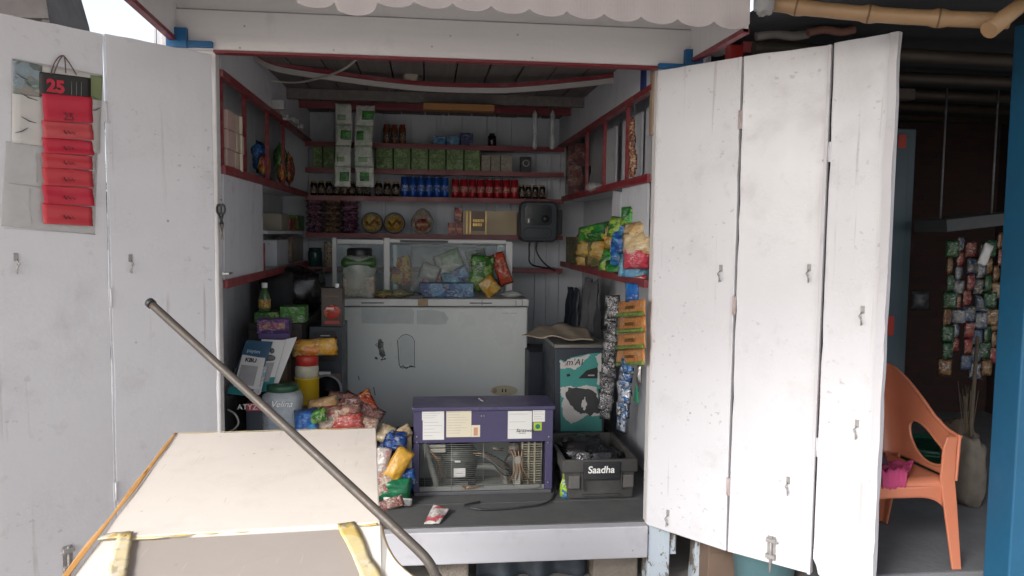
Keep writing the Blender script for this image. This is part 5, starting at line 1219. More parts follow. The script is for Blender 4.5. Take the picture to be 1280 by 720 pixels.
P4, f4 = placard('payment_placard', 'small white placard with grey print in front of the blue one', [(303, 443), (332, 446), (323, 487), (292, 483)], .43, .53, whitepl)
ppanel(f4, .08, .78, .32, .92, 'code_panel', codem, P4)
c = f4(.42, .16, .002); text('KBU', c, .03, ink, P4, U=(f4(1, .2)-f4(0, .2)).normalized(), W=(f4(.4, 0)-f4(.4, 1)).normalized(), bold=.001)
P5, f5 = placard('payment_placard', 'narrow white placard with blue bits, nearest the pole', [(325, 461), (334, 457), (325, 492), (314, 497)], .415, .5, printed('white_blue_print', [(.6, .61, .62), (.6, .61, .62), (.25, .4, .55), (.5, .5, .5)], 30))
# big water jar
WY = .40; a = Py(323, 487, WY); b_ = Py(374, 487, WY); ww = b_.x-a.x
wt = Py(350, 484, WY).z
c = V(((a.x+b_.x)/2, WY+ww/2, wt-.36))
bxs = MB().box((c.x-.14, c.y-.12, ZF), (c.x+.14, c.y+.13, c.z-.001)); solo(bxs, 'wooden_crate', plain('crate_wood', (.25, .18, .10), .7, .3, 10, .3), 'wooden crate under the clear water jar, behind the cart', 'crate', bev=.004)
t = thing('water_jar', 'large clear plastic water jar with greenish cap rim behind the pole', 'jar', c)
jarsq(t, ww, ww*.95, .36, glass('water_jar_plastic', (.82, .88, .93), .06, .42), c)
MB().lathe([(ww*.30, .322), (ww*.40, .325), (ww*.40, .352), (ww*.36, .36)], c, 24).build('lid', plain('dark_green_lid', (.02, .08, .04), .4), t)
MB().box((c.x-ww*.36, c.y-ww*.30, c.z+.01), (c.x+ww*.36, c.y+ww*.30, c.z+.25)).build('contents', printed('pale_blue_packs', [(.35, .40, .48), (.10, .14, .30), (.45, .48, .5), (.25, .3, .38)], 14), t, bev=.02)
text('Velina', (c.x+.01, c.y-ww*.485, c.z+.27), .045, whiteink, t, shear=.35)
m = MB().tube(smoothpl([Py(285, 512, .39), Py(294, 518, .36), Py(298, 528, .36), Py(293, 536, .37), Py(285, 542, .39), Py(283, 560, .4)]), .005, 6)
solo(m, 'loose_wire', plain('white_cable', (.5, .47, .43), .5), 'thin white cord curling beside the left jamb', 'wire')
m = MB().tube(smoothpl([Py(296, 458, .5), Py(288, 480, .47), Py(284, 492, .46), Py(290, 497, .44)]), .008, 6); solo(m, 'headset_band', blackp, 'dark curved band at the left edge of the placards', 'band')
# yellow jar on a carton
YY = .70; a = Py(366, 470, YY); b_ = Py(397, 508, YY); r_ = (b_.x-a.x)/2
yb = b_.z; c = V(((a.x+b_.x)/2, YY+r_, yb))
solo(MB().box((c.x-.10, c.y-.08, ZF), (c.x+.075, c.y+.08, yb-.001)), 'support_carton', MATS['brown_carton'], 'brown carton under the yellow jar', 'carton', bev=.004)
jh = Py(380, 456, YY).z-yb
t = thing('yellow_jar', 'yellow plastic jar with clear top and red lid in the left pile', 'jar', c)
yj = plain('yellow_plastic', (.58, .38, .015), .35, .15, 8, .05, dirt=.1)
MB().lathe([(r_*.95, 0), (r_, .01), (r_, jh*.62), (r_*1.03, jh*.63), (r_*1.03, jh*.66)], c, 24).build('yellow_body', yj, t)
MB().lathe([(r_*.98, jh*.66), (r_*.98, jh*.9), (r_*.85, jh*.97)], c, 24).build('clear_top', glass('jar_clear', (.95, .93, .75), .1, .5), t)
MB().lathe([(r_*.8, jh*.67), (r_*.85, jh*.8), (r_*.4, jh*.86)], c, 14).build('contents', printed('khaki_grain', [(.3, .26, .14), (.42, .36, .2), (.2, .16, .08)], 60), t)
MB().lathe([(r_*.88, jh*.95), (r_*.95, jh*.96), (r_*.95, jh*1.17), (r_*.85, jh*1.2)], c, 22).build('lid', plain('red_lid_plastic', (.42, .03, .02), .4), t)
q = c+V((-r_*.3, -r_*.97, .02)); MB().box(q, q+V((.03, .012, .045))).build('red_label', plain('red_print', (.4, .04, .03), .5), t, bev=.004)
lidz = c.z+jh*1.2
q = V((c.x+.045, c.y-.02, lidz+.042))
bagthing('biscuit_packet', 'orange biscuit packet lying across the red jar lid', 'packet', q, .10, .25, .075, printed('orange_biscuit_print', [(.58, .28, .03), (.6, .34, .06), (.5, .16, .02), (.6, .4, .15)], 14), 400, Ry(math.pi/2-.06))
q = V((c.x-.10, c.y-.0, lidz+.02))
bagthing('red_packet', 'dark red packet under the orange biscuit packet', 'packet', q+V((-.02, .05, .02)), .08, .14, .05, redfoil, 401, Ry(math.pi/2))
# bag heaps
pinkbag = printed('pink_brown_bag', [(.42, .26, .20), (.5, .35, .25), (.30, .14, .11), (.5, .4, .32), (.36, .08, .07)], 24, rough=.3, bump=.6)
brownbag = printed('maroon_bag', [(.20, .08, .07), (.30, .14, .12), (.12, .05, .05), (.36, .22, .18)], 26, rough=.28, bump=.6)
blubag = printed('blue_bag', [(.01, .045, .20), (.01, .08, .30), (.015, .03, .10), (.18, .25, .35), (.01, .04, .16)], 22, specks=.15, rough=.25, bump=.6)
solo(MB().blob((Py(425, 560, .62).x, .70, ZF+.2), .24, .18, .22, 71, .18), 'stuffed_sack', pinkbag, 'large pinkish printed sack at the bottom of the heap behind the cart', 'sack')
heap = [('snack_bag', 421, 523, .40, .26, .14, .10, pinkbag, 'pinkish brown snack bag lying on the heap behind the cart edge', .10), ('snack_bag', 405, 509, .48, .16, .11, .08, printed('peach_bag', [(.55, .36, .18), (.58, .42, .25), (.5, .28, .12)], 14), 'peach coloured small bag at the left top of the heap', .2), ('snack_bag', 448, 518, .46, .24, .17, .10, brownbag, 'maroon crinkled snack bag curving down the right side of the heap', -.55),
        ('snack_bag', 434, 527, .36, .16, .08, .06, printed('red_pink_bag', [(.5, .12, .10), (.45, .28, .22), (.4, .06, .05)], 18), 'red striped bag at the front of the heap', .1), ('snack_bag', 383, 527, .36, .12, .13, .09, blu, 'blue bag at the left foot of the heap beside the jar', .1), ('snack_bag', 434, 505, .6, .22, .12, .09, brownbag, 'maroon bag at the top back of the heap', -.2)]
for i, (nm, x, y, Y, w_, h_, t_, mt, lb, tl) in enumerate(heap):
    q = Py(x, y, Y); bagthing(nm, lb, 'snack bag', q, w_, h_, t_, mt, 420+i, Ry(-tl)@Rx(-.45), 'bags heaped behind the cart')
more = [('snack_bag', 456, 503, .5, .10, .12, .06, redfoil, 'small red brown bag at the back right of the pinkish heap', .5), ('snack_bag', 398, 520, .34, .09, .07, .05, greenfoil, 'small green packet squeezed between the blue bag and the pinkish heap', .3), ('snack_bag', 460, 530, .38, .10, .08, .05, pinkbag, 'pinkish packet at the right foot of the maroon bag', -.3), ('snack_bag', 418, 508, .52, .10, .07, .05, bluefoil, 'small blue foil packet half hidden behind the peach bag', .2)]
for i, (nm, x, y, Y, w_, h_, t_, mt, lb, tl) in enumerate(more):
    q = Py(x, y, Y); bagthing(nm, lb, 'snack bag', q, w_, h_, t_, mt, 470+i, Ry(-tl)@Rx(-.4), 'bags heaped behind the cart')
# right heap (blue, yellow, green)
solo(MB().blob((Py(496, 600, .50).x, .54, ZF+.16), .125, .12, .17, 81, .2), 'stuffed_sack', blubag, 'blue printed sack standing between the cart and the purple unit', 'sack')
heap = [(494, 611, .33, .14, .10, .06, plain('green_film', (.015, .16, .07), .3, .3, 20, .5), 'bright green bag at the foot of the blue heap', .05), (497, 627, .31, .13, .035, .02, paper, 'pale folded strip under the green bag on the floor', .1), (497, 582, .35, .085, .17, .05, plain('amber_film', (.62, .34, .04), .3, .25, 9, .6, dirt=.1, dirtc=(.4, .2, .02), bdist=.006), 'amber yellow bag in the middle of the blue heap', .55),
        (482, 542, .43, .075, .09, .05, printed('tan_bag', [(.45, .34, .18), (.5, .4, .25), (.3, .2, .1)], 12), 'tan bag tip at the top left of the blue heap', .45), (504, 541, .44, .08, .06, .05, printed('tan_bag', [(.45, .34, .18)], 12), 'tan bag tip at the top right of the blue heap', -.5), (494, 552, .41, .11, .10, .06, blubag, 'blue crinkled bag at the top of the blue heap', .1), (478, 577, .36, .07, .13, .05, printed('pink_white_bag', [(.55, .40, .38), (.5, .25, .25), (.6, .55, .5)], 20), 'pink white bag at the left side of the blue heap', .15),
        (502, 598, .37, .13, .08, .06, blubag, 'blue crinkled bag right under the amber one', -.15), (482, 606, .34, .09, .13, .06, pinkbag, 'pink brown bag at the lower left of the blue heap', .2), (484, 631, .26, .15, .05, .02, brownbag, 'flat dark brown wrapper on the floor below the heap', -.3), (511, 565, .46, .03, .20, .02, printed('tan_bag', [(.45, .34, .18)], 12), 'narrow tan strip between the heap and the purple unit', 0)]
for i, (x, y, Y, w_, h_, t_, mt, lb, tl) in enumerate(heap):
    q = Py(x, y, Y); q.z = max(q.z, ZF+h_*.5*math.cos(tl)); bagthing('snack_bag', lb, 'snack bag', q, w_*1.12, h_*1.12, t_, mt, 440+i, Ry(tl)@Rx(-.15), 'bags in the blue heap', )
# ================================================================== under the kiosk
stone = plain('rough_stone', (.28, .24, .20), .9, .4, 8, .8, dirt=.5, dirtc=(.1, .09, .08), bdist=.01)
for i, (x0, x1, y0, Y, lb) in enumerate(((548, 586, 702, .05, 'pale stone block under the kiosk beside the pole'), (742, 798, 690, .05, 'large brown stone block under the kiosk beside its corner post'))):
    a = Py(x0, y0, Y); b_ = Py(x1, y0, Y); hh = .155
    m = MB().box((a.x, Y, 0), (b_.x, Y+.22, hh))
    o = solo(m, 'stone_block', stone, lb, 'stone', bev=.012)
def dr(u, v):
    A = Py(596, 700, .10); B = Py(735, 700, .10)
    return V((A.x+(B.x-A.x)*u, .13+.03*math.sin(u*19)+.03*noise.noise(V((u*5, v*3, 1))), .006+.20*v))
o = solo(MB().grid(dr, 40, 8), 'tarpaulin', plain('slate_tarp', (.06, .075, .095), .6, .4, 8, .5), 'dark slate tarpaulin bunched under the kiosk floor', 'tarpaulin'); md = o.modifiers.new('thick', 'SOLIDIFY'); md.thickness = .004
# right of the kiosk, under the open door
a = Py(867, 690, .02); b_ = Py(886, 690, .02)
solo(MB().box((a.x, .0, 0), (b_.x-.01, .07, .36), Ry(.06)), 'wooden_prop', peel, 'white wooden prop leaning behind the open right door', 'prop', bev=.004)
a = Py(886, 678, -.12); b_ = Py(950, 678, -.12)
t = thing('cardboard_box', 'brown cardboard box on the ground behind the right door', 'box', V(((a.x+b_.x)/2, .0, .004)))
MB().box((a.x, -.12, .006), (b_.x, .14, a.z)).build('box', plain('brown_cardboard', (.22, .15, .11), .8, .25, 8, .3), t, bev=.004)
MB().box((a.x+.002, -.128, a.z-.05), (b_.x-.002, -.121, a.z+.004)).build('flap', plain('brown_cardboard', (.22, .15, .11), .8, .25, 8, .3), t, bev=.002)
BUY = -.40; a = Py(930, 706, BUY); b_ = Py(1014, 706, BUY)
bc = V(((a.x+b_.x)/2, BUY+.14, .004)); rr = (b_.x-a.x)/2
print('bucket', a, b_)
t = thing('plastic_bucket', 'pale teal plastic bucket on the ground under the right door', 'bucket', bc)
tealb = plain('teal_bucket', (.20, .40, .45), .35, .2, 8, .1, dirt=.3)
hz = Py(975, 668, BUY).z; 
MB().lathe([(rr*.75, 0), (rr*.98, hz-.03), (rr*1.04, hz-.03), (rr*1.05, hz), (rr*.97, hz), (rr*.95, hz-.04), (rr*.73, .01)], bc, 28).build('bucket', tealb, t)
MB().tube([bc+V((math.cos(th)*rr*1.02, -abs(math.sin(th))*.06-.0, hz-.02-math.sin(th)*.05)) for th in [k*math.pi/12 for k in range(13)]], .004, 6).build('handle', steel, t)
q = Py(1022, 700, -.35)
solo(MB().blob(V((q.x, q.y+.05, q.z/2+.02)), .07, .07, q.z/2+.02, 91, .3), 'earthen_lump', plain('terracotta', (.32, .14, .08), .8, .4, 8, .5), 'reddish clay lump under the third panel of the right door', 'clay')
# ================================================================== foreground cart
def laminate(name, c, rough, smudge):
    m, nt, b = newmat(name); v = coords(nt)
    big = nz(nt, v, 2.2, 6, .65); mid = nz(nt, v, 8, 6, .65); fine = nz(nt, v, 60, 3)
    o = mix(nt, big, c, tuple(x*.88 for x in c))
    o = mix(nt, ramp(nt, mid, [(.5, 0.0), (.8, smudge)]), o, (.34, .30, .25))
    for k, (st, rot) in enumerate((((1, .03, 1), .5), ((1, .04, 1), -.35))):     # fine scratches
        mp = nt.add('ShaderNodeMapping'); nt.l.new(v, mp.inputs[0]); mp.inputs['Rotation'].default_value = (0, 0, rot); mp.inputs['Scale'].default_value = st
        sn = nz(nt, mp.outputs[0], 55, 2, .5)
        o = mix(nt, ramp(nt, sn, [(.70, 0.0), (.74, .32)]), o, (.40, .36, .31))
    sp = nt.add('ShaderNodeTexVoronoi'); nt.l.new(v, sp.inputs['Vector']); sp.inputs['Scale'].default_value = 11
    o = mix(nt, ramp(nt, sp.outputs['Distance'], [(.03, .6), (.07, 0.0)]), o, (.25, .21, .17))
    nt.l.new(o, b.inputs['Base Color']); nt.l.new(ramp(nt, mid, [(.3, rough-.08), (.7, rough+.15)]), b.inputs['Roughness'])
    ad = nt.add('ShaderNodeMath', operation='MULTIPLY_ADD'); nt.l.new(fine, ad.inputs[0]); ad.inputs[1].default_value = .05; nt.l.new(big, ad.inputs[2])
    bumpn(nt, b, ad.outputs[0], .2, .012); return m
cream = laminate('cream_laminate', (.68, .62, .555), .34, .26)
creamw = plain('pale_laminate', (.74, .70, .63), .38, .08, 3, .12, dirt=.15, dirtc=(.42, .36, .28))
taupe = laminate('dusty_taupe_sheet', (.33, .29, .26), .6, .3)
ytape = printed('yellow_printed_tape', [(.62, .46, .16), (.66, .54, .28), (.66, .60, .46), (.62, .42, .10), (.66, .56, .34)], 9, rough=.3, bump=.04, mixn=1.0, specks=.5)
otape = plain('orange_tape', (.55, .28, .08), .4, .3, 20, .3, dirt=.4, dirtc=(.5, .42, .3))
TL, TR = Pd(222, 542, 2.45), Pd(470, 535, 2.45)
BL, BR = Pd(126, 673, 1.80), Pd(475, 653, 1.83)
EL, ER = Pd(55, 768, 1.50), Pd(478, 756, 1.53)
CT = thing('vending_cart', 'cream laminated cart top with taupe panel edged in yellow printed tape', 'cart', V(((TL.x+TR.x+EL.x+ER.x)/4, (TL.y+EL.y)/2, 0)))
dz = V((0, 0, -.018))
MB().prism([TL, TR, BR, BL], dz).build('top_board', cream, CT, bev=.003)
# lower board: taupe centre, pale strips either side; the right one flares out
iL, iR = Pd(160, 674, 1.794), Pd(430, 659, 1.815)
jL, jR = Pd(128, 768, 1.505), Pd(478, 768, 1.51)
g_ = V((0, 0, -.005))
MB().prism([iL+g_, iR+g_, jR+g_, jL+g_], dz).build('taupe_panel', taupe, CT)
MB().prism([BL+g_*.6, iL+g_*.6, jL+g_*.6, EL+g_*.6], dz).build('side_strip', creamw, CT)
fl = [(475, 654, 1.83), (478, 668, 1.79), (484, 683, 1.75), (493, 698, 1.70), (507, 712, 1.66), (525, 724, 1.62), (560, 745, 1.57), (600, 768, 1.52)]
out = [Pd(*q) for q in fl]
MB().prism([iR+g_*.6]+[q+g_*.6 for q in out]+[jR+g_*.6], dz).build('flared_strip', creamw, CT)
def strip(p, q, w0, w1, mat, name, h=.0035, side=V((1, 0, 0)), lift=0.0, wav=.0, n=16):
    up = V((0, 0, 1)); m = MB(); d = (q-p).normalized(); sd = d.cross(up).normalized()
    def fn(u, v):
        c_ = p.lerp(q, u); ww = w0+(w1-w0)*u
        e = wav*noise.noise(V((u*6, v*2, p.x*9)))
        return c_+sd*((v-.5)*ww+e)+up*(h+lift+.0008*noise.noise(c_*30))
    o = m.grid(fn, n, 4).build(name, mat, CT); md = o.modifiers.new('thick', 'SOLIDIFY'); md.thickness = .0006; md.offset = 1
    return o
strip(TL+V((-.004, 0, 0)), EL+V((-.012, 0, 0)), .012, .016, otape, 'edge_tape', .002, wav=.006, n=30)
strip(TL, TR, .006, .004, ytape, 'edge_tape', .0015, wav=.003)
strip(BL, Pd(160, 669, 1.805), .035, .035, ytape, 'printed_tape', .004, wav=.004)
strip(Pd(157, 668, 1.81), Pd(137, 768, 1.50), .035, .035, ytape, 'printed_tape', .005, wav=.006)
strip(Pd(150, 676, 1.80), Pd(320, 664, 1.83), .032, .020, ytape, 'printed_tape', .006, wav=.012, n=30)
strip(Pd(318, 664, 1.83), Pd(462, 655, 1.84), .010, .010, ytape, 'printed_tape', .004, wav=.006)
strip(Pd(432, 656, 1.825), Pd(486, 772, 1.50), .04, .045, ytape, 'printed_tape', .005, wav=.006)
strip(Pd(440, 659, 1.83), Pd(472, 656, 1.83), .025, .025, ytape, 'printed_tape', .0045, wav=.004)
MB().tube([q+V((.002, 0, -.008)) for q in smoothpl(out, 4)], .0055, 8).build('strip_edge', plain('edge_brown', (.30, .22, .13), .6, .3, 20, .2), CT)
# cart body and legs under the top
body = plain('cart_plywood', (.40, .34, .26), .7, .3, 4, .4)
ins = .05
b4 = [TL+V((ins, -ins, -.02)), TR+V((-ins, -ins, -.02)), V((ER.x-ins, ER.y+ins, ER.z-.025)), V((EL.x+ins+.1, EL.y+ins, EL.z-.025))]
low = [V((q.x, q.y, .45)) for q in b4]
zc_ = min(q.z for q in b4)
mm = MB()._add(low+[V((q.x, q.y, q.z-.004)) for q in b4], [(3, 2, 1, 0), (4, 5, 6, 7)]+[(i, (i+1) % 4, 4+(i+1) % 4, 4+i) for i in range(4)])
mm.build('body', body, CT)
for q in low:
    c = (sum(low, V((0, 0, 0)))/4-q).normalized()*.06
    MB().box((q.x+c.x-.025, q.y+c.y-.025, 0), (q.x+c.x+.025, q.y+c.y+.025, .449)).build('leg', body, CT)
# bent pipe leaning over the cart
pr = [(187, 378, 2.02), (300, 481, 1.87), (400, 573, 1.735), (470, 638, 1.64), (505, 671, 1.59), (522, 687, 1.565), (534, 700, 1.55), (543, 716, 1.545), (550, 740, 1.545)]
pl = [Pd(*q) for q in pr]
e = pl[-1]; pl += [V((e.x+.006, e.y-.01, e.z-.15)), V((e.x+.015, e.y-.02, .5)), V((e.x+.02, e.y-.03, .004))]
t = thing('bent_pipe', 'long grey brown bent metal pipe slanting across the cart top', 'pipe', pl[-1])
pipem = plain('dull_pipe', (.10, .085, .072), .5, .5, 16, .5, metal=.25, dirt=.75, dirtc=(.11, .055, .03))
MB().tube(smoothpl(pl, 8), .0102, 14).build('pipe', pipem, t)
MB().tube([pl[0]-(pl[1]-pl[0]).normalized()*.002, pl[0]+(pl[1]-pl[0]).normalized()*.012], .0128, 14).build('end_cap', blackp, t)
# ================================================================== calendar and poster on the left door
fr, L, ob = LEAF['l2']; O, U_, W_, N_ = fr
def lp(u, z, o): return O+U_*u+W_*z+N_*(.012+o)
def sheetq(x0, y0, x1, y1, o0=.002, o1=.004, key='l2', wav=.0, n=(10, 16), seed=0, corners=None):
    pts = corners or [(x0, y0), (x1, y0), (x1, y1), (x0, y1)]
    uv = [on(key, x, y) for x, y in pts]
    def fn(u, v):
        a0 = (uv[0][0]+(uv[1][0]-uv[0][0])*u, uv[0][1]+(uv[1][1]-uv[0][1])*u); b0 = (uv[3][0]+(uv[2][0]-uv[3][0])*u, uv[3][1]+(uv[2][1]-uv[3][1])*u)
        uu = a0[0]+(b0[0]-a0[0])*v; zz = a0[1]+(b0[1]-a0[1])*v
        w_ = wav*(.6+noise.noise(V((uu*7+seed, zz*9, seed)))+.5*math.sin(v*9+seed))
        return lp(uu, zz, o0+(o1-o0)*v+w_)
    return MB().grid(fn, *n)
def thick(o, t_=.0012):
    md = o.modifiers.new('thick', 'SOLIDIFY'); md.thickness = t_; md.offset = 0; return o
cpt = sheetq(0, 0, 0, 0, .003, .004, wav=.0015, corners=[(15, 73), (127, 94), (124, 192), (14, 178)])
po = solo(cpt, 'picture_poster', plain('poster_paper', (.60, .58, .55), .5, .1, 6, .2, dirt=.25), 'old landscape poster with pale lower half behind the red calendar', 'poster', loc=lp(.2, 1.9, .003)); thick(po)
def psub(x0, y0, x1, y1, o, mat, name, par, **k): return thick(sheetq(x0, y0, x1, y1, o, o, **k).build(name, mat, par), .0008)
psub(0, 0, 0, 0, .0052, printed('hill_print', [(.22, .29, .32), (.18, .24, .22), (.27, .34, .38), (.14, .17, .15), (.3, .28, .24)], 16, bump=0, rough=.5), 'hill_picture', po, corners=[(15, 74), (52, 82), (50, 122), (15, 117)], wav=.001)
psub(0, 0, 0, 0, .0052, plain('field_print', (.22, .27, .12), .5, .3, 14, 0), 'field_picture', po, corners=[(112, 94), (127, 96), (126, 126), (112, 124)], wav=.001)
for (xa, ya, xb, yb) in ((24, 116, 46, 126), (26, 146, 44, 154), (18, 166, 34, 160), (20, 92, 34, 100), (114, 120, 122, 124), (30, 100, 38, 108), (114, 138, 124, 135)):
    ua, za = on('l2', xa, ya); ub, zb_ = on('l2', xb, yb); MB().tube([lp(ua, za, .0062), lp((ua+ub)/2, (za+zb_)/2-.004, .0062), lp(ub, zb_, .0062)], [.003, .008, .003], 6, flat=.25).build('dark_print', plain('dull_print_ink', (.11, .12, .12), .7, .3, 20, 0), po)
cs = sheetq(0, 0, 0, 0, .002, .003, wav=.001, corners=[(7, 176), (122, 190), (118, 293), (1, 283)])
o = solo(cs, 'clear_sheet', glass('film_sheet', (.93, .93, .92), .25, .16), 'large clear plastic sheet pinned under the calendar on the left door', 'plastic sheet', loc=lp(.2, 1.5, .002)); thick(o, .0006)
for pts_ in ([(12, 229), (50, 234)], [(4, 285), (80, 290), (119, 293)], [(37, 236), (36, 258), (40, 280)], [(45, 192), (46, 228)], [(119, 196), (117, 240)]):
    MB().tube([lp(*on('l2', x, y), .0035) for x, y in pts_], .0011, 5).build('film_fold', plain('film_edge', (.42, .42, .41), .3, .1, 20, 0), o)
CA = thing('wall_calendar', 'long red tear off calendar with black header on the left door', 'calendar', lp(*on('l2', 84, 280), .012))
psub(0, 0, 0, 0, .010, plain('black_card', (.025, .025, .024), .45, .3, 10, 0), 'header', CA, corners=[(48, 90), (112, 98), (112, 124), (49, 120)])
redpap = plain('red_paper', (.56, .022, .05), .5, .18, 5, .2, dirt=.3, dirtc=(.55, .20, .18))
redpale = plain('pale_red_paper', (.56, .045, .06), .5, .15, 6, .2, dirt=.3, dirtc=(.6, .3, .26))
ys = [118, 152, 173, 192, 210, 232, 255, 280]
for i in range(7):
    y0, y1 = ys[i], ys[i+1]
    k = .0125+.0012*(i % 2)
    crn = [(50, y0-1), (113, y0+4), (113.5+(i % 3), y1+2.5), (52+.5*(i % 3), y1-.5)]
    s_ = thick(sheetq(0, 0, 0, 0, k, k+.004, wav=.0035, corners=crn, seed=i*3).build('tear_sheet', redpap if i in (0, 2, 5) else redpale, CA))
    ym = y0+(y1-y0)*.62
    m = MB()
    if i:
        for j in range(3):
            ua, za = on('l2', 77+j*5, ym-2+j); ub, zb_ = on('l2', 80+j*5, ym+3); m.tube([lp(ua, za, k+.013), lp((ua+ub)/2+.006, (za+zb_)/2+.002, k+.013), lp(ub, zb_, k+.013)], .0035, 5, flat=.3)
        m.build('dark_mark', plain('dark_red_ink', (.12, .03, .035), .7, .2, 20, 0), s_)
u_, z_ = on('l2', 68, 109); text('25', lp(u_, z_, .0125), .062, redpap, CA, U=-U_ if U_.dot(RT) < 0 else U_, W=W_, bold=.003)
u_, z_ = on('l2', 83, 147); text('25', lp(u_, z_, .0225), .04, plain('dark_red_ink', (.12, .03, .035), .7), CA, U=-U_ if U_.dot(RT) < 0 else U_, W=W_)
m = MB()
for x, y0, y1 in ((88, 102, 119), (94, 103, 121), (100, 103, 122)):
    m.tube([lp(*on('l2', x, y0), .0112), lp(*on('l2', x, y1), .0112)], .0018, 5, flat=.3)
m.build('header_print', plain('grey_print', (.4, .4, .4), .6), CA)
m = MB().tube(smoothpl([lp(*on('l2', x, y), .012) for x, y in ((62, 93), (67, 78), (76, 70), (84, 78), (94, 94))]), .0022, 6).tube(smoothpl([lp(*on('l2', x, y), .016) for x, y in ((65, 93), (72, 76), (78, 71), (80, 92))]), .0022, 6)
m.build('hanging_cord', plain('brown_cord', (.12, .08, .07), .8), CA)
# ================================================================== neighbouring stall on the right
NB = thing('neighbour_stall', 'dark open stall beside the kiosk with brick back wall and low roof', 'stall', (2.6, 1.0, .30))
m_, nt_, b__ = newmat('shade_darkened_brick'); tc = nt_.add('ShaderNodeTexCoord'); mp = nt_.add('ShaderNodeMapping'); mp.inputs['Rotation'].default_value = (math.pi/2, 0, 0)
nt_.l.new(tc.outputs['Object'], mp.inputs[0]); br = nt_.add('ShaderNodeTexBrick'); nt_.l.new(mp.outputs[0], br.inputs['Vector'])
br.inputs['Color1'].default_value = (.035, .012, .010, 1); br.inputs['Color2'].default_value = (.022, .010, .009, 1); br.inputs['Mortar'].default_value = (.018, .016, .015, 1); br.inputs['Scale'].default_value = 4.5  # brick colours darkened to stand in for the shade inside the stall
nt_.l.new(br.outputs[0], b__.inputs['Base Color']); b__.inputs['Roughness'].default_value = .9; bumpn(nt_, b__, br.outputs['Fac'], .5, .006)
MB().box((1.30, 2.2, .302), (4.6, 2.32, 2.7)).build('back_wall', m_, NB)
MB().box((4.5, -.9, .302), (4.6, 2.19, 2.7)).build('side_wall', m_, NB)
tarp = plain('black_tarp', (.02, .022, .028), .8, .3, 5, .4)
def roofz(x, y): return 2.60+.02*noise.noise(V((x*1.4, y*1.4, 0)))+.05*(y+.9)/3
def rx0(y): return 1.19+.13*max(0, min(1, (y+.30)/.2))
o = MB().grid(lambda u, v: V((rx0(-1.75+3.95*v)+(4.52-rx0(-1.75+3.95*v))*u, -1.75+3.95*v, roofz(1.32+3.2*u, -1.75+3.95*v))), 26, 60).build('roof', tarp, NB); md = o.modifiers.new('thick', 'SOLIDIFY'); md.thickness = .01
for k in range(5):
    y = -.35+k*.55; MB().tube([(1.32, y, 2.53+.028*k), (4.5, y, 2.50+.028*k)], .028, 10).build('rafter', plain('dark_bamboo', (.035, .024, .015), .6, .4, 8, .3), NB)
# blue post
a = Py(1238, 200, -.45)
bx0 = Px(1243, 300, 2.27)
BPm = paintwood('blue_post_paint', (.012, .12, .24), grain='z', dirt=.3)
c1 = Pd(1286, 300, 2.95)
BPm = plain('blue_post_enamel', (.010, .095, .19), .55, .35, 5, .35, dirt=.6, dirtc=(.02, .06, .10))
t = thing('blue_post', 'square blue painted post at the right edge', 'post', V((c1.x+.1, c1.y+.05, .30)))
print('bluepost', c1)
MB().box((c1.x, c1.y, .302), (c1.x+.22, c1.y+.14, 2.56)).build('shaft', BPm, t, bev=.006)
# red post with rail
c2 = Pd(921, 60, 3.45)
t = thing('red_post', 'red painted post top showing behind the right door', 'post', V((c2.x, c2.y+.03, .302)))
redp = paintwood('bright_red_paint', (.45, .025, .02), grain='z', dirt=.3)
MB().box((c2.x-.032, c2.y, .302), (c2.x+.032, c2.y+.06, 2.58)).build('shaft', redp, t, bev=.004)
a = Pd(934, 55, 3.46)
MB().box((c2.x+.033, c2.y+.01, a.z-.03), (c2.x+.19, c2.y+.04, a.z+.012)).build('rail', paintwood('pink_red_paint', (.55, .10, .11), grain='x'), t)
# bamboo pole
bam = plain('bamboo', (.33, .20, .10), .5, .5, 9, .4, dirt=.7, dirtc=(.14, .08, .04))
a = Pd(950, 3, 2.75); b_ = Pd(1262, 26, 2.5)
t = thing('bamboo_pole', 'bamboo pole carrying the dark roof edge above the right door', 'pole', a)
n = 40; pts = [a.lerp(b_, i/n)+V((0, 0, -.012*math.sin(math.pi*i/n))) for i in range(n+1)]
MB().tube(pts, [.026+(.005 if i in (6, 7, 18, 19, 29, 30) else 0)+.0015*noise.noise(V((i*.4, 0, 0))) for i in range(n+1)], 14).build('culm', bam, t)
for i in (6, 18, 29):
    d_ = (pts[i+1]-pts[i]).normalized(); MB().tube([pts[i]+d_*.004, pts[i]+d_*.010], [.0325, .0325], 16).build('node_ring', plain('bamboo_node', (.12, .07, .035), .7), t)
a2 = Pd(1282, 4, 2.52); b2 = Pd(1236, 38, 2.46)
solo(MB().tube([a2+V((.04, 0, .04)), b2], [.024, .028], 12), 'bamboo_stub', bam, 'short bamboo stub crossing the pole end at the top right', 'pole')
m = MB()
for k in range(4): m.tube([b_+V((.03*math.cos(th)-.05+.012*k, .036*math.sin(th), .036*math.cos(th))) for th in [j*math.pi/6 for j in range(13)]], .004, 5)
m.build('binding', plain('rope', (.30, .24, .16), .9), t)
q = Pd(957, 8, 2.74); solo(MB().blob(q+V((-.02, -.03, .0)), .035, .03, .04, 5, .5), 'rag', plain('grey_cloth2', (.30, .30, .30), .9, .3, 10, .4), 'small grey rag tied at the left end of the bamboo pole', 'rag')
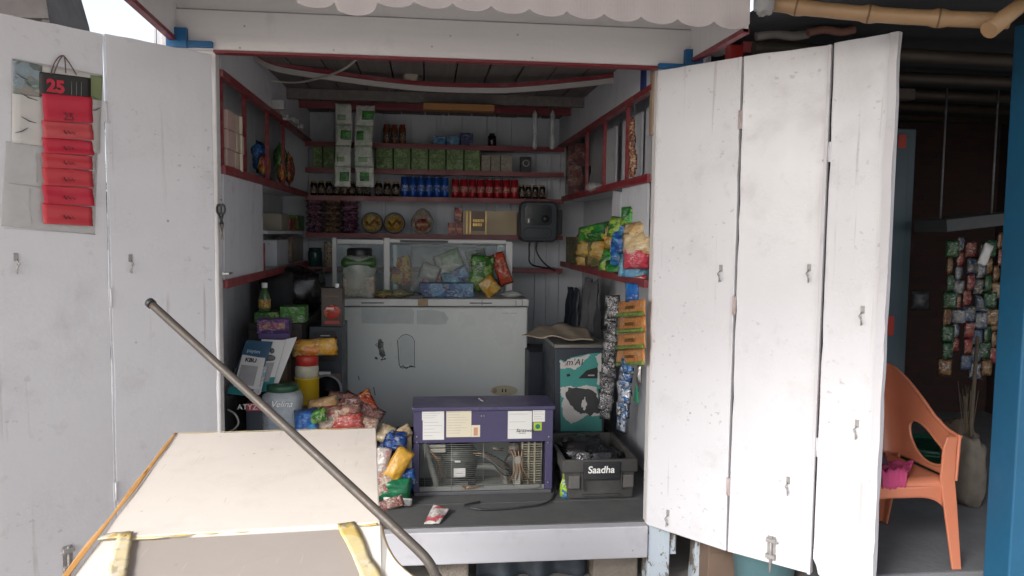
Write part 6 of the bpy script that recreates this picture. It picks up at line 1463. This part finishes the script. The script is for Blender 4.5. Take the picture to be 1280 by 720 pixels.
# clutter under the neighbour roof, above the door
for i, (x0, y0, x1, y1, d, c_, lb) in enumerate(((945, 38, 1010, 50, 3.3, (.22, .20, .19), 'grey roll of sheet stored above the right door'), (1010, 34, 1068, 44, 3.2, (.18, .08, .06), 'reddish bundle stored above the right door'), (975, 22, 1060, 33, 3.4, (.09, .08, .075), 'dark roll stored under the neighbour roof'), (872, 52, 905, 70, 3.6, (.35, .33, .32), 'pale folded sheet behind the corner of the kiosk roof'))):
    p0 = Pd(x0, (y0+y1)/2+2, d); p1 = Pd(x1, (y0+y1)/2-2, d)
    r_ = (y1-y0)/2*d/F
    solo(MB().tube(smoothpl([p0, p0.lerp(p1, .35)+V((0, 0, .008)), p0.lerp(p1, .7)-V((0, 0, .006)), p1]), r_, 12), 'rolled_sheet', plain('roll_%d' % i, c_, .8, .4, 10, .5), lb, 'roll')
# beam carrying the rolls
solo(MB().box((1.31, .0, 2.40), (2.3, .06, 2.45)), 'wooden_beam', MATS['dark_bamboo'], 'dark beam behind the right door tops', 'beam')
# grey cabinet
GYY = .9; a = Py(1105, 160, GYY); b_ = Py(1146, 160, GYY)
t = thing('grey_cabinet', 'tall blue grey cabinet standing inside the dark stall', 'cabinet', V(((a.x+b_.x)/2, GYY+.2, .302)))
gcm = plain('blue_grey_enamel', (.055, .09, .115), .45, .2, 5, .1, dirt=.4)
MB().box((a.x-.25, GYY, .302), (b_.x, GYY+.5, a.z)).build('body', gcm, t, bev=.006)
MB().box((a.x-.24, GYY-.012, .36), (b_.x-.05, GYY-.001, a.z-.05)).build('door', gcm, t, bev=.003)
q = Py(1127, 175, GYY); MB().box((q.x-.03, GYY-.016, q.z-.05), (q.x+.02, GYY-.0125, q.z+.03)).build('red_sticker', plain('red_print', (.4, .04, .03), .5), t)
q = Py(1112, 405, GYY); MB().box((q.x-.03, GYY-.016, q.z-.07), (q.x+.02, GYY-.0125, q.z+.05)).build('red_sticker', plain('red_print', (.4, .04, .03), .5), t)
# hanging snack sachets
HY = .55
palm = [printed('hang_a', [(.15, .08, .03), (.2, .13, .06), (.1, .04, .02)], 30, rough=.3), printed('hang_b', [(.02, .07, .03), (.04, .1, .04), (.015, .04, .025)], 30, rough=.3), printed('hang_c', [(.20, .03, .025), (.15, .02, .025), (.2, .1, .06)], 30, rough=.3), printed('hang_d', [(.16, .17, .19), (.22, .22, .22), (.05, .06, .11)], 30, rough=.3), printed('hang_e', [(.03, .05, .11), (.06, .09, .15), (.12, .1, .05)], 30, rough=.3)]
names = ('tan', 'green', 'red', 'silver grey', 'blue')
trk = Py(1215, 292, HY)
cols_ = [(1181, 300, 470, 0), (1193, 296, 440, 1), (1206, 302, 462, 2), (1219, 305, 474, 3), (1231, 300, 470, 4), (1241, 290, 455, 0)]
for i, (x, y0, y1, k) in enumerate(cols_):
    a = Py(x, y0, HY+.02*(i % 2)); b_ = Py(x, y1, HY+.02*(i % 2)); n = 8
    t = thing('sachet_strip', '%s hanging sachet strip from the left in the dark stall, mostly %s' % (ORD[i], names[k]), 'sachet strip', b_, 'sachet strips hanging in the dark stall')
    hh = (a.z-b_.z)/n
    for j in range(n):
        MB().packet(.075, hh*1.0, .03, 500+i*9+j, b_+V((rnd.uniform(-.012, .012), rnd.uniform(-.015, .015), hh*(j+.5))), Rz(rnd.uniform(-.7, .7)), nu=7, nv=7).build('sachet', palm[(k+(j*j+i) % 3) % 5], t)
a = Py(1176, 282, HY); b_ = Py(1248, 252, HY)
t = thing('hanging_shelf', 'dusty grey shelf board above the hanging sachets', 'shelf', V(((a.x+b_.x)/2, HY, a.z)))
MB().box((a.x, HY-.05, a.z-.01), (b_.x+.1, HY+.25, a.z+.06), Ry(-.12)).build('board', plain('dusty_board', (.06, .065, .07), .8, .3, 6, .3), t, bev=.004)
m = MB()
for xx in (a.x+.03, b_.x): m.tube([(xx, HY+.05, a.z+.04), (xx, HY+.05, 2.58)], .006, 6)
m.build('hanger_wire', greyink, t)
bagthing('white_bag', 'small white bag hanging among the dark stall sachets', 'bag', Py(1232, 318, HY-.08), .06, .13, .03, whiteink if False else plain('white_film', (.5, .5, .5), .3), 600, Ry(.35))
bagthing('pale_bag', 'pale crumpled bag low on the brick wall of the dark stall', 'bag', Py(1150, 375, 1.6), .14, .14, .08, plain('grey_film', (.06, .065, .07), .4), 601)
# ------------------------------------------------ orange plastic chair
ora = plain('orange_plastic', (.50, .17, .095), .36, .22, 5, .12, dirt=.55, dirtc=(.33, .18, .13))
CFX = Pd(1190, 600, 3.30); SEZ = Pd(1180, 598, 3.30).z
gz = .302
sx1 = CFX.x+.01; sw = .46; sx0c = sx1-sw; sy0 = CFX.y; sdep = .44
print('chair seat z', SEZ, sx0c, sx1, sy0)
CH = thing('plastic_chair', 'orange moulded plastic armchair with a round back opening', 'chair', V(((sx0c+sx1)/2, sy0+sdep/2, gz)))
xm_ = (sx0c+sx1)/2
def seatf(sgn):
    def fn(u, v):
        x = sx0c+.03+(sw-.06)*u; y = sy0+sdep*v
        z = SEZ-.018*math.sin(math.pi*u)*math.sin(math.pi*min(1, v*1.1))-.03*max(0, (.12-v)/.12)**2-.01*v
        return V((x, y, z-(.0 if sgn > 0 else .006)))
    return fn
o = MB().grid(seatf(1), 20, 18).build('seat', ora, CH); md = o.modifiers.new('thick', 'SOLIDIFY'); md.thickness = .007
# apron under the seat front and sides
def apr(u, v):
    x = sx0c+.03+(sw-.06)*u; d_ = .05+.055*abs(2*u-1)**4
    return V((x, sy0+.004-.012*math.sin(math.pi*u)+.006*v, SEZ-.030-d_*v))
o = MB().grid(apr, 24, 5).build('apron', ora, CH); md = o.modifiers.new('thick', 'SOLIDIFY'); md.thickness = .006
for s_ in (0, 1):
    xx = sx0c+.028 if s_ == 0 else sx1-.028
    o = MB().grid(lambda u, v: V((xx, sy0+.02+(sdep-.03)*u, SEZ-.018-(.05+.05*abs(2*u-1)**4)*v)), 16, 4).build('side_apron', ora, CH); md = o.modifiers.new('thick', 'SOLIDIFY'); md.thickness = .006
# legs: angle-section, front ones rise into the arms
armz = SEZ+.19
def legm(pts, wds, dx, dy):
    m = MB(); rings = []
    for p_, w_ in zip(pts, wds):
        p_ = V(p_); t_ = .012
        rings.append([p_, p_+V((dx*w_, 0, 0)), p_+V((dx*w_, dy*t_, 0)), p_+V((dx*t_, dy*t_, 0)), p_+V((dx*t_, dy*w_*1.15, 0)), p_+V((0, dy*w_*1.15, 0))])
    vs = [q for r_ in rings for q in r_]; fs = []
    for i in range(len(rings)-1):
        for k in range(6): fs.append((i*6+k, i*6+(k+1) % 6, i*6+6+(k+1) % 6, i*6+6+k))
    fs += [tuple(range(6)), tuple(range((len(rings)-1)*6, len(rings)*6))[::-1]]
    return m._add(vs, fs)
for s_ in (-1, 1):
    X = sx0c if s_ < 0 else sx1
    legm([(X+s_*.035, sy0-.03, gz), (X+s_*.012, sy0-.01, SEZ-.10), (X+s_*.004, sy0, SEZ), (X+s_*.010, sy0+.008, armz-.06), (X+s_*.018, sy0+.012, armz-.012)], (.042, .062, .066, .06, .05), -s_, 1).build('leg', ora, CH, bev=.004)
    legm([(X+s_*.03, sy0+sdep+.10, gz), (X+s_*.0, sy0+sdep+.01, SEZ-.08), (X-s_*.004, sy0+sdep, SEZ+.0)], (.04, .06, .06), -s_, -1).build('leg', ora, CH, bev=.004)
# one moulded shell: low at the arms, high at the back, an opening under each arm
bz1 = Pd(1120, 457, 3.72).z
print('chair back top', bz1, SEZ, sy0)
hb = bz1-SEZ; ha = armz-SEZ; bh = hb
def sm3(a, b, x):
    x = max(0, min(1, (x-a)/(b-a))); return x*x*(3-2*x)
def shell(s, t):
    """s -1..1 round the chair from one arm front to the other, t 0..1 upwards"""
    A = abs(s); sg = 1 if s > 0 else -1
    hw = sw/2+.012; L = sdep-.12                        # straight run of each arm
    if A > .5: k = (A-.5)/.5; px, py = hw, sdep-.10-k*(L+.02)
    else:
        th = (A/.5)*math.pi/2; px = hw*math.sin(th)**.8 if th > 0 else 0; py = sdep-.10+.12*math.cos(th)**.8 if th < math.pi/2-1e-6 else sdep-.10
    top = ha+(hb-ha)*(1-sm3(.40, .90, A))-.012*sm3(.85, 1, A)
    lean = .13*(1-sm3(.35, .8, A))*t+.02*t
    z = SEZ-.012+(top+.012)*t
    out = 1+.05*t*sm3(.3, .7, A)-.10*t*(1-sm3(.2, .6, A))
    return V((xm_+sg*px*out, sy0+py+lean*(1 if A < .8 else .3), z))
NU, NV = 96, 30
holes = [(.72, .36, .17, .27), (-.72, .36, .17, .27)]
def warp(s, t):
    for hs_, ht_, ru, rv in holes:
        du, dv = (s-hs_)/ru, (t-ht_)/rv; r_ = math.hypot(du, dv)
        if 1e-6 < r_ < 1: return hs_+du/r_*ru, ht_+dv/r_*rv
    return s, t
def inhole(s, t): return any(math.hypot((s-a_)/c_, (t-b0)/d_) < 1 for a_, b0, c_, d_ in holes)
vs = [shell(*warp(2*i/NU-1, j/NV)) for j in range(NV+1) for i in range(NU+1)]; fs = []
for j in range(NV):
    for i in range(NU):
        if all(inhole(2*a_/NU-1, b0/NV) for a_, b0 in ((i, j), (i+1, j), (i, j+1), (i+1, j+1))): continue
        fs.append((j*(NU+1)+i, j*(NU+1)+i+1, (j+1)*(NU+1)+i+1, (j+1)*(NU+1)+i))
m = MB()._add(vs, fs, True); o = m.build('backrest', ora, CH); md = o.modifiers.new('thick', 'SOLIDIFY'); md.thickness = .009; md.offset = 0
for hs_, ht_, ru, rv in holes:
    MB().tube([shell(hs_+ru*math.cos(k*math.pi/20), ht_+rv*math.sin(k*math.pi/20)) for k in range(41)], .0075, 8, cap=False).build('opening_rim', ora, CH)
MB().tube([shell(k/40-1, 1) for k in range(81)], .008, 8).build('top_rim', ora, CH)
# pink cloth on the chair seat
def pc(u, v):
    A = Pz(1100, 584, SEZ+.02); B = Pz(1152, 606, SEZ+.02)
    x = xm_-.10+.23*u*(.45+.55*v); y = sy0+.02+.18*v
    x += .03*v; z = SEZ+.012+.03*abs(noise.noise(V((u*3.2, v*2.4, 2))))+.012*noise.noise(V((u*7, v*6, 5)))+.012
    if v < .12: z -= (.12-v)*.5
    return V((x, y-.03, z))
o = solo(MB().grid(pc, 26, 20), 'pink_cloth', plain('pink_cotton', (.42, .045, .14), .85, .3, 14, .5), 'crumpled magenta pink cloth lying on the orange chair seat', 'cloth'); md = o.modifiers.new('thick', 'SOLIDIFY'); md.thickness = .005
q = V((xm_-.06, sy0+.12, SEZ+.055)); solo(MB().blob(q, .055, .04, .028, 12, .4), 'dark_wad', plain('maroon_cloth', (.06, .02, .03), .85, .3, 14, .5), 'dark wad of cloth on the orange chair beside the pink cloth', 'cloth')
# things behind the chair: green tub, sack, sticks
q = Pz(1165, 600, .5); gq = V((Py(1163, 580, .55).x, .55, .302))
t = thing('green_tub', 'dark green plastic tub behind the orange chair', 'tub', gq)
hh = Py(1163, 553, .55).z-.302
MB().lathe([(.17, 0), (.2, hh*.9), (.215, hh*.9), (.215, hh), (.195, hh), (.16, .03)], gq, 28).build('tub', plain('dark_green_plastic', (.012, .085, .05), .4, .2), t)
MB().lathe([(.202, hh*.82), (.206, hh*.84), (.206, hh*.87), (.202, hh*.89)], gq, 28).build('rim_band', plain('dark_green_plastic', (.012, .085, .05), .4, .2), t)
for i, (x, Y, w_, h_, mt, lb) in enumerate(((1207, .25, .10, .22, plain('jute', (.10, .075, .055), .9, .4, 20, .6), 'brown jute sack slumped beside the orange chair'), (1222, .05, .07, .20, plain('pale_jute', (.13, .11, .09), .9, .4, 20, .6), 'pale paper sack beside the blue post'))):
    c = Py(x, 640, Y); solo(MB().blob((c.x, Y+.08, .302+h_*.95), w_, .09, h_, 31+i, .25, flat=None), 'sack', mt, lb, 'sack')
m = MB()
for k in range(16):
    q0 = Py(1206+rnd.uniform(-4, 5), 612, .2); q0.z = .62; m.tube([q0, q0+V((rnd.uniform(-.05, .03), rnd.uniform(-.02, .04), .30+rnd.uniform(-.05, .04)))], .0018, 4)
m.tube([Py(1208, 612, .22), Py(1222, 420, .3)], .010, 8)
m.v += []
solo(m, 'broom', plain('straw', (.09, .07, .045), .8, .3, 20, .2), 'straw broom leaning behind the orange chair', 'broom')
# ================================================================== far background, left
bk = plain('grey_render', (.34, .34, .33), .9, .2, 2, .3)
t = thing('grey_building', 'grey concrete building glimpsed above the left door', 'building', V((-4.3, 6.6, 0)))
a = Py(40, 0, 6.6); b_ = Py(88, 0, 7.2)
MB().box((a.x-1.2, 6.6, 0), (b_.x, 7.2, 4.6)).build('wall', bk, t)
MB().box((a.x-1.25, 6.55, 4.6), (b_.x+.08, 7.25, 4.72)).build('roof', bk, t)
MB().box((a.x-.9, 6.585, 2.6), (a.x-.2, 6.598, 3.6)).build('window', plain('dark_window', (.03, .035, .04), .1), t)
sdk = Py(30, 10, 3.2)
t = thing('dark_awning', 'dark brown awning corner above the outer left door panel', 'awning', V((sdk.x, 3.2, 0)))
a = Py(-60, -40, 3.2); b_ = Py(61, 21, 3.2)
MB().prism([Py(-80, 18, 3.2), Py(61, 23, 3.2), Py(58, 2, 3.2), Py(40, -60, 3.2), Py(-80, -60, 3.2)], (0, .8, 0)).build('canopy', plain('dark_brown_sheet', (.045, .035, .032), .8, .3, 5, .4), t)
MB().box((b_.x-.06, 3.21, 0), (b_.x-.0, 3.27, b_.z+.02)).build('support', plain('dark_brown_sheet', (.045, .035, .032), .8), t)
# thin leafy tree against the sky
TRX = Py(150, 60, 7.0)
t = thing('leafy_tree', 'thin leafy tree with sparse twigs against the white sky', 'tree', V((TRX.x, 7.0, 0)))
bark = plain('bark', (.10, .075, .055), .9, .4, 10, .6)
leafm = plain('leaf_green', (.06, .10, .03), .6, .5, 3, 0, dirt=0)
base = V((TRX.x, 7.0, 0)); m = MB()
m.tube(smoothpl([base, base+V((.05, 0, 1.2)), base+V((-.03, .05, 2.2)), base+V((.02, 0, 2.9))]), .06, 8)
tips = []
for k in range(16):
    th = rnd.uniform(0, 6.28); z0_ = rnd.uniform(1.6, 2.8); l_ = rnd.uniform(.4, 1.0)
    p0 = base+V((0, 0, z0_)); p1 = p0+V((math.cos(th)*l_, math.sin(th)*l_*.6, rnd.uniform(.1, .5)))
    m.tube(smoothpl([p0, p0.lerp(p1, .5)+V((0, 0, .08)), p1], 4), [.02]*4+[.014]*4+[.006], 6) ; tips += [p0.lerp(p1, f_) for f_ in (.4, .6, .8, 1)]
m.build('trunk', bark, t)
m = MB()
for k in range(1500):
    c = rnd.choice(tips)+V((rnd.gauss(0, .16), rnd.gauss(0, .16), rnd.gauss(0, .13)))
    if c.z > 3.5: c.z -= .5
    R = Matrix.Rotation(rnd.uniform(0, 6.28), 3, V((rnd.gauss(0, 1), rnd.gauss(0, 1), rnd.gauss(0, 1))).normalized()); s_ = rnd.uniform(.03, .06)
    m._add([c+R@V(q)*s_ for q in ((-1, 0, 0), (0, -.45, .1), (1.1, 0, 0), (0, .45, .1))], [(0, 1, 2, 3)])
m.build('crown', leafm, t)
# pale blue tin sheet beside the kiosk, left
a = Py(196, 30, .6); b_ = Py(214, 55, .6)
solo(MB().box((a.x, .6, 0), (-1.262, .63, a.z+.6)), 'blue_tin_sheet', plain('sky_blue_paint', (.12, .42, .62), .5, .2, 4, .2), 'sky blue painted tin sheet at the left side of the kiosk', 'sheet')

# added awning, out of view: shades the door tops, reddish to tint their light
tm, tn, tb = newmat('shade_awning_cloth'); v = coords(tn)
tb.inputs['Roughness'].default_value = .9
tn.l.new(mix(tn, nz(tn, v, 2, 5), (.46, .33, .31), (.36, .26, .25)), tb.inputs['Base Color'])
tl = tn.add('ShaderNodeBsdfTranslucent'); tl.inputs[0].default_value = (.5, .36, .34, 1); mx = tn.add('ShaderNodeMixShader'); mx.inputs[0].default_value = .25
tn.l.new(tb.outputs[0], mx.inputs[1]); tn.l.new(tl.outputs[0], mx.inputs[2]); tn.l.new(mx.outputs[0], tn.n['Material Output'].inputs[0])
TP = thing('added_shade_awning', 'added reddish cloth awning out of view, put up to shade the kiosk doors', 'awning', (0, -2.2, 0))
o = MB().grid(lambda u, v: V((-3.6+7.2*u, -3.5+2.75*v, 3.2+.25*(2*u-1)**2*.3-.16*math.sin(math.pi*u)*math.sin(math.pi*v)+.02*noise.noise(V((u*9, v*5, 0))))), 40, 20).build('cloth', tm, TP)
md = o.modifiers.new('thick', 'SOLIDIFY'); md.thickness = .004
for x, y in ((-3.55, -3.5), (3.55, -3.5), (-3.55, -.78), (3.55, -.78)):
    MB().tube([(x, y, 0), (x, y, 3.27)], .03, 10).build('pole', MATS['dark_bamboo'], TP)
# ------------------------------------------------------------------ light
wd = bpy.data.worlds.new('World'); sc.world = wd; wd.use_nodes = True
nt = wd.node_tree; bg = nt.nodes['Background']
sky = nt.nodes.new('ShaderNodeTexSky'); sky.sky_type = 'NISHITA'; sky.sun_disc = False
SUN_EL, SUN_AZ = math.radians(31), math.radians(228)              # azimuth measured from +Y clockwise: behind the camera
sky.sun_elevation = SUN_EL; sky.sun_rotation = SUN_AZ; sky.air_density = 1.0; sky.dust_density = 2.0; sky.ozone_density = 1.0
hs = nt.nodes.new('ShaderNodeHueSaturation'); hs.inputs['Saturation'].default_value = .38
nt.links.new(sky.outputs[0], hs.inputs['Color']); nt.links.new(hs.outputs[0], bg.inputs[0]); bg.inputs[1].default_value = .15
sl = bpy.data.lights.new('sun', 'SUN'); so = bpy.data.objects.new('sun', sl); col.objects.link(so)
sl.energy = 2.5; sl.angle = math.radians(20); sl.color = (1, .985, .97)
sd = V((math.sin(SUN_AZ)*math.cos(SUN_EL), math.cos(SUN_AZ)*math.cos(SUN_EL), math.sin(SUN_EL)))
so.rotation_euler = sd.to_track_quat('Z', 'Y').to_euler()
sc.view_settings.view_transform = 'Standard'; sc.view_settings.look = 'None'
sc.view_settings.exposure = 1.05; sc.view_settings.gamma = 1; sc.view_settings.use_curve_mapping = False
sc.render.engine = 'CYCLES'
sc.cycles.max_bounces = 8; sc.cycles.diffuse_bounces = 5; sc.cycles.transparent_max_bounces = 12
sc.cycles.use_denoising = True
